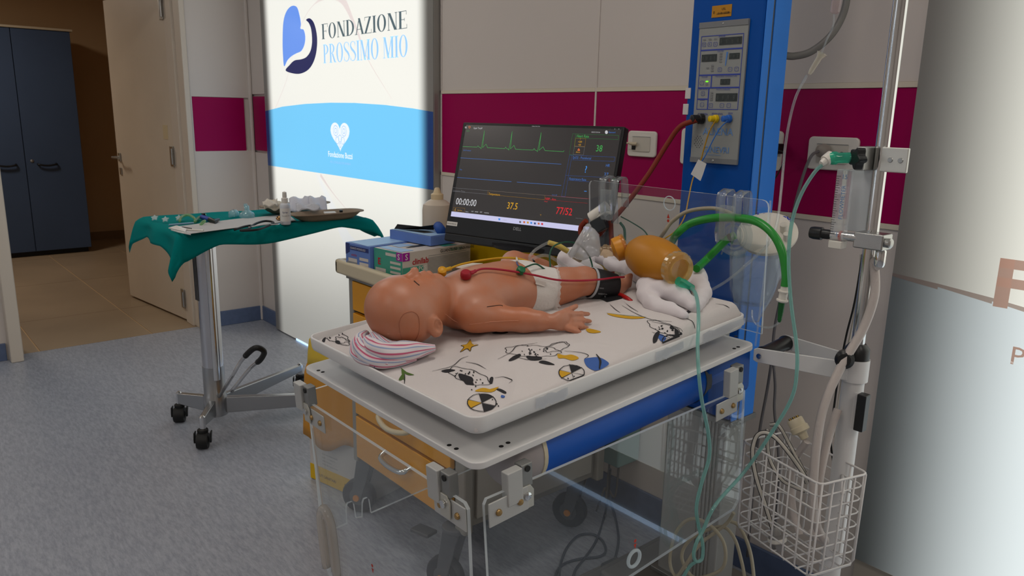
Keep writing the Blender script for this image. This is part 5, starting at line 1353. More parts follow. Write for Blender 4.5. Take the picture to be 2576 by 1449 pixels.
# nearest box: long side faces the camera
g = onY(1013, 690, 1.195); g.z = DZ; gtop = onY(1012, 637, 1.195).z
ge = Vector((-.035, .277, 0)); gl_ = 0.282; ge.normalize(); gf = Vector((-ge.y, ge.x, 0))      # gf points left (-X)
gh = gtop-DZ; gwid = 0.135
t = thing('glove_box', 'white and green glove box with an open black slot on the cart', 'glove box', tuple(g+ge*gl_/2+gf*gwid/2), 'glove boxes on the cart')
oriented_box('carton', g, ge, gf, (gl_, gwid, gh), M_BOXW, t)
def gs(a, b, d=0.0008): return g+ge*(a*gl_)+Z_*(b*gh)-gf*d           # long side, 0..1
def gt(a, b, d=0.0008): return g+ge*(a*gl_)+gf*(b*gwid)+Z_*(gh+d)    # top
def ge_(a, b, d=0.0008): return g+gf*(a*gwid)+Z_*(b*gh)-ge*d         # near end, a from right to left
quad('end_print', [ge_(0.0, 0.0), ge_(0.0, 1), ge_(1, 1), ge_(1, 0.0)], M_BOXG, t)
tagp = quad('size_tag', [gs(0, .72, .0012), gs(.095, .72, .0012), gs(.095, .99, .0012), gs(0, .99, .0012)], M_PURP, t)
text('lettering', 'S', gh*.27, gs(.03, .76, .0014), ge, Z_, M_PAPER, tagp, bold=.0003)
tg2 = quad('size_tag', [ge_(.0, .72, .0012), ge_(.0, .99, .0012), ge_(.2, .99, .0012), ge_(.2, .72, .0012)], M_PURP, t)
text('lettering', 'S', gh*.27, ge_(.16, .76, .0014), -gf, Z_, M_PAPER, tg2, bold=.0003)
text('lettering', 'clinilab', gh*.27, gs(.13, .57), ge, Z_, M_REDP, t, sx=.95, bold=.0005)
quad('green_stripe', [gs(.0, .30), gs(.285, .30), gs(.285, .50), gs(.0, .50)], M_BOXG, t)
text('lettering', '200 PCS', gh*.20, gs(.10, .345, .0012), ge, Z_, M_PAPER, t, bold=.0002)
text('lettering', 'GUANTI IN', gh*.15, gs(.53, .83), ge, Z_, M_TXT, t, bold=.0002); text('lettering', 'NITRILE', gh*.15, gs(.69, .83), ge, Z_, M_BOXG, t); text('lettering', 'SENZA POLVERE', gh*.12, gs(.82, .83), ge, Z_, M_TXT, t, sx=.8, bold=.0002)
random.seed(5)
for k in range(15):
    b = 0.70-0.042*k; x = .345
    quad('fine_print', [gs(x, b), gs(.985-.04*random.random(), b), gs(.985, b+.017), gs(x, b+.017)], M_GREYPL, t)
quad('fine_print', [gs(.36, .77), gs(.93, .77), gs(.93, .785), gs(.36, .785)], M_GREYPL, t)
for k in range(4):
    quad('end_label', [ge_(.06, .58-.16*k, .0012), ge_(.06, .66-.16*k, .0012), ge_(.42, .66-.16*k, .0012), ge_(.42, .58-.16*k, .0012)], M_BOXW, t)
quad('end_label', [ge_(.58, .24, .0012), ge_(.58, .36, .0012), ge_(.95, .36, .0012), ge_(.95, .24, .0012)], M_BOXW, t)
quad('end_label', [ge_(.22, .82, .0012), ge_(.22, .92, .0012), ge_(.58, .92, .0012), ge_(.58, .82, .0012)], M_BOXW, t)
text('lettering', 'E', gh*.3, ge_(.86, .48, .0012), -gf, Z_, M_REDP, t, bold=.001)
slot = [(.22, .46), (.35, .56), (.6, .58), (.82, .52), (.88, .46), (.75, .42), (.5, .40), (.32, .40)]
quad('dispensing_slot', [gt(a, b, .001) for a, b in slot], M_BLACK, t)
for (a0, a1, b0, b1, m) in ((.02, .2, .1, .95, M_PALEBLUE), (.2, .42, .62, .98, M_PALEBLUE), (.60, .80, .02, .30, M_BOXG), (.80, .98, .70, .98, M_BOXG)): quad('top_print', [gt(a0, b0), gt(a1, b0), gt(a1-.05, b1), gt(a0+.02, b1)], m, t)
# blue box behind it
g2 = g+gf*(gwid+0.006)+ge*(-0.012)
t = thing('glove_box', 'pale blue glove box standing left of the green one on the cart', 'glove box', tuple(g2+ge*.12+gf*.06), 'glove boxes on the cart')
h2 = gh*1.02
oriented_box('carton', g2, ge, gf, (0.245, 0.125, h2), M_BOXB, t)
def be_(a, b, d=0.0008): return g2+gf*(a*0.125)+Z_*(b*h2)-ge*d
nb_ = quad('end_print', [be_(.05, .78), be_(.05, .92), be_(.80, .92), be_(.80, .78)], M_NAVY, t)
text('lettering', 'GUANTI MONOUSO', h2*.10, be_(.78, .815, .0012), -gf, Z_, M_PAPER, nb_, sx=.9)
text('lettering', 'nitrile', h2*.13, be_(.75, .58, .001), -gf, Z_, M_REDP, t)
quad('end_label', [be_(.52, .38), be_(.52, .50), be_(.88, .50), be_(.88, .38)], M_BOXW, t); quad('end_label', [be_(.52, .22), be_(.52, .38), be_(.95, .38), be_(.95, .22)], M_GREYPL, t)
for k in range(3): quad('end_label', [be_(.06, .48-.16*k), be_(.06, .58-.16*k), be_(.42, .58-.16*k), be_(.42, .48-.16*k)], M_BOXW, t)
quad('corner_flash', [be_(.82, .70), be_(.82, .98), be_(.99, .98), be_(.99, .60)], M_NAVY, t)
quad('top_print', [g2+ge*.0+gf*.01+Z_*(h2+.0008), g2+ge*.2+gf*.01+Z_*(h2+.0008), g2+ge*.18+gf*.115+Z_*(h2+.0008), g2+ge*.01+gf*.115+Z_*(h2+.0008)], M_PALEBLUE, t)
# third box, further back, flap torn open
o3 = Vector((-1.935, 1.325, gtop+0.0025)); h3 = 0.030
t = thing('glove_box', 'flattened opened glove box with torn black flap lying on the other two', 'glove box', tuple(o3+ge*.05+gf*.09), 'glove boxes on the cart')
oriented_box('carton', o3, ge, gf, (0.105, 0.20, h3), M_BOXB, t)
def t3(a, b, d=.001): return o3+ge*(a*.105)+gf*(b*.20)+Z_*(h3+d)
quad('top_print', [t3(.02, .02), t3(.98, .02), t3(.98, .98), t3(.02, .98)], M_PALEBLUE, t)
MB().add([t3(.1, .95, .002), t3(.5, .6, .004), t3(.45, .5, .016), t3(.15, .9, .018)], [(0, 1, 2, 3)]).add([t3(.5, .6, .004), t3(.9, .45, .002), t3(.8, .4, .02), t3(.45, .5, .016)], [(0, 1, 2, 3)]).build('torn_flap', M_BLACK, t, solid=.0008)
quad('slot', [t3(.2, .9, .0015), t3(.25, .3, .0015), t3(.6, .25, .0015), t3(.6, .85, .0015)], M_BLACK, t)
MB().tube([t3(.6, .1, .01), t3(.9, .35, .016)], .016, 10).build('glove_tip', pbr('blue nitrile', '#1f4fa0', .6), t, smooth=True)
# spray bottle without trigger
bp0 = onY(1100, 600, 1.47)
t = thing('plastic_bottle', 'tall white plastic bottle with cream screw cap beside the monitor', 'bottle', (bp0.x, 1.47, DZ))
bz = onY(1100, 505, 1.47).z
MB().lathe([(0.047, 0), (0.05, 0.006), (0.05, bz-DZ-0.03), (0.047, bz-DZ-0.012), (0.032, bz-DZ), (0.019, bz-DZ+0.006)], (bp0.x, 1.47, DZ), n=28).build('body', pbr('milky white plastic', '#cdbfae', 0.4), t, smooth=True, sharp=40)
ct = onY(1100, 472, 1.47).z
MB().lathe([(0.021, bz-DZ+0.004), (0.021, bz-DZ+0.022), (0.014, bz-DZ+0.026), (0.009, ct-DZ-0.004), (0.006, ct-DZ)], (bp0.x, 1.47, DZ), n=20).build('cap', pbr('cream cap', '#d9c39c', 0.4), t, smooth=True, sharp=40)
MB().lathe([(0.0505, 0.03), (0.0505, 0.11)], (bp0.x, 1.47, DZ), n=28, caps=False).build('label_band', pbr('grey label', '#b5aca3', 0.6), t, smooth=True)

# ================================================================== wall sockets
def socket(x0, y0, x1, y1, label, mods, plug=None):
    a = onY(x0, y1, WY-0.004); b = onY(x1, y0, WY-0.004)
    cx, cz = (a.x+b.x)/2, (a.z+b.z)/2; w, h = b.x-a.x, b.z-a.z
    t = thing('wall_socket', label, 'wall socket', (cx, WY, cz), 'wall sockets in the magenta strip')
    MB().prism(rrect(w, h, 0.012, 5, cx, cz), (0, WY-0.001, 0), X_, Z_, 0.010).build('plate', M_WHITEPLASTIC, t, bevel=0.004, seg=3)
    MB().prism(rrect(w*0.62, h*0.60, 0.004, 3, cx, cz), (0, WY-0.0105, 0), X_, Z_, 0.003).build('insert', pbr('socket insert', '#c6c1b6', 0.4), t, bevel=0.001)
    MB().bx(cx-w*.31, cx+w*.31, WY-0.0142, WY-0.012, cz+h*.27, cz+h*.29).build('groove', M_GREYPL, t)
    for k in mods:
        MB().lathe([(0.008, 0), (0.008, 0.001)], (cx+k*w, WY-0.0136, cz-h*.02), (0, -1, 0), 16).build('outlet_hole', M_DARKHOLE, t)
    return t, cx, cz
so, sx_, sz_ = socket(1580, 331, 1655, 392, 'white wall socket with a network plug, right of the monitor', ())
MB().bx(sx_-0.038, sx_-0.022, WY-0.0146, WY-0.0134, sz_-0.02, sz_+0.002).build('network_port', M_DARKHOLE, so)
socket(1712, 330, 1974, 412, 'white wall socket half hidden behind the blue column', (0.38, 0.45))
socket(2030, 347, 2166, 424, 'white wall socket with a grey plug behind the pole', (-0.2, 0.0, 0.2))
# ================================================================== smooth-blended solids (signed distance grid -> mesh)
class Solid:
    def __init__(s, lo, hi, h):
        s.h = h; s.lo = np.array(lo, float); n = np.ceil((np.array(hi)-s.lo)/h).astype(int)+1
        s.n = n; s.F = np.full(n, 1.0, np.float32)
        s.ax = [s.lo[i]+h*np.arange(n[i]) for i in range(3)]
    def _sub(s, lo, hi, pad):
        i0 = np.maximum(0, np.floor((np.array(lo)-pad-s.lo)/s.h).astype(int)); i1 = np.minimum(s.n, np.ceil((np.array(hi)+pad-s.lo)/s.h).astype(int)+1)
        sl = tuple(slice(a, b) for a, b in zip(i0, i1))
        X, Y, Z = np.meshgrid(*[s.ax[k][sl[k]] for k in range(3)], indexing='ij')
        return sl, np.stack([X, Y, Z], -1)
    def _put(s, sl, d, k, op):
        A = s.F[sl]; d = d.astype(np.float32)
        if op == 'add':
            if k > 0: hh = np.maximum(k-np.abs(A-d), 0)/k; s.F[sl] = np.minimum(A, d)-hh*hh*k/4
            else: s.F[sl] = np.minimum(A, d)
        else:
            if k > 0: hh = np.maximum(k-np.abs(A+d), 0)/k; s.F[sl] = np.maximum(A, -d)+hh*hh*k/4
            else: s.F[sl] = np.maximum(A, -d)
    def cap(s, a, b, ra, rb=None, k=0.01, op='add'):
        rb = ra if rb is None else rb; a, b = np.array(a, float), np.array(b, float); r = max(ra, rb)
        sl, P = s._sub(np.minimum(a, b)-r, np.maximum(a, b)+r, k+0.012)
        ab = b-a; t = np.clip(((P-a)@ab)/max(ab@ab, 1e-12), 0, 1)
        d = np.linalg.norm(P-(a+t[..., None]*ab), axis=-1)-(ra+(rb-ra)*t)
        s._put(sl, d, k, op); return s
    def chain(s, pts, rad, k=0.01, op='add'):
        for i in range(len(pts)-1): s.cap(pts[i], pts[i+1], rad[i], rad[i+1], k if i == 0 else min(k, 0.004) if op == 'add' else k, op)
        return s
    def ell(s, c, r, k=0.01, op='add', rot=None):
        c, r = np.array(c, float), np.array(r, float); m = r.max()
        sl, P = s._sub(c-m, c+m, k+0.012); Q = P-c
        if rot is not None: Q = Q@np.array(rot)
        k0 = np.linalg.norm(Q/r, axis=-1); k1 = np.linalg.norm(Q/(r*r), axis=-1)
        s._put(sl, k0*(k0-1)/np.maximum(k1, 1e-9), k, op); return s
    def mesh(s):
        F = s.F; n = s.n; ins = F < 0
        c = np.zeros(n-1, np.int8); acc = np.zeros(tuple(n-1)+(3,), np.float32); cnt = np.zeros(n-1, np.float32)
        def corner(o): return tuple(slice(o[k], n[k]-1+o[k]) for k in range(3))
        C = [(i, j, k) for i in (0, 1) for j in (0, 1) for k in (0, 1)]
        for o in C: c += ins[corner(o)]
        for ax in range(3):
            for o in C:
                if o[ax]: continue
                p = list(o); p[ax] = 1
                a, b = F[corner(o)], F[corner(tuple(p))]
                cr = (a < 0) != (b < 0); t = np.where(cr, a/np.where(cr, a-b, 1), 0)
                for q_ in range(3): acc[..., q_] += np.where(cr, (t if q_ == ax else o[q_]), 0)
                cnt += cr
        act = (c > 0) & (c < 8); idx = -np.ones(n-1, np.int64); w = np.argwhere(act); idx[act] = np.arange(len(w))
        V = s.lo+s.h*(w+acc[act]/cnt[act][:, None])
        faces = []
        for ax in range(3):
            o = [0, 0, 0]; a1, a2 = (ax+1) % 3, (ax+2) % 3
            sl0 = [slice(1, n[k]-1) for k in range(3)]; sl0[ax] = slice(0, n[ax]-1)
            sl1 = list(sl0); sl1[ax] = slice(1, n[ax])
            A, B = ins[tuple(sl0)], ins[tuple(sl1)]
            def cell(d1, d2):
                q_ = [None]*3; q_[ax] = slice(0, n[ax]-1); q_[a1] = slice(1-d1, n[a1]-1-d1); q_[a2] = slice(1-d2, n[a2]-1-d2)
                return idx[tuple(q_)]
            c00, c10, c11, c01 = cell(0, 0), cell(1, 0), cell(1, 1), cell(0, 1)
            m = A & ~B; faces.append(np.stack([c00[m], c10[m], c11[m], c01[m]], -1))
            m = ~A & B; faces.append(np.stack([c00[m], c01[m], c11[m], c10[m]], -1))
        return V, np.concatenate(faces)
def solid_obj(name, S, mat, parent=None, to=None, smooth_it=2, loc=None):
    V, Fc = S.mesh()
    # light Laplacian polish
    for _ in range(smooth_it):
        acc = np.zeros_like(V); cnt = np.zeros(len(V))
        for i in range(4):
            a, b = Fc[:, i], Fc[:, (i+1) % 4]
            np.add.at(acc, a, V[b]); np.add.at(cnt, a, 1); np.add.at(acc, b, V[a]); np.add.at(cnt, b, 1)
        V = V*0.5+0.5*acc/cnt[:, None]
    to = to or (lambda a: a)
    V = to(V)
    if parent is None: o0 = np.array(loc if loc is not None else [(V[:, 0].min()+V[:, 0].max())/2, (V[:, 1].min()+V[:, 1].max())/2, V[:, 2].min()])
    else: o0 = np.array(org(parent))
    me = bpy.data.meshes.new(name); V = V-o0
    me.vertices.add(len(V)); me.vertices.foreach_set('co', V.ravel())
    me.loops.add(len(Fc)*4); me.loops.foreach_set('vertex_index', Fc.ravel().astype(np.int32))
    me.polygons.add(len(Fc)); me.polygons.foreach_set('loop_start', np.arange(0, len(Fc)*4, 4, dtype=np.int32))
    me.polygons.foreach_set('use_smooth', np.ones(len(Fc), bool))
    me.update(calc_edges=True); me.validate()
    me.materials.append(mat)
    o = bpy.data.objects.new(name, me); COL.objects.link(o)
    if parent is not None: o.parent = parent
    else: o.location = o0
    ROOT[o.name] = Vector(o0)
    return o
def bedmap(V):
    M = np.array([BX, BY, BZ]); return np.array(BO)+V@M

# ================================================================== infant manikin, lying on its back
UC = -0.355
def skin():
    m = bpy.data.materials.new('manikin skin'); m.use_nodes = True; nt = m.node_tree; b = nt.nodes['Principled BSDF']
    tc = nt.nodes.new('ShaderNodeTexCoord'); n = nt.nodes.new('ShaderNodeTexNoise'); n.inputs['Scale'].default_value = 16; n.inputs['Detail'].default_value = 4
    nt.links.new(tc.outputs['Object'], n.inputs['Vector'])
    rp = nt.nodes.new('ShaderNodeValToRGB'); e = rp.color_ramp.elements
    e[0].position, e[0].color = 0.38, lin('#b98067'); e[1].position, e[1].color = 0.66, lin('#bb7350')
    nt.links.new(n.outputs['Fac'], rp.inputs[0]); nt.links.new(rp.outputs[0], b.inputs['Base Color'])
    b.inputs['Roughness'].default_value = 0.42; b.inputs['Subsurface Weight'].default_value = 0.12; b.inputs['Subsurface Radius'].default_value = (1, .35, .2); b.inputs['Subsurface Scale'].default_value = 0.006
    n2 = nt.nodes.new('ShaderNodeTexNoise'); n2.inputs['Scale'].default_value = 700
    nt.links.new(tc.outputs['Object'], n2.inputs['Vector'])
    bp = nt.nodes.new('ShaderNodeBump'); bp.inputs['Strength'].default_value = 0.04; bp.inputs['Distance'].default_value = 0.002
    nt.links.new(n2.outputs['Fac'], bp.inputs['Height']); nt.links.new(bp.outputs[0], b.inputs['Normal'])
    return m
M_SKIN = skin()
BABY = thing('infant_manikin', 'pink bald newborn manikin lying on its back on the warmer', 'manikin', tuple(bed(UC, 0.25, 0.08)))
S = Solid((-0.55, 0.0, 0.05), (-0.12, 0.69, 0.24), 0.0023)
# --- head
S.ell((UC+0.011, 0.112, 0.134), (0.0660, 0.0650, 0.0600), 0.02)
S.ell((UC+0.004, 0.097, 0.151), (0.056, 0.050, 0.048), 0.03)
S.ell((UC, 0.150, 0.150), (0.048, 0.048, 0.044), 0.03)
S.ell((UC, 0.182, 0.156), (0.032, 0.026, 0.028), 0.025)
for s in (-1, 1):
    S.ell((UC+s*0.028, 0.163, 0.160), (0.021, 0.025, 0.023), 0.016)          # cheeks
    S.ell((UC+s*0.0205, 0.128, 0.1985), (0.0125, 0.0085, 0.008), 0.012, 'sub')  # eye sockets
    S.ell((UC+s*0.0205, 0.129, 0.1865), (0.0115, 0.0085, 0.0085), 0.004)        # closed lids
    S.ell((UC+s*0.019, 0.114, 0.1925), (0.014, 0.006, 0.0062), 0.008)         # brow ridge
S.chain([(UC, 0.121, 0.190), (UC, 0.135, 0.1965), (UC, 0.1460, 0.2055)], [0.0055, 0.0062, 0.0078], 0.008)   # nose
for s in (-1, 1): S.ell((UC+s*0.0072, 0.1465, 0.1995), (0.0052, 0.0058, 0.0055), 0.004)
for s in (-1, 1): S.ell((UC+s*0.004, 0.1525, 0.2020), (0.0022, 0.0020, 0.0030), 0.002, 'sub')
S.ell((UC, 0.166, 0.1905), (0.017, 0.012, 0.0085), 0.010)                     # muzzle
S.chain([(UC-0.012, 0.1672, 0.1925), (UC, 0.1662, 0.1972), (UC+0.012, 0.1672, 0.1925)], [0.003, 0.0046, 0.003], 0.004)
S.chain([(UC-0.011, 0.1766, 0.1905), (UC, 0.1774, 0.1945), (UC+0.011, 0.1766, 0.1905)], [0.003, 0.005, 0.003], 0.004)
S.chain([(UC-0.015, 0.1718, 0.1915), (UC, 0.1722, 0.2005), (UC+0.015, 0.1718, 0.1915)], [0.0012, 0.0018, 0.0012], 0.002, 'sub')
S.ell((UC, 0.1935, 0.1795), (0.013, 0.011, 0.0105), 0.012)                    # chin
# --- ears
for s in (-1, 1):
    e = UC+0.006+s*0.0685
    th = R(18); rot = np.array([[1, 0, 0], [0, math.cos(th), -math.sin(th)], [0, math.sin(th), math.cos(th)]])
    S.ell((e+s*0.001, 0.1330, 0.117), (0.0072, 0.0160, 0.0215), 0.005, 'add', rot)
    S.ell((e+s*0.0070, 0.1365, 0.1195), (0.0052, 0.0082, 0.0125), 0.003, 'sub', rot)
    S.ell((e+s*0.0020, 0.1370, 0.120), (0.0030, 0.0040, 0.0060), 0.002, 'add', rot)
    S.ell((e+s*0.0045, 0.1405, 0.122), (0.0040, 0.0030, 0.0050), 0.002, 'sub')
# --- neck and trunk
S.cap((UC, 0.170, 0.130), (UC, 0.240, 0.128), 0.036, 0.042, 0.03)
S.ell((UC, 0.280, 0.128), (0.079, 0.068, 0.0560), 0.035)
S.ell((UC, 0.335, 0.127), (0.075, 0.070, 0.0545), 0.03)
S.ell((UC, 0.385, 0.123), (0.072, 0.066, 0.0535), 0.03)
S.ell((UC, 0.425, 0.115), (0.070, 0.048, 0.044), 0.03)
for s in (-1, 1): S.cap((UC, 0.245, 0.122), (UC+s*0.064, 0.238, 0.118), 0.036, 0.031, 0.03)
S.ell((UC, 0.395, 0.1785), (0.0045, 0.0045, 0.004), 0.004, 'sub')             # navel
# --- right arm, straight, resting on the cloth, palm turned inwards
S.chain([(-0.290, 0.230, 0.115), (-0.256, 0.266, 0.107), (-0.222, 0.296, 0.104)], [0.031, 0.0250, 0.0215], 0.022)
S.chain([(-0.222, 0.296, 0.104), (-0.198, 0.312, 0.1035), (-0.181, 0.326, 0.103)], [0.0215, 0.0190, 0.0135], 0.012)
S.ell((-0.169, 0.344, 0.102), (0.0100, 0.0210, 0.0185), 0.012)
def fpt(x, y, u): return np.array(bu(x, y, u))
palm = [fpt(1434, 790, -0.165), fpt(1438, 804, -0.162), fpt(1436, 816, -0.160), fpt(1428, 826, -0.158)]
tips = [fpt(1480, 790, -0.170), fpt(1484, 808, -0.160), fpt(1478, 826, -0.152), fpt(1465, 841, -0.146)]
for p, q_ in zip(palm, tips):
    m_ = p*0.48+q_*0.52+np.array((0.0035, 0, 0.001))
    S.chain([p, m_, q_], [0.0062, 0.0052, 0.0042], 0.004)
tb = fpt(1449, 770, -0.182)
S.chain([(-0.174, 0.338, 0.112), fpt(1425, 784, -0.176), tb], [0.0085, 0.0068, 0.0050], 0.008)
# --- left arm on the far side
S.chain([(-0.424, 0.235, 0.115), (-0.468, 0.272, 0.104), (-0.492, 0.315, 0.098), (-0.500, 0.360, 0.094)], [0.031, 0.026, 0.023, 0.016], 0.022)
S.ell((-0.502, 0.385, 0.093), (0.018, 0.022, 0.011), 0.012)
for k in range(4): S.chain([(-0.513+0.0075*k, 0.398, 0.093), (-0.514+0.008*k, 0.418, 0.092), (-0.514+0.0085*k, 0.433, 0.088)], [0.006, 0.0056, 0.005], 0.004)
S.chain([(-0.490, 0.375, 0.094), (-0.480, 0.393, 0.093), (-0.476, 0.405, 0.091)], [0.007, 0.0065, 0.0055], 0.006)
# --- right leg: thigh forward and up, knee bent, shin down to the cloth
S.chain([(-0.318, 0.432, 0.113), (-0.298, 0.475, 0.122)], [0.040, 0.034], 0.03)
S.chain([(-0.298, 0.475, 0.122), (-0.278, 0.512, 0.127)], [0.034, 0.0285], 0.015)
S.chain([(-0.278, 0.512, 0.126), (-0.264, 0.550, 0.115), (-0.252, 0.584, 0.101)], [0.0275, 0.0230, 0.0170], 0.014)
S.chain([(-0.252, 0.586, 0.099), (-0.251, 0.600, 0.104), (-0.249, 0.609, 0.110)], [0.0165, 0.0145, 0.0125], 0.01)
for k, (dw, r_) in enumerate(((0.011, 0.0062), (0.0050, 0.0054), (-0.0005, 0.0050), (-0.0055, 0.0047), (-0.010, 0.0044))):
    S.chain([(-0.248+0.001*k, 0.609, 0.110+dw*0.8), (-0.246+0.001*k, 0.622-0.0018*k, 0.111+dw)], [r_, r_*0.95], 0.003)
# --- left leg: knee up and out, seen over the belly
S.chain([(-0.395, 0.430, 0.112), (-0.428, 0.446, 0.138), (-0.440, 0.458, 0.147)], [0.040, 0.034, 0.029], 0.03)
S.chain([(-0.440, 0.458, 0.147), (-0.430, 0.496, 0.139), (-0.420, 0.525, 0.126)], [0.028, 0.023, 0.021], 0.006)
S.chain([(-0.424, 0.525, 0.122), (-0.414, 0.545, 0.112), (-0.408, 0.558, 0.112)], [0.021, 0.017, 0.013], 0.010)
body = solid_obj('body', S, M_SKIN, BABY, bedmap, 2)
# eye slits, chest cut, seams and ports as thin inlays
M_SLIT = pbr('dark slit', '#2b1712', 0.6); M_SEAM = pbr('seam line', '#a9664a', 0.5)
import mathutils.bvhtree as _bvh
bpy.context.view_layer.update()
_mw = body.matrix_world
_bt = _bvh.BVHTree.FromPolygons([_mw @ v.co for v in body.data.vertices], [tuple(p.vertices) for p in body.data.polygons])
def skinpt(x, y, d=0.0005):
    """place on the manikin's surface seen at photograph place x, y"""
    h_ = _bt.ray_cast(CAM, ray(x, y).normalized())
    return h_[0]+h_[1]*d if h_[0] is not None else None
def inlay(name, pix, wid, mat, parent=BABY, d=0.0004):
    P = [skinpt(a, b, d) for a, b in pix]; P = [p for p in P if p is not None]
    if len(P) < 2: return None
    return MB().tube(crom(P, 5), wid, 6).build(name, mat, parent, smooth=True)
inlay('eye_slit', [(1042, 707), (1047, 712), (1053, 717), (1055, 718)], 0.0009, M_SLIT)
inlay('chest_cut', [(1225, 772), (1240, 770), (1258, 768), (1265, 770)], 0.0006, M_SLIT)
inlay('head_plate_seam', [(1008, 800), (1018, 788), (1036, 784), (1050, 792), (1055, 812), (1053, 838), (1044, 856), (1026, 868), (1014, 860), (1007, 838), (1004, 815), (1008, 800)], 0.0005, M_SEAM)
inlay('head_seam', [(922, 830), (940, 838), (975, 840), (1008, 838)], 0.00035, pbr('pale seam', '#d99c80', .5))
inlay('arm_seam', [(1120, 790), (1150, 810), (1185, 815), (1230, 810), (1300, 806), (1380, 806)], 0.00035, pbr('pale seam', '#d99c80', .5))
inlay('injection_port', [(1132, 822), (1137, 827)], 0.0022, M_SLIT, d=-0.0010)
inlay('leg_port', [(1339, 652), (1345, 660)], 0.0028, M_BLACK, d=-0.0010)

# diaper: a padded shell around the pelvis, child of the manikin
M_DIAPER = pbr('white diaper', '#d9d4d0', 0.8, bump=0.6, bscale=180)
D = Solid((-0.47, 0.34, 0.055), (-0.24, 0.515, 0.20), 0.0022)
D.ell((UC, 0.385, 0.123), (0.0745, 0.069, 0.0560), 0.02); D.ell((UC, 0.425, 0.115), (0.0735, 0.053, 0.0475), 0.03)
D.cap((UC, 0.425, 0.105), (UC, 0.480, 0.098), 0.034, 0.026, 0.03)
D.chain([(-0.318, 0.425, 0.113), (-0.308, 0.455, 0.118)], [0.0435, 0.0400], 0.02); D.chain([(-0.392, 0.425, 0.113), (-0.405, 0.440, 0.120)], [0.043, 0.041], 0.02)
# waist and leg openings
G = np.meshgrid(*D.ax, indexing='ij')
wob = 0.003*np.sin(G[2]*180)+0.0022*np.sin(G[2]*330+G[0]*90)
D.F = np.maximum(D.F, (0.381+wob-0.14*(0.175-G[2])-0.12*np.maximum(G[0]-UC, 0))-G[1]).astype(np.float32)
nl = np.array((0.42, 0.88, -0.22)); nl /= np.linalg.norm(nl)
LC = (-0.303, 0.449, 0.118)
pr = (G[0]-LC[0])*nl[0]+(G[1]-LC[1])*nl[1]+(G[2]-LC[2])*nl[2]+wob*0.8
D.F = np.maximum(D.F, np.where(G[0] > UC+0.02, pr, -1)).astype(np.float32)
nl2 = np.array((-0.6, 0.76, 0.25)); nl2 /= np.linalg.norm(nl2)
pr2 = (G[0]+0.412)*nl2[0]+(G[1]-0.446)*nl2[1]+(G[2]-0.125)*nl2[2]+wob*0.8
D.F = np.maximum(D.F, np.where(G[0] < UC-0.02, pr2, -1)).astype(np.float32)
dia = solid_obj('diaper', D, M_DIAPER, BABY, bedmap, 1)
random.seed(2)
# frilled cuff around the near leg opening
fr_ = MB(); N = 60; rings = []
bt2_ = _bt
for i in range(N):
    a = 2*math.pi*i/N
    c0 = Vector((-0.307, 0.444, 0.115)); n_v = Vector(tuple(nl)); e1 = Vector((0, 0, 1)); e1 = (e1-n_v*e1.dot(n_v)).normalized(); e2 = n_v.cross(e1)
    r1 = 0.041+0.002*math.sin(9*a); k_ = 0.35+0.65*max(0, -math.cos(a)); r2 = r1+k_*(0.016+0.004*math.sin(17*a)+0.003*math.sin(29*a))
    d1 = c0+(e1*math.cos(a)+e2*math.sin(a))*r1; d2 = c0+(e1*math.cos(a)+e2*math.sin(a))*r2+n_v*k_*(0.012+0.005*math.sin(23*a))
    rings.append((bed(*d1), bed(*d2)))
vs = [p for r_ in rings for p in r_]
mobj('leg_frill', vs, [(2*i, 2*((i+1) % N), 2*((i+1) % N)+1, 2*i+1) for i in range(N)], clear('thin nonwoven', (.9, .9, .9), haze=0.75, hazecol=(.85, .83, .81), rough=.5), dia, smooth=True)
tp0 = [skinpt(1345, 705, .004), skinpt(1372, 712, .004), skinpt(1368, 722, .004), skinpt(1344, 716, .004)]
if all(p is not None for p in tp0): MB().add(tp0, [(0, 1, 2, 3)]).build('printed_tab', pbr('tab print', '#cfc6c0', .6), dia)

# ================================================================== striped knitted hat bunched under the head
def stripes():
    m = bpy.data.materials.new('striped knit'); m.use_nodes = True; nt = m.node_tree; b = nt.nodes['Principled BSDF']
    uvn = nt.nodes.new('ShaderNodeAttribute'); uvn.attribute_name = 'stripe'
    n = nt.nodes.new('ShaderNodeMath'); n.operation = 'FRACT'; nt.links.new(uvn.outputs['Fac'], n.inputs[0])
    rp = nt.nodes.new('ShaderNodeValToRGB'); rp.color_ramp.interpolation = 'LINEAR'; e = rp.color_ramp.elements
    cols = [(0, '#dcd6da'), (.16, '#dcd6da'), (.22, '#c25478'), (.34, '#c25478'), (.40, '#dfc9d2'), (.60, '#dcd6da'), (.66, '#93a3c6'), (.76, '#93a3c6'), (.82, '#dcd6da')]
    e[0].position, e[0].color = 0, lin(cols[0][1]); e[1].position, e[1].color = 1, lin('#dcd6da')
    for p, c_ in cols[1:]: k = e.new(p); k.color = lin(c_)
    nt.links.new(n.outputs[0], rp.inputs[0]); nt.links.new(rp.outputs[0], b.inputs['Base Color'])
    b.inputs['Roughness'].default_value = 0.9; b.inputs['Sheen Weight'].default_value = 0.3
    return m
M_STRIPE = stripes()
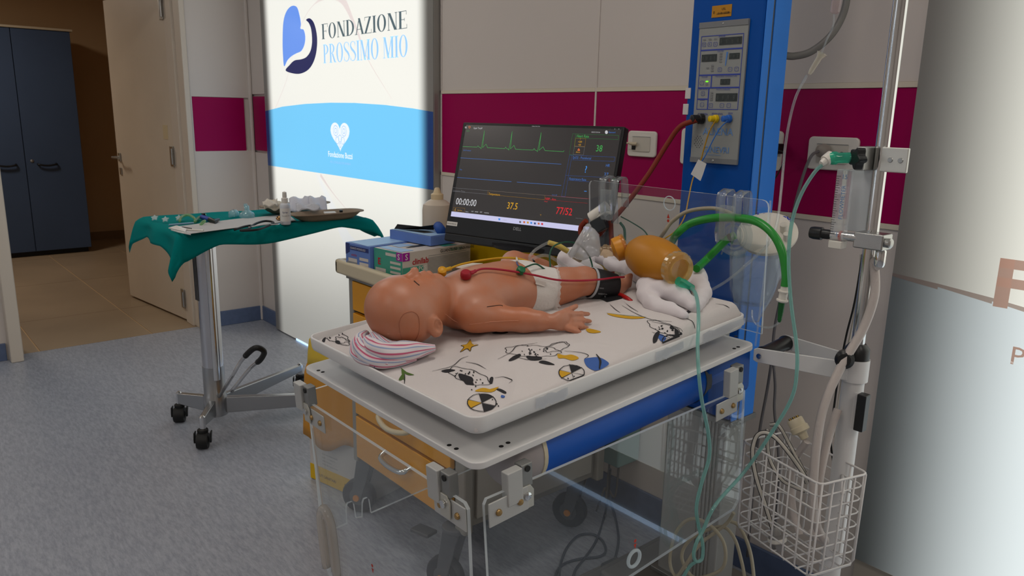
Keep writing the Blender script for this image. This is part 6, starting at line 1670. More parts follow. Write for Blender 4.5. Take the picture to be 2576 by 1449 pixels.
def cloth_roll(name, rolls, parent, mat, nseg=44, nr=18):
    """soft fabric rolls: each (centre line in bed coords, radius list, flatten, twist)"""
    vs, fs, at = [], [], []
    for pts, rad, flat, tw in rolls:
        C_ = crom([Vector(p) for p in pts], 8); n = len(C_); rr = np.interp(np.linspace(0, len(rad)-1, n), range(len(rad)), rad); k0 = len(vs)
        for i in range(n):
            d = (C_[min(i+1, n-1)]-C_[max(i-1, 0)]).normalized(); s_ = d.cross(Vector((0, 0, 1))); s_ = s_.normalized() if s_.length > 1e-6 else Vector((1, 0, 0)); u_ = s_.cross(d)
            for j in range(nr):
                a = 2*math.pi*j/nr
                r_ = rr[i]*(1+0.07*math.sin(3*a+i*.25)+0.05*math.sin(5*a-i*.4))
                p = C_[i]+s_*(math.cos(a)*r_)+u_*(math.sin(a)*r_*flat)
                p.z = max(p.z, sheet_w(p.x, p.y)+0.0008) if p.y > MV0 else p.z
                vs.append(bed(*p)); at.append(7*j/nr+tw*i/n)
        for i in range(n-1):
            for j in range(nr): fs.append((k0+i*nr+j, k0+i*nr+(j+1) % nr, k0+(i+1)*nr+(j+1) % nr, k0+(i+1)*nr+j))
        fs += [tuple(k0+j for j in reversed(range(nr))), tuple(k0+(n-1)*nr+j for j in range(nr))]
    o = mobj(name, vs, fs, mat, parent, smooth=True)
    a_ = o.data.attributes.new('stripe', 'FLOAT', 'POINT'); a_.data.foreach_set('value', at)
    return o
t = thing('knit_hat', 'pink blue and white striped knit hat bunched under the manikin head', 'hat', tuple(bed(-.35, .05, .07)))
hw = 0.082
cloth_roll('knit_body', [
    ([(-0.262, 0.118, hw+.004), (-0.275, 0.090, hw+.004), (-0.288, 0.066, hw+.003), (-0.308, 0.044, hw+.004), (-0.330, 0.034, hw+.010), (-0.352, 0.032, hw+.020)], [.006, .016, .020, .021, .019, .010], .95, .0),
    ([(-0.275, 0.085, hw-.006), (-0.292, 0.052, hw-.008), (-0.318, 0.032, hw-.008), (-0.348, 0.026, hw+.000), (-0.372, 0.032, hw+.012), (-0.382, 0.050, hw+.02)], [.010, .017, .020, .020, .016, .008], .85, 1.0),
    ([(-0.290, 0.040, hw-.012), (-0.325, 0.020, hw-.010), (-0.362, 0.018, hw-.006), (-0.392, 0.030, hw+.006)], [.008, .012, .013, .008], .8, .5),
    ([(-0.286, 0.078, hw+.010), (-0.304, 0.056, hw+.014), (-0.326, 0.044, hw+.022), (-0.345, 0.040, hw+.030)], [.006, .009, .010, .006], .8, 2.5),
    ([(-0.312, 0.050, hw+.004), (-0.335, 0.026, hw+.006), (-0.362, 0.024, hw+.012), (-0.380, 0.034, hw+.018)], [.010, .012, .012, .006], .9, 1.6),
    ([(-0.275, 0.110, hw-.004), (-0.300, 0.098, hw-.002), (-0.345, 0.090, hw-.003), (-0.395, 0.085, hw-.002), (-0.42, 0.08, hw)], [.008, .012, .014, .012, .006], .7, 2.0)], t, M_STRIPE)
pt = bw(938, 919, 0.066)
MB().box(bed(pt[0], pt[1]+0.004, pt[2]), (0.016, 0.004, 0.011), (BX, BZ, BY)).build('care_tag', pbr('navy tag', '#2c3f80', .7), t, bevel=.001)
# ================================================================== resuscitation bag with mask
def U(x, y, u): return bed(*bu(x, y, u))
def Wp(x, y, w): return bed(*bw(x, y, w))
def V_(x, y, v): return bed(*bv(x, y, v))
A0, A1 = U(1597, 632, -0.262), U(1700, 674, -0.118)      # axis of the bag
ax_ = (A1-A0).normalized(); LB = (A1-A0).length
t = thing('resuscitator_bag', 'amber self-inflating resuscitation bag with clear face mask on the towel', 'resuscitation bag', tuple(A0.lerp(A1, .5)-Z_*0.05))
M_AMBER = pbr('amber silicone', '#b87a1c', 0.42, bump=0.05, bscale=400, spec=0.4)
prof = [(0.014, -0.008), (0.022, -0.004), (0.032, 0.008), (0.041, 0.026), (0.0465, 0.050), (0.0475, LB*0.55), (0.044, LB*0.75), (0.036, LB*0.92), (0.031, LB)]
MB().lathe(prof, A0, ax_, 40).build('bag', M_AMBER, t, smooth=True)
M_AMBERCL = clear('amber clear plastic', (.95, .78, .5), haze=0.35, hazecol=(.8, .5, .18), rough=.1)
MB().lathe([(0.031, LB-0.008), (0.0345, LB-0.002), (0.0345, LB+0.010), (0.031, LB+0.016), (0.022, LB+0.017), (0.020, LB+0.010), (0.0, LB+0.008)], A0, ax_, 36).build('intake_valve', clear('amber valve', (.95, .85, .6), haze=0.5, hazecol=(.85, .62, .25), rough=.1), t, smooth=True, sharp=50)
for k in range(18):
    a = 2*math.pi*k/18; e1 = ax_.orthogonal().normalized(); e2 = ax_.cross(e1); d = e1*math.cos(a)+e2*math.sin(a)
    MB().box(A0+ax_*(LB+0.004)+d*0.0347, (0.0014, 0.006, 0.010), (d, ax_.cross(d), ax_)).build('valve_rib', M_CLEARPL, t)
# neck, patient valve, connector
B0 = A0-ax_*0.006
vp_ = U(1560, 624, -0.285); d1 = (vp_-B0).normalized()
MB().lathe([(0.016, 0), (0.0155, 0.012), (0.019, 0.014), (0.019, 0.026)], B0, d1, 26).build('neck', M_CLEARPL, t, smooth=True, sharp=40)
vd = (U(1545, 626, -0.292)-U(1576, 614, -0.275)).normalized()
vv = MB().lathe([(0.0, -0.013), (0.020, -0.013), (0.026, -0.010), (0.027, 0.0), (0.026, 0.012), (0.015, 0.016), (0.013, 0.018)], vp_, vd, 32).build('patient_valve', pbr('amber valve body', '#cf8a22', .35), t, smooth=True, sharp=40)
MB().lathe([(0.0275, -0.014), (0.0285, -0.012), (0.0285, -0.008), (0.0275, -0.006)], vp_, vd, 32).build('valve_cap', M_AMBERCL, vv, smooth=True, sharp=40)
c0 = vp_+vd*0.016; c1 = U(1510, 632, -0.318); cd_ = (c1-c0).normalized()
MB().lathe([(0.0125, 0), (0.0125, 0.012), (0.015, 0.014), (0.015, 0.02), (0.010, 0.024), (0.010, (c1-c0).length)], c0, cd_, 24).build('mask_connector', clear('pale amber clear', (.95, .88, .75), haze=.3, hazecol=(.8, .6, .35)), t, smooth=True, sharp=40)
# face mask: clear dome with a soft rim, lying on its side
m0 = U(1507, 634, -0.32); md = (U(1470, 622, -0.345)-m0).normalized(); md = (md+Vector((0, 0, .25))).normalized()
MSK = clear('clear mask dome', (.9, .92, .93), haze=0.34, hazecol=(.9, .9, .92), rough=.06)
MB().lathe([(0.010, -0.004), (0.012, 0.004), (0.020, 0.010), (0.033, 0.020), (0.038, 0.034), (0.038, 0.046)], m0, md, 36, caps=False).build('mask_dome', MSK, t, smooth=True, solid=.0015)
e1 = md.orthogonal().normalized(); e2 = md.cross(e1)
MB().tube([m0+md*0.049+(e1*math.cos(a)*1.0+e2*math.sin(a)*0.95)*0.036 for a in [2*math.pi*i/32 for i in range(32)]], 0.0075, 10, True).build('mask_cushion', MSK, t, smooth=True)
# green elbow where the oxygen tube plugs in
q0 = U(1709, 708, -0.094); q1 = U(1738, 722, -0.085); gd_ = (q1-q0).normalized()
MB().lathe([(0.0085, -0.004), (0.0085, 0.004), (0.0095, 0.010), (0.0075, 0.022), (0.0065, (q1-q0).length+0.004), (0.005, (q1-q0).length+0.006)], q0, gd_, 18).build('oxygen_elbow', M_GREENCL, t, smooth=True, sharp=40)

# ================================================================== towel
def towel():
    """crumpled cloth: blend of soft ridges over the sheet"""
    S2 = Solid((-0.47, 0.50, 0.07), (0.0, 0.80, 0.21), 0.0028)
    def ridge(pts, rad, k=0.012):
        P = [tuple(bw(x, y, w)) for x, y, w in pts]; S2.chain(P, rad, k)
        for i in range(1, len(P)-1): pass
    ridge([(1530, 664, .106), (1580, 674, .112), (1625, 698, .118), (1660, 732, .112)], [.014, .017, .020, .016])
    ridge([(1618, 738, .106), (1640, 762, .098), (1685, 782, .093), (1722, 794, .092)], [.017, .019, .016, .011])
    ridge([(1618, 716, .118), (1665, 726, .120), (1712, 742, .112), (1745, 770, .100)], [.017, .020, .019, .015])
    ridge([(1640, 690, .115), (1700, 712, .112), (1752, 700, .112), (1764, 735, .104), (1752, 768, .096)], [.022, .022, .024, .020, .014])
    ridge([(1590, 660, .105), (1640, 668, .105), (1720, 690, .100)], [.016, .026, .026])
    ridge([(1408, 648, .125), (1450, 642, .130), (1480, 655, .120)], [.018, .022, .018])
    ridge([(1398, 664, .105), (1440, 664, .110), (1500, 680, .108)], [.020, .022, .018])
    ridge([(1410, 636, .115), (1465, 632, .122), (1540, 655, .11)], [.018, .020, .02])
    # valleys between the folds
    for pts, rad in (([(1600, 745, .128), (1660, 765, .118), (1715, 782, .108)], .0055), ([(1610, 712, .148), (1665, 745, .135), (1720, 760, .122)], .005), ([(1530, 690, .150), (1580, 705, .142)], .005), ([(1690, 730, .140), (1740, 740, .128), (1758, 755, .118)], .005)):
        P = [tuple(bw(x, y, w)) for x, y, w in pts]; S2.chain(P, [rad]*len(P), 0.010, 'sub')
    G2 = np.meshgrid(*S2.ax, indexing='ij')
    wx = 0.012*np.sin(40*G2[1]+30*G2[2])
    S2.F += (0.0040*np.abs(np.sin(46*(G2[0]+wx)+34*G2[1]))+0.0016*np.abs(np.sin(55*G2[1]-80*(G2[0]+wx)+60*G2[2]))-0.0030).astype(np.float32)
    S2.F = np.maximum(S2.F, 0.0875-G2[2]).astype(np.float32)
    return S2
M_TOWEL = pbr('white fleece towel', '#dcd6da', 0.95, bump=0.12, bscale=500, sheen=0.2)
tw_ = solid_obj('towel', towel(), M_TOWEL, None, bedmap, 3)
tag(tw_, 'crumpled white towel at the foot end under the amber bag', 'towel')

# ================================================================== blood pressure cuff on the right leg
c0, c1 = Vector((-0.273, 0.526, 0.121)), Vector((-0.254, 0.578, 0.104))
cd2 = (c1-c0).normalized()
t = thing('pressure_cuff', 'black infant blood pressure cuff wrapped around the near shin', 'pressure cuff', tuple(bed(*c0)))
M_CUFF = pbr('black nylon cuff', '#15161a', 0.6, bump=.2, bscale=600)
def bdir(v): return (BX*v.x+BY*v.y+BZ*v.z)
Lc = (c1-c0).length
MB().lathe([(0.0300, 0), (0.0325, 0.003), (0.0320, Lc*.5), (0.0285, Lc), (0.026, Lc+.001)], bed(*c0), bdir(cd2), 36).build('cuff_band', M_CUFF, t, smooth=True, sharp=50)
MB().lathe([(0.0318, -0.001), (0.0333, 0.001), (0.0330, 0.004)], bed(*c0), bdir(cd2), 36, caps=False).build('white_edging', pbr('grey white piping', '#a7abb0', .6), t, smooth=True)
e1 = bdir(Vector((0.9, 0.1, -0.35)).normalized()); tail = MB()
fl = [bed(-0.262, 0.535, 0.092), bed(-0.225, 0.525, 0.0895), bed(-0.215, 0.560, 0.0905), bed(-0.245, 0.585, 0.092)]
MB().add(fl, [(0, 1, 2, 3)]).build('loose_flap', M_CUFF, t, solid=.003)
for k, (x, y, tx_) in enumerate(((1508, 727, 'INFANT'), (1505, 741, 'RANGE 8-13 cm'), (1520, 748, 'CE'))):
    p = U(x, y, -0.232); text('lettering', tx_, 0.0045, p, bdir(Vector((-.1, .95, -.25)).normalized()), bdir(Vector((-.4, .2, .9)).normalized()), pbr('cuff print', '#8a8c90', .6), t)

# ================================================================== monitoring leads
def lead(name, pts, r_, mat, label, cat='cable', parent=None, group=None, sub=8):
    o = MB().tube(crom(pts, sub), r_, 8).build(name, mat, None, smooth=True, sharp=60)
    tag(o, label, cat, group); return o
def leadt(name, label, loc, cat='electrode lead', group='monitoring leads on the manikin'): return thing(name, label, cat, tuple(loc), group)
M_LRED = pbr('red lead', '#a31432', .45); M_LYEL = pbr('yellow lead', '#c99a14', .45); M_LGRN = pbr('green lead', '#12503a', .45); M_LBLU = pbr('blue lead', '#1f4a90', .45)
def sk(x, y, d): 
    p = skinpt(x, y, d); return p if p is not None else U(x, y, UC)
# red
p0 = sk(1172, 699, .006); t = leadt('electrode_lead', 'red electrode lead running from the chest over the near leg', p0)
n0 = (sk(1172, 699, .02)-sk(1172, 699, .0)).normalized()
MB().lathe([(0.0100, -0.004), (0.0108, 0.0), (0.0100, 0.007), (0.008, 0.009)], p0, n0, 22).build('clip', pbr('red clip', '#9a0f24', .4), t, smooth=True, sharp=40)
c_ = [p0+n0*.003, sk(1190, 692, .007), sk(1215, 685, .008), sk(1260, 687, .008), sk(1330, 698, .010), U(1400, 704, -0.268), U(1460, 706, -0.245), U(1510, 703, -0.228), U(1548, 698, -0.225), U(1570, 697, -0.235)]
MB().tube(crom(c_, 8), 0.0021, 8).build('wire', M_LRED, t, smooth=True)
MB().tube(crom([p0+n0*.003, sk(1188, 693, .007), sk(1196, 690, .008)], 4), [.0042]*5+[.0036]*4, 8).build('strain_relief', M_LRED, t, smooth=True)
# yellow
p0 = U(1112, 688, UC-0.012); t = leadt('electrode_lead', 'yellow electrode lead arching over the far side of the chest', p0)
MB().lathe([(0.0085, 0), (0.0085, 0.012), (0.006, 0.014)], p0, (0.55, -0.35, .75), 18).build('clip', pbr('yellow clip', '#cf940a', .4), t, smooth=True, sharp=40)
c_ = [p0+Z_*.006, U(1128, 677, UC-.014), U(1160, 665, UC-.02), U(1210, 655, UC-.03), U(1260, 649, UC-.04), U(1300, 650, UC-.035), U(1330, 658, UC-.02), U(1352, 667, UC-.01)]
MB().tube(crom(c_, 8), 0.0022, 8).build('wire', M_LYEL, t, smooth=True)
MB().tube(crom(c_[:3], 5)[:7], 0.0042, 8).build('strain_relief', M_LYEL, t, smooth=True)
# green
p0 = sk(1306, 688, .007); t = leadt('electrode_lead', 'green electrode lead on the diaper waist looping over the towel', p0)
n0 = (sk(1306, 688, .02)-sk(1306, 688, .0)).normalized()
MB().lathe([(0.0085, -0.003), (0.0092, 0.0), (0.0085, 0.006), (0.006, 0.008)], p0, n0, 20).build('clip', pbr('green clip', '#0d6a40', .4), t, smooth=True, sharp=40)
c_ = [p0+n0*.003, sk(1322, 680, .010), sk(1345, 677, .012), U(1372, 678, -.31), U(1384, 676, -.33), U(1383, 640, -.345), U(1395, 618, -.35), U(1425, 609, -.35), U(1455, 615, -.345), U(1478, 638, -.33), U(1488, 660, -.32), U(1492, 685, -.30)]
MB().tube(crom(c_, 8), 0.0018, 8).build('wire', M_LGRN, t, smooth=True)
# blue
t = leadt('electrode_lead', 'thin blue electrode lead beside the green clip', sk(1300, 670, .005))
c_ = [sk(1300, 656, .006), sk(1299, 670, .006), sk(1303, 684, .012)]
MB().tube(crom(c_, 6), 0.0012, 8).build('wire', M_LBLU, t, smooth=True)
MB().tube([sk(1299, 654, .005), sk(1300, 662, .005)], 0.0022, 8).build('connector', M_WHITEPLASTIC, t, smooth=True)
lead('blue_cable', [U(1345, 684, -.318), U(1370, 676, -.33), U(1400, 680, -.335), U(1470, 676, -.33), U(1490, 677, -.315), U(1515, 690, -.30), U(1530, 702, -.29)], 0.0014, M_LBLU, 'thin blue cable passing behind the bent knee')
lead('red_tube', [bed(-0.262, 0.575, .092), U(1562, 742, -.225), U(1580, 752, -.20), U(1595, 765, -.185)], 0.0045, pbr('red tube', '#b01818', .4), 'short red tube between the cuff and the towel', 'tube')
# white chest patch on far side
t_ = MB().add([U(1140, 672, UC-.05), U(1185, 662, UC-.055), U(1215, 663, UC-.05), U(1170, 678, UC-.045)], [(0, 1, 2, 3)]).build('adhesive_pad', pbr('white adhesive pad', '#d5d2c8', .7), None, solid=.002)
tag(t_, 'white adhesive pad on the far side of the chest', 'pad')
# airway tube lying on the towel
t = thing('airway_tube', 'clear airway tube with yellow connector lying on the towel', 'airway tube', tuple(U(1420, 645, -.37)))
MB().tube(crom([U(1330, 650, -.40), U(1345, 630, -.40), U(1375, 612, -.40), U(1392, 610, -.395)], 6), 0.0032, 8).build('clear_tube', M_CLEARPL, t, smooth=True)
MB().tube([U(1380, 610, -.398), U(1405, 618, -.39), U(1428, 632, -.38)], [.0055, .0065, .006], 10).build('yellow_connector', pbr('pale yellow connector', '#cfb860', .45), t, smooth=True, sharp=60)
MB().tube([U(1428, 632, -.38), U(1455, 648, -.365), U(1485, 665, -.35)], [.006, .0075, .0085], 12).build('syringe_tip', M_CLEARPL, t, smooth=True, sharp=60)
MB().tube([U(1445, 642, -.368), U(1462, 652, -.362)], .0088, 10).build('clip_ring', pbr('pale clip', '#bdb49a', .5), t, smooth=True, sharp=60)
MB().tube(crom([U(1330, 655, -.39), U(1370, 642, -.385), U(1400, 655, -.375), U(1425, 672, -.37)], 6), 0.0036, 8).build('suction_line', M_CLEARPL, t, smooth=True)

# ================================================================== oxygen tubing: bag -> basket -> flowmeter
M_AQUA = clear('aqua tubing', (.55, .82, .78), haze=0.42, hazecol=(.45, .74, .70), rough=.12)
ptsO = [q1-gd_*.004, U(1749, 737, -.064), U(1756, 770, -.034), U(1757, 820, -.006), U(1755, 870, .012), onX(1758, 940, -.772), onX(1766, 1010, -.76), onX(1782, 1090, -.755), onX(1784, 1150, -.755), onX(1765, 1215, -.758), onX(1752, 1275, -.765), onX(1757, 1320, -.77), onX(1768, 1370, -.77), onX(1766, 1405, -.77), onX(1752, 1412, -.77), onX(1745, 1395, -.765), onX(1752, 1365, -.76), onX(1768, 1335, -.76), onX(1800, 1270, -.75), onY(1870, 1190, 1.28), onY(1930, 1105, 1.28), onY(1990, 1005, 1.29), onY(2005, 930, 1.30), onY(2003, 860, 1.31), onY(1990, 760, 1.32), onY(1984, 650, 1.33), onY(1992, 560, 1.34), onY(2015, 490, 1.35), onY(2048, 435, 1.36), onY(2072, 412, 1.37)]
lead('oxygen_tube', ptsO, 0.0036, M_AQUA, 'pale green oxygen tube hanging from the amber bag and rising to the flowmeter', 'tube')
lead('oxygen_tube', [onX(1752, 1412, -.78), onX(1735, 1425, -.79), onX(1720, 1449, -.80), onX(1700, 1475, -.81)], 0.0034, M_AQUA, 'short end of pale green tubing leaving its knot towards the floor', 'tube')
t = thing('tube_adapter', 'white tapered adapter joining the tube to the flowmeter', 'adapter', tuple(onY(2080, 402, 1.375)))
a0, a1 = onY(2066, 412, 1.365), onY(2092, 393, 1.385)
MB().tube([a0, a0.lerp(a1, .35), a0.lerp(a1, .36), a1], [.0055, .0075, .0105, .0115], 14).build('cone', M_WHITEPLASTIC, t, smooth=True, sharp=50)
# hose from the flowmeter down into the basket
M_HOSE = pbr('white gas hose', '#c3b9b4', .45, bump=.4, bscale=900)
lead('gas_hose', [Vector((VX+.03, 1.43, pz-.05)), onY(2200, 660, 1.44), onY(2200, 740, 1.44), onY(2172, 825, 1.43), onY(2120, 915, 1.40), onY(2078, 1005, 1.37), onY(2058, 1090, 1.355), onY(2047, 1200, 1.35), onY(2045, 1310, 1.35)], 0.0085, M_HOSE, 'thick white gas hose sweeping from the flowmeter into the basket', 'hose')
lead('gas_hose', [onY(2108, 1030, 1.42), onY(2090, 1080, 1.40), onY(2072, 1150, 1.38), onY(2060, 1220, 1.37), onY(2055, 1320, 1.37), onY(2075, 1360, 1.40), onY(2040, 1340, 1.42)], 0.0085, M_HOSE, 'short thick white hose stub leaning on the white tube', 'hose')
lead('gas_hose', [onY(2030, 1110, 1.40), onY(1998, 1160, 1.41), onY(1990, 1220, 1.41), onY(1996, 1290, 1.40), onY(2012, 1345, 1.39)], 0.0075, M_HOSE, 'white hose coming down from the wall connector inside the basket', 'hose')
# gas connector in the basket
t = thing('gas_connector', 'cream round gas connector with brass pins above the basket', 'gas connector', tuple(onY(2008, 1090, 1.40)))
gc = onY(2004, 1065, 1.40); gx = (onY(2030, 1112, 1.40)-gc).normalized()
MB().lathe([(0.015, -0.010), (0.0165, -0.008), (0.0165, 0.006), (0.019, 0.008), (0.019, 0.018), (0.010, 0.022), (0.008, 0.034)], gc, gx, 26).build('body', M_BEIGE, t, smooth=True, sharp=40)
for k in range(4):
    a = 2*math.pi*k/4; e1 = gx.orthogonal().normalized(); e2 = gx.cross(e1)
    MB().lathe([(0.003, 0), (0.003, 0.005)], gc-gx*0.014+(e1*math.cos(a)+e2*math.sin(a))*0.008, gx, 10).build('pin', pbr('brass', '#8a7340', .3, .9), t)
t = thing('gas_connector', 'grey and clear gas connector lying at the bottom of the basket', 'gas connector', tuple(onY(1960, 1390, 1.36)))
gc = onY(1952, 1340, 1.36); gx = (onY(1962, 1395, 1.36)-gc).normalized()
MB().lathe([(0.006, -0.012), (0.009, -0.006), (0.010, 0.004), (0.017, 0.008), (0.018, 0.020), (0.015, 0.024), (0.013, 0.036)], gc, gx, 26).build('body', pbr('grey connector', '#8f8c8a', .4, .4), t, smooth=True, sharp=40)
MB().lathe([(0.0185, 0.010), (0.0195, 0.014), (0.0185, 0.018)], gc, gx, 26).build('ring', M_WHITEPLASTIC, t, smooth=True, sharp=40)
# black and white striped lead folded into the basket
M_CREAM = pbr('pale cable', '#c4beb4', .5)
def striped(pts, r_, label):
    t = thing('striped_cable', label, 'cable', tuple(pts[0]), 'striped cables in the basket')
    C_ = crom(pts, 8); MB().tube(C_, r_, 10).build('cable_core', M_CREAM, t, smooth=True)
    off = []
    for i, p in enumerate(C_):
        to = (CAM-p).normalized(); d = (C_[min(i+1, len(C_)-1)]-C_[max(i-1, 0)]).normalized(); s_ = d.cross(to).normalized()
        off.append((p, s_))
    for k in (-.8, .8): MB().tube([p+s_*r_*k for p, s_ in off], r_*.45, 6).build('black_stripe', M_BLACK, t, smooth=True)
striped([onY(1945, 1335, 1.36), onY(1925, 1270, 1.345), onY(1902, 1200, 1.34), onY(1893, 1140, 1.335), onY(1902, 1100, 1.34), onY(1922, 1088, 1.345), onY(1950, 1100, 1.35), onY(1985, 1140, 1.365), onY(2020, 1190, 1.38), onY(2030, 1215, 1.39)], .0038, 'black-striped pale cable looping over the basket front')
striped([onY(1937, 1068, 1.39), onY(1960, 1072, 1.39), onY(1990, 1125, 1.40), onY(2025, 1190, 1.40)], .0032, 'upper black-striped pale cable crossing the basket')
striped([onY(1930, 1080, 1.40), onY(1935, 1150, 1.40), onY(1965, 1205, 1.395), onY(2000, 1225, 1.385), onY(2025, 1235, 1.38)], .0034, 'black-striped pale cable sagging inside the basket')
# dark cables down the pole
M_CABGREY = pbr('grey cable', '#6f6d70', .5)
lead('dark_cable', [onY(2170, 640, 1.47), onY(2150, 760, 1.475), onY(2130, 840, 1.48), onY(2112, 930, 1.48), onY(2100, 1010, 1.475), onY(2090, 1100, 1.46), onY(2098, 1180, 1.45)], .0022, M_BLACK, 'thin black cable hanging down beside the chrome pole')
lead('grey_cable', [onY(2166, 640, 1.48), onY(2158, 740, 1.485), onY(2140, 840, 1.49), onY(2122, 930, 1.49), onY(2108, 1020, 1.48), onY(2098, 1100, 1.47)], .0022, M_CREAM, 'thin pale cable hanging down beside the chrome pole')

# ================================================================== suction jar behind the far panel
t = thing('suction_jar', 'clear suction jar with white lid and soft liner behind the far panel', 'suction jar', tuple(onY(1905, 760, 1.50)))
JY = 1.50
lc = onY(1930, 582, JY); ldn = Vector((0.18, 0.10, -1)).normalized()
lup = Vector((0.25, -0.55, 0.80)).normalized()
M_LID = pbr('white jar lid', '#d6d0c6', .42)
lid = MB().lathe([(0.060, -0.016), (0.064, -0.010), (0.064, -0.004), (0.058, 0.002), (0.046, 0.007), (0.020, 0.010), (0.0, 0.011)], lc, lup, 40).build('lid', M_LID, t, smooth=True, sharp=40)
e1 = (X_*.96+Y_*.28); e1 = (e1-lup*e1.dot(lup)).normalized(); e2 = lup.cross(e1)
text('lettering', 'ASPIRA', 0.026, lc+e1*0.046+e2*0.050+lup*0.0035, -e1, -e2, pbr('blue marker', '#2a3aa0', .6), lid, bold=.0005)
MB().lathe([(0.008, 0), (0.008, 0.022), (0.005, 0.024)], lc+e1*.035+lup*.006, lup, 14).build('port', M_LID, lid, smooth=True, sharp=40)
MB().lathe([(0.006, 0), (0.006, 0.018)], lc+e1*.045-e2*.02+lup*.004, lup, 14).build('port', M_LID, lid, smooth=True, sharp=40)
MB().lathe([(0.061, -0.014), (0.058, -0.06), (0.052, -0.13), (0.044, -0.165), (0.0, -0.17)], lc+Vector((-.02, 0, 0)), Vector((0.10, -0.12, 1)).normalized(), 36, caps=False).build('jar', clear('jar plastic', (.9, .93, .95), haze=.10, hazecol=(.8, .85, .9)), t, smooth=True)
# crinkled liner bag
vs, fs = [], []; NR, NH = 40, 14
for j in range(NH):
    s = j/(NH-1); c_ = onY(1912-30*s, 640+165*s, JY)
    for i in range(NR):
        a = 2*math.pi*i/NR; r_ = (0.052-0.030*s**1.5)*(1+0.09*math.sin(5*a+4*s)+0.06*math.sin(9*a-7*s))
        vs.append(c_+X_*(r_*math.cos(a)*1.15)+Y_*(r_*math.sin(a)*.8))
for j in range(NH-1):
    for i in range(NR): fs.append((j*NR+i, j*NR+(i+1) % NR, (j+1)*NR+(i+1) % NR, (j+1)*NR+i))
fs.append(tuple((NH-1)*NR+i for i in range(NR)))
mobj('liner', vs, fs, clear('liner film', (.86, .91, .96), haze=.26, hazecol=(.8, .86, .94), rough=.15), t, smooth=True)
MB().tube(crom([onY(1815, 640, 1.45), onY(1840, 560, 1.44), onY(1842, 520, 1.44)], 4), .002, 6).build('lid_strap', M_CLEARPL, t, smooth=True)
M_GRNTUBE = pbr('green tube', '#2c8f38', .28, trans=0.0, sss=.2, sss_r=(.2, 1, .2))
lead('green_suction_tube', [bed(*bu(1690, 610, -.33)), V_(1702, 590, .755), V_(1735, 563, .76), V_(1790, 549, .765), V_(1850, 548, .775), onY(1905, 558, 1.385), onY(1945, 590, 1.38), onY(1968, 635, 1.38), onY(1977, 690, 1.38), onY(1975, 720, 1.38)],   .0088, M_GRNTUBE, 'thick green suction tube arching over the far panel', 'tube')
t = thing('tube_coupling', 'white ribbed coupling with green tip on the green suction tube', 'coupling', tuple(onY(1970, 750, 1.38)))
k0, k1 = onY(1975, 718, 1.38), onY(1967, 760, 1.38); kd_ = (k1-k0).normalized(); kl = (k1-k0).length
MB().lathe([(0.0075, 0), (0.0075, kl*.3), (0.0115, kl*.31), (0.0115, kl*.38), (0.0085, kl*.40), (0.0085, kl*.82), (0.0115, kl*.84), (0.0115, kl*.92), (0.008, kl)], k0, kd_, 20).build('body', M_WHITEPLASTIC, t, smooth=True, sharp=40)
MB().lathe([(0.0065, 0), (0.0055, .02), (0.004, .034), (0.0045, .036), (0.0025, .042)], k1, (onY(1961, 805, 1.38)-k1).normalized(), 16).build('green_tip', pbr('dark green plastic', '#0f5a26', .4), t, smooth=True, sharp=40)
lead('green_suction_tube', [U(1752, 676, -.13), V_(1775, 655, .76), V_(1800, 630, .77), V_(1822, 608, .778), V_(1838, 597, .782), V_(1850, 592, .786)], .0084, M_GRNTUBE, 'short green tube plugged into the round port of the far panel', 'tube')
MB_ = MB().tube([V_(1833, 600, .780), V_(1841, 596, .783)], .0092, 14).build('black_ring', M_BLACK, None, smooth=True, sharp=60)
tag(MB_, 'black marking ring on the short green tube at the port', 'ring')
lead('cream_tube', [U(1648, 615, -.33), V_(1668, 588, .76), V_(1690, 558, .765), V_(1730, 532, .775), V_(1790, 524, .783), V_(1835, 535, .785), V_(1855, 550, .788)], .0045, pbr('cream tube', '#9c9382', .45), 'cream tube arching in front of the far panel', 'tube')
lead('clear_tube', [onY(1785, 732, 1.36), onY(1830, 705, 1.37), onY(1890, 655, 1.39), onY(1935, 610, 1.42), onY(1955, 560, 1.45), onY(1966, 470, 1.50), onY(1978, 350, 1.55), onY(2000, 250, 1.58), onY(2030, 190, 1.60)], .0030, M_CLEARPL, 'clear infusion tube rising from the bed past the suction jar', 'tube')
t = thing('drip_chamber', 'clear drip chamber and line hanging above the suction jar', 'drip chamber', tuple(onY(2050, 160, 1.6)))
a0, a1 = onY(2036, 186, 1.60), onY(2068, 134, 1.60); dd_ = (a1-a0).normalized()
MB().lathe([(0.0035, 0), (0.0055, 0.008), (0.0065, (a1-a0).length*.8), (0.0115, (a1-a0).length)], a0, dd_, 18).build('luer_adapter', clear('cream clear', (.93, .91, .84), haze=.5, hazecol=(.78, .74, .64)), t, smooth=True, sharp=40)
MB().tube(crom([a1-dd_*.004, onY(2080, 100, 1.60), onY(2096, 65, 1.60), onY(2098, 35, 1.60)], 5), .0018, 8).build('line', M_CLEARPL, t, smooth=True)
MB().lathe([(0.004, -.004), (0.0095, 0), (0.0105, 0.03), (0.0105, 0.12)], onY(2100, 30, 1.60), (.08, 0, 1), 20).build('chamber', clear('chamber pink', (.92, .86, .86), haze=.2, hazecol=(.7, .6, .6)), t, smooth=True, sharp=40)
ch_ = onY(2100, 30, 1.60)+Vector((.0096, 0, .12))
MB().tube(crom([ch_, ch_+Z_*.08, Vector((ch_.x, ch_.y, 2.06))], 5), .0018, 8).build('line', M_CLEARPL, t, smooth=True)
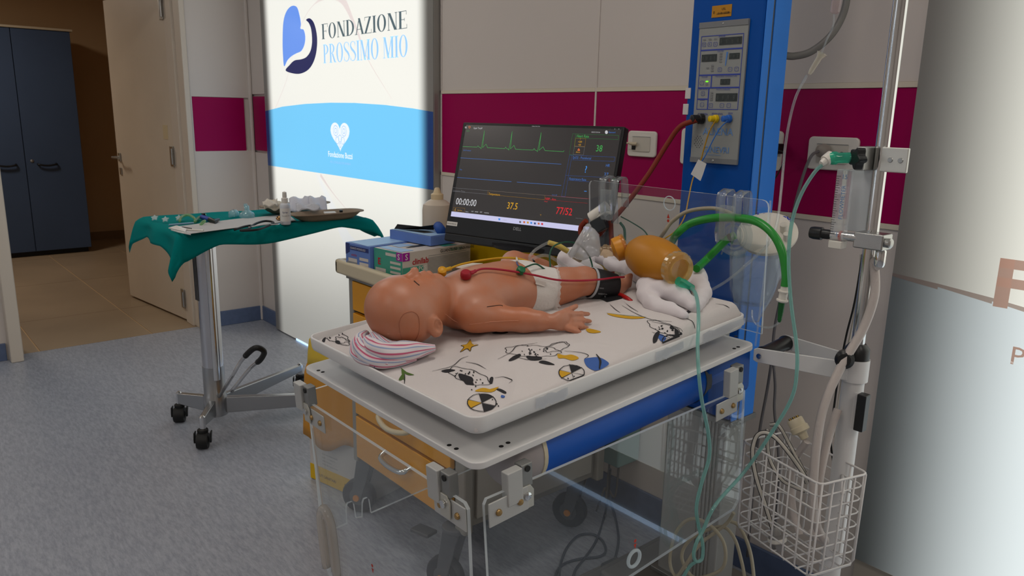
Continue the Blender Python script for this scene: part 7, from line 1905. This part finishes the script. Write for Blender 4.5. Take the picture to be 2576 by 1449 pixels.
MB().tube(crom([Vector((VX, VY, 1.94)), Vector((VX, VY, 2.08)), Vector((VX, VY, 2.08)).lerp(Vector((ch_.x, ch_.y, 2.08)), .5), Vector((ch_.x, ch_.y, 2.06)), Vector((ch_.x, ch_.y, 2.05))], 6), .004, 8).build('hook_arm', M_CHROME, VST, smooth=True)
lead('clear_tube', [onY(1892, 780, 1.40), onY(1893, 800, 1.39), onY(1905, 818, 1.385), onY(1935, 824, 1.38), onY(1955, 815, 1.38), onY(1960, 806, 1.38)], .0022, M_CLEARPL, 'thin clear tube hanging under the green tip', 'tube')
lead('clear_tube', [onY(1938, 505, 1.44), onY(1936, 560, 1.43), onY(1925, 680, 1.40), onY(1912, 780, 1.385), onY(1900, 870, 1.38)], .0020, M_CLEARPL, 'thin clear rod-like tube hanging down beside the suction jar', 'tube')

# ================================================================== cables of the warmer
yp2 = KY0-0.02
M_RUST = pbr('rust red sleeve', '#7a2408', .55)
lead('heater_cable', [onY(1752, 302, 1.550), onY(1712, 318, 1.54), onY(1680, 360, 1.53), onY(1630, 440, 1.50), onY(1570, 520, 1.46), onY(1525, 570, 1.42), onY(1505, 592, 1.40), onY(1480, 600, 1.38), onY(1462, 590, 1.37), onY(1462, 570, 1.37), onY(1475, 555, 1.37)], .0066, M_RUST, 'thick rust red cable from the control panel down to the bed', 'cable')
lead('heater_cable', [onY(1536, 555, 1.41), onY(1538, 600, 1.41), onY(1540, 640, 1.40), onY(1540, 690, 1.38)], .0062, M_RUST, 'second rust red cable dropping behind the amber bag', 'cable')
lead('probe_cable', [onY(1800, 304, 1.545), onY(1785, 330, 1.545), onY(1772, 370, 1.545), onY(1762, 405, 1.545), onY(1743, 450, 1.53), onY(1732, 500, 1.50), onY(1722, 545, 1.46), onY(1700, 580, 1.42), onY(1665, 605, 1.38)], .0016, pbr('amber cable', '#b08414', .45), 'thin yellow probe cable from the yellow plug to the bed', 'cable')
lead('probe_cable', [onY(1830, 304, 1.545), onY(1812, 322, 1.545), onY(1795, 350, 1.545), onY(1778, 385, 1.545), onY(1766, 405, 1.545)], .0014, pbr('sky cable', '#2a6cc0', .45), 'thin blue probe cable from the blue plug', 'cable')
pt_ = [onY(a, b, 1.53) for a, b in ((1757, 401), (1777, 412), (1768, 440), (1762, 455), (1738, 438))]
o_ = MB().add(pt_, [(0, 1, 2, 3, 4)]).build('cable_tag', pbr('white fabric tag', '#c9c9c9', .6), None, solid=.001)
tag(o_, 'white printed tag wrapped around the probe cables', 'tag')
lead('grey_conduit', [onY(1975, 140, 1.70), onY(2000, 141, 1.72), onY(2040, 130, 1.74), onY(2085, 95, 1.76), onY(2115, 50, 1.78), onY(2130, 0, 1.79), onY(2133, -60, 1.80), onY(2133, -60, 1.80)+Vector((0, .1, .35)), onY(2133, -60, 1.80)+Vector((0, .14, 1.0))], .0085, pbr('grey conduit', '#686663', .5), 'grey conduit curving up the wall right of the blue column', 'conduit')
# bundle at the left clip
t = thing('cable_clamp', 'white sleeve and black cable clamp under the left clear clip', 'clamp', tuple(onY(1510, 560, 1.39)))
MB().tube([onY(1488, 550, 1.40), onY(1530, 520, 1.42)], .017, 16).build('white_sleeve', M_WHITEPLASTIC, t, smooth=True, sharp=50)
MB().box(onY(1508, 565, 1.385), (.040, .02, .035), (Vector((.8, .2, .5)).normalized(), Vector((-.24, .97, 0)).normalized(), Vector((-.5, 0, .86)).normalized())).build('black_clamp', M_BLACKPL, t, bevel=.003)
lead('white_cable', [onY(1496, 605, 1.38), onY(1495, 575, 1.38), onY(1505, 548, 1.385), onY(1525, 535, 1.39), onY(1540, 538, 1.40)], .0035, pbr('white cable', '#c2bdb8', .45), 'white cable looping past the black clamp', 'cable')
lead('dark_green_cable', [onY(1562, 545, 1.42), onY(1590, 560, 1.42), onY(1620, 580, 1.41), onY(1632, 600, 1.40), onY(1633, 612, 1.39)], .0016, M_LGRN, 'thin dark green cable crossing the white wall behind the amber bag', 'cable')
lead('dark_green_cable', [onY(1560, 560, 1.42), onY(1570, 575, 1.42), onY(1572, 600, 1.41), onY(1570, 620, 1.40)], .0032, M_LGRN, 'dark green cable hanging from the left clear clip', 'cable')
lead('yellow_cable', [onY(1470, 605, 1.375), onY(1478, 592, 1.375), onY(1492, 582, 1.375), onY(1500, 574, 1.38)], .003, M_LYEL, 'short yellow cable below the black clamp', 'cable')
# socket plugs
t = thing('network_plug', 'beige network plug and cable in the socket by the monitor', 'plug', tuple(onY(1600, 362, 1.97)))
MB().tube([onY(1566, 359, 1.97), onY(1582, 360, 1.97)], .003, 8).build('cable', M_BEIGE, t, smooth=True)
MB().tube([onY(1582, 360, 1.97), onY(1592, 362, 1.975), onY(1601, 362, 1.982)], [.004, .006, .006], 10).build('boot', M_BEIGE, t, smooth=True, sharp=60)
t = thing('power_plug', 'round grey power plug with cable in the socket behind the pole', 'plug', tuple(onY(2060, 380, 1.96)))
pc_ = onY(2062, 380, 1.965)
MB().lathe([(0.018, 0.02), (0.019, 0.012), (0.016, 0.0), (0.008, -0.006)], pc_, (.3, 1, 0), 24).build('plug_body', pbr('grey plug', '#9b948c', .5), t, smooth=True, sharp=40)
MB().tube(crom([pc_, onY(2045, 388, 1.93), onY(2032, 410, 1.92), onY(2015, 460, 1.91), onY(1995, 540, 1.90), onY(1980, 640, 1.89), onY(1965, 740, 1.88), onY(1948, 830, 1.87), onY(1942, 900, 1.86), onY(1930, 980, 1.85), onY(1915, 1060, 1.85), onY(1900, 1160, 1.86), onY(1890, 1280, 1.87), onY(1880, 1400, 1.88)], 7), .004, 8).build('cable', M_CABGREY, t, smooth=True)
lead('grey_cable', [onY(1945, 905, 1.84), onY(1950, 970, 1.84), onY(1948, 1030, 1.84), onY(1955, 1100, 1.84), onY(1960, 1200, 1.85), onY(1950, 1330, 1.86)], .0038, M_CABGREY, 'grey cable hanging on the wall behind the stand handle')
t = thing('charger_plug', 'black plug with thin cable right of the blue column', 'plug', tuple(onY(1958, 378, 1.97)))
MB().box(onY(1953, 374, 1.97), (.03, .03, .028)).build('plug_body', M_BLACK, t, bevel=.003)
MB().tube(crom([onY(1958, 378, 1.955), onY(1972, 385, 1.94), onY(1970, 410, 1.92), onY(1955, 440, 1.88), onY(1935, 470, 1.84)], 6), .002, 8).build('cable', M_BLACK, t, smooth=True)

# ================================================================== things under the bed
# cream power cord coiled by the pillar
lead('coiled_cord', [onY(1846, 1290, 1.45), onY(1830, 1315, 1.45), onY(1805, 1335, 1.44), onY(1760, 1370, 1.42), onY(1725, 1420, 1.41), onY(1700, 1449, 1.41), onY(1685, 1410, 1.42), onY(1700, 1340, 1.42), onY(1740, 1305, 1.42), onY(1790, 1325, 1.42), onY(1822, 1370, 1.42), onY(1820, 1425, 1.42), onY(1780, 1449, 1.42), onY(1740, 1449, 1.42), onY(1715, 1400, 1.43), onY(1740, 1355, 1.44), onY(1810, 1325, 1.45), onY(1845, 1350, 1.45), onY(1865, 1410, 1.45), onY(1875, 1470, 1.45), onY(1880, 1560, 1.45)], .0042, pbr('cream cord', '#aca48f', .5), 'cream power cord coiled in front of the grey pillar', 'cord', sub=9)
lead('coiled_cord', [onY(1835, 1310, 1.50), onY(1860, 1325, 1.50), onY(1885, 1380, 1.48), onY(1896, 1449, 1.46), onY(1898, 1520, 1.45)], .0042, pbr('cream cord', '#aca48f', .5), 'cream power cord hanging right of the grey pillar', 'cord')
F0 = lambda x, y, z=.006: onZ(x, y, z)
lead('floor_cable', [F0(1535, 1180, .25), F0(1530, 1250, .12), F0(1520, 1300, .006), F0(1500, 1360), F0(1470, 1405), F0(1450, 1430), F0(1440, 1455)], .0042, pbr('dark blue grey cable', '#3a4250', .5), 'dark cable trailing across the floor under the bed', 'cable')
lead('floor_cable', [F0(1528, 1250, .06), F0(1545, 1290), F0(1556, 1350), F0(1550, 1395), F0(1542, 1412)], .0042, pbr('dark blue grey cable', '#3a4250', .5), 'dark cable running to the grey foot switch', 'cable')
lead('floor_cable', [F0(1408, 1470), F0(1408, 1430), F0(1425, 1380), F0(1455, 1348), F0(1490, 1344), F0(1515, 1360), F0(1524, 1385), F0(1508, 1400), F0(1460, 1406), F0(1420, 1418), F0(1400, 1440), F0(1396, 1470)], .0042, pbr('dark blue grey cable', '#3a4250', .5), 'dark cable making a loop on the floor in front of the foot switch', 'cable')
# grey foot switch with a label
f0, f1 = F0(1450, 1449, .05), F0(1545, 1405, .05)
fd = (f1-f0); fd.z = 0; fd.normalize(); fs_ = Vector((-fd.y, fd.x, 0))
t = thing('foot_switch', 'grey foot switch with a white IP label on the floor', 'foot switch', (f0.x, f0.y, 0))
cf = F0(1535, 1445, .05); cf.z = .026
MB().box(cf, (.17, .11, .05), (fd, fs_, Z_)).build('housing', pbr('grey beige plastic', '#8d897f', .5), t, bevel=.008)
lb = MB().box(cf+Z_*.0256-fd*.045-fs_*.028, (.045, .022, .0008), (fd, fs_, Z_)).build('label', M_PAPER, t)
text('lettering', 'IP43', .016, cf+Z_*.0262-fd*.062-fs_*.033, fd, fs_, M_NAVY, lb, bold=.0004)
MB().box(cf+Z_*.03+fd*.035, (.07, .09, .018), (fd, fs_, Z_)).build('treadle', M_DARKGREY, t, bevel=.006)
# pale teal holder low on the wall
tb0 = onY(1545, 1115, 1.93)
t = thing('wall_holder', 'small pale teal holder mounted low on the wall behind the bed', 'holder', (tb0.x, 1.99, tb0.z-.06))
MB().bx(tb0.x-.06, tb0.x+.065, 1.88, 1.995, tb0.z-.06, tb0.z+.11).build('box', pbr('pale teal plastic', '#8fb3b0', .45), t, bevel=.008)
for k in (-.025, .02): MB().tube(crom([(tb0.x+k, 1.94, tb0.z-.06), (tb0.x+k*.9, 1.93, tb0.z-.2), (tb0.x+k*.3, 1.90, .10), (tb0.x+k, 1.88, .008)], 5), .004, 8).build('cable', M_CABGREY, t, smooth=True)
# ================================================================== things on the teal drape
TT = TZ+0.005
def TP(x, y, dz=0.0): return onZ(x, y, TT+dz)
# sheet of white paper
pa = [TP(428, 573), TP(590, 552), TP(725, 540), TP(745, 556), TP(600, 573), TP(478, 589)]
o = MB().add([p+Z_*.0015 for p in pa], [tuple(range(6))]).build('paper_sheet', pbr('grey white paper', '#b5b3b2', .8), None, solid=.001)
tag(o, 'long white paper sheet spread across the teal drape', 'paper')
# three star shaped stopcocks
M_FROST = clear('frosted plastic', (.8, .85, .85), haze=.7, hazecol=(.72, .80, .80))
for k, (x, y, lb) in enumerate(((390, 556, 'leftmost white star-shaped stopcock on the teal drape'), (417, 560, 'middle white star-shaped stopcock on the teal drape'), (451, 556, 'white star-shaped stopcock next to the green mask strap'))):
    p = TP(x, y); st = [(0.016*(1 if i % 2 else .55)*math.cos(math.pi*i/5), 0.016*(1 if i % 2 else .55)*math.sin(math.pi*i/5)) for i in range(10)]
    t = thing('stopcock', lb, 'stopcock', tuple(p), 'star-shaped stopcocks on the drape')
    up = Vector((.55, -.45, .7)).normalized(); e1 = up.orthogonal().normalized(); e2 = up.cross(e1)
    MB().prism(st, p+Z_*.012, e1, e2, .006).build('star', M_FROST, t, bevel=.001)
    MB().tube([p+Z_*.012, p+Z_*.006+Vector((-.02, .012, 0))], .004, 8).build('stem', M_FROST, t, smooth=True)
# green oxygen strap and mask ring
M_GRN = clear('green clear tube', (.5, .8, .5), haze=.6, hazecol=(.42, .62, .36))
t = thing('airway_mask', 'clear green airway loop beside the blue-handled scope', 'airway', tuple(TP(480, 556)))
MB().tube(crom([TP(452, 556, .01), TP(458, 545, .018), TP(474, 541, .022), TP(487, 548, .015), TP(492, 556, .008)], 6), .006, 8).build('loop', M_GRN, t, smooth=True)
MB().tube(crom([TP(490, 558, .006), TP(500, 548, .01), TP(512, 542, .012), TP(516, 540, .012)], 5), .006, 8).build('branch', M_GRN, t, smooth=True)
c = TP(510, 560, .012); MB().tube([c+Vector((.012*math.cos(a), .010*math.sin(a), .008*math.sin(a))) for a in [2*math.pi*i/16 for i in range(16)]], .0035, 8, True).build('ring', M_GRN, t, smooth=True)
t = thing('laryngoscope', 'blue and black laryngoscope handle lying on the teal drape', 'laryngoscope', tuple(TP(525, 552)))
MB().tube([TP(508, 546, .012), TP(530, 553, .012)], .010, 14).build('blue_handle', pbr('blue sleeve', '#1d3f9a', .5), t, smooth=True, sharp=50)
MB().tube([TP(528, 553, .012), TP(540, 558, .010), TP(550, 552, .012)], [.011, .012, .006], 12).build('black_end', M_BLACKPL, t, smooth=True, sharp=50)
MB().box(TP(512, 541, .018), (.02, .012, .015)).build('lamp_block', M_BLACKPL, t, bevel=.002)
# pens
def stick(name, a, b, r_, mat, label, cat):
    o = MB().tube([a, b], r_, 8).build(name, mat, None, smooth=True, sharp=60); tag(o, label, cat)
stick('marker_pen', TP(425, 566, .004), TP(487, 561, .004), .004, pbr('pale blue pen', '#7fa0b8', .5), 'pale blue pen between the stopcocks and the paper', 'pen')
stick('catheter', TP(465, 577, .005), TP(512, 580, .005), .0035, M_WHITEPLASTIC, 'white catheter with a blue mark on the paper', 'catheter')
stick('forceps', TP(458, 571, .005), TP(482, 575, .005), .002, M_BLACK, 'small dark forceps near the front corner of the paper', 'forceps')
t = thing('gauze_pad', 'folded white gauze pad at the near end of the paper', 'gauze', tuple(TP(440, 575)))
MB().add([TP(424, 574, .004), TP(444, 568, .018), TP(470, 576, .006), TP(466, 584, .004)], [(0, 1, 2, 3)]).build('top_fold', M_PAPER, t, solid=.004)
MB().add([TP(430, 578, .003), TP(466, 586, .003), TP(480, 590, .003), TP(450, 584, .003)], [(0, 1, 2, 3)]).build('lower_fold', M_PAPER, t, solid=.004)
# clear bag-mask pieces
CLR = clear('clear aqua mask', (.8, .92, .94), haze=.3, hazecol=(.6, .8, .84))
t = thing('face_mask', 'clear aqua face mask standing near the back of the teal drape', 'face mask', tuple(TP(622, 546)))
p = TP(622, 548)
MB().lathe([(0.030, 0.0), (0.034, 0.010), (0.028, 0.022), (0.016, 0.030), (0.010, 0.034), (0.010, 0.055)], p, n=26, caps=False).build('dome', CLR, t, smooth=True, solid=.0015)
p2 = TP(590, 545); MB().lathe([(0.022, 0), (0.024, 0.01), (0.018, 0.026), (0.008, 0.032)], p2, (-.3, -.2, 1), 22, caps=False).build('side_cup', CLR, t, smooth=True, solid=.0015)
MB().tube([p+Vector((-.012, 0, .05)), p+Vector((-.012, 0, .062))], .008, 12).build('port', CLR, t, smooth=True)
# spray bottle
p = TP(719, 564)
t = thing('spray_bottle', 'small white pump bottle with printed label on the teal drape', 'bottle', tuple(p))
hh_ = onY(716, 482, p.y).z-p.z
MB().lathe([(0.020, 0), (0.0215, 0.004), (0.0215, hh_*.58), (0.018, hh_*.63), (0.012, hh_*.66)], p, n=24).build('body', pbr('milky bottle', '#c6c9cf', .35), t, smooth=True, sharp=40)
MB().lathe([(0.014, hh_*.64), (0.014, hh_*.80), (0.008, hh_*.82), (0.0095, hh_*.84), (0.0085, hh_*.98), (0.004, hh_)], p, n=20).build('pump', M_WHITEPLASTIC, t, smooth=True, sharp=40)
MB().lathe([(0.0219, hh_*.10), (0.0219, hh_*.5)], p, n=24, caps=False).build('label', M_PAPER, t, smooth=True)
fx_ = (CAM-p); fx_.z = 0; fx_.normalize(); rx_ = Z_.cross(fx_)
text('lettering', 'Spray', .010, p+fx_*.0224-rx_*.012+Z_*hh_*.36, rx_, Z_, M_NAVY, t); text('lettering', 'Neonatal 2%', .006, p+fx_*.0224-rx_*.014+Z_*hh_*.26, rx_, Z_, M_TXT, t)
# pulp dishes
M_PULP = pbr('brown paper pulp', '#8d7b68', .9, bump=.4, bscale=250)
def dish(name, c, ex, L, Wd, Hh, label):
    ex = Vector(ex).normalized(); ey = Z_.cross(ex)
    t = thing(name, label, 'pulp dish', tuple(c), 'paper pulp dishes on the drape')
    vs, fs = [], []; n = 36
    lv = [(.0, .004, 0), (.72, .0, 0), (.86, .012, 0), (1.0, Hh, 0), (1.08, Hh+.002, 0), (1.08, Hh-.002, 0)]
    for k, w, _ in lv:
        for i in range(n):
            a = 2*math.pi*i/n; ca, sa = math.cos(a), math.sin(a)
            kk = (abs(ca)**3.2+abs(sa)**3.2)**(-1/3.2)
            vs.append(Vector(c)+ex*(ca*kk*L/2*k)+ey*(sa*kk*Wd/2*k)+Z_*(w+.002))
    for j in range(len(lv)-1):
        for i in range(n): fs.append((j*n+i, j*n+(i+1) % n, (j+1)*n+(i+1) % n, (j+1)*n+i))
    mobj('shell', vs, fs, M_PULP, t, smooth=True, solid=.002)
    return t, ex, ey
d1c = TP(822, 552); d2c = TP(745, 533)
dish('pulp_dish', d1c, TP(900, 543)-TP(750, 556), .33, .13, .030, 'empty brown paper pulp dish at the right end of the teal drape')
dish('pulp_dish', d2c, TP(820, 525)-TP(680, 540), .34, .14, .034, 'brown paper pulp dish full of gauze packs at the back of the drape')
# crumpled packets in the far dish
random.seed(9)
for k, (x, y, dz, w, h, col, lb) in enumerate(((690, 522, .040, .07, .03, '#c9bfae', 'crumpled cream gauze roll at the left of the far dish'), (680, 518, .050, .05, .02, '#cfc8bc', 'small cream gauze tail sticking out of the far dish'), (755, 520, .046, .07, .05, '#c9cbd6', 'white paper pack leaning left in the far dish'), (800, 520, .046, .06, .05, '#c6c8d2', 'white paper pack standing upright at the right of the far dish'), (775, 528, .040, .08, .02, '#c2c4cc', 'flat white pack lying across the far dish'))):
    c = TP(x, y, dz); t = thing('gauze_pack', lb, 'gauze pack', tuple(c-Z_*.01), 'gauze packs in the pulp dish')
    vs, fs = [], []; n, m = 10, 6
    ex = Vector((.3, .95, 0)); ey = Vector((-.6, .2, .75)).normalized()
    for i in range(n):
        for j in range(m):
            a, b = i/(n-1)-.5, j/(m-1)-.5
            vs.append(c+Z_*.012+ex*(a*w*1.3)+ey*(b*h*1.5)+Z_*(.006*math.sin(9*a+4*b+k)+.004*random.uniform(-1, 1)))
    for i in range(n-1):
        for j in range(m-1): fs.append((i*m+j, (i+1)*m+j, (i+1)*m+j+1, i*m+j+1))
    mobj('wrapper', vs, fs, pbr('pack '+col, col, .7), t, smooth=True, solid=.006)
stick('red_stick', TP(765, 522, .05), TP(800, 515, .05), .003, pbr('red plastic', '#a01c1c', .5), 'thin red stick on top of the packs in the far dish', 'stick')
t = thing('electrode_pack', 'small black and white electrode in the near pulp dish', 'electrode', tuple(TP(840, 536, .03)))
MB().box(TP(830, 535, .033), (.05, .04, .006), (Vector((.3, .95, 0)).normalized(), Vector((-.95, .3, 0)).normalized(), Z_)).build('pad', M_PAPER, t, bevel=.001)
MB().lathe([(0.008, 0), (0.008, .01)], TP(858, 534, .033), n=14).build('snap', M_BLACKPL, t, smooth=True, sharp=40)
# stethoscope
t = thing('stethoscope', 'black and steel stethoscope lying on the paper near the drape edge', 'stethoscope', tuple(TP(640, 572)))
MB().tube(crom([TP(590, 578, .006), TP(615, 570, .010), TP(632, 568, .010), TP(625, 576, .008), TP(605, 580, .006), TP(645, 578, .006), TP(670, 570, .008), TP(688, 560, .012), TP(668, 556, .016), TP(645, 562, .014), TP(630, 572, .008)], 7), .0048, 8).build('black_tubing', M_BLACK, t, smooth=True)
MB().tube(crom([TP(625, 572, .010), TP(660, 566, .012), TP(700, 564, .010), TP(712, 556, .012), TP(708, 548, .018)], 6), .0024, 8).build('steel_binaural', M_CHROME, t, smooth=True)
MB().lathe([(0.016, 0), (0.017, .004), (0.012, .010), (0.004, .014)], TP(704, 550, .010), (.3, -.2, .9), 22).build('chest_piece', pbr('bronze steel', '#8a6a48', .25, .9), t, smooth=True, sharp=40)
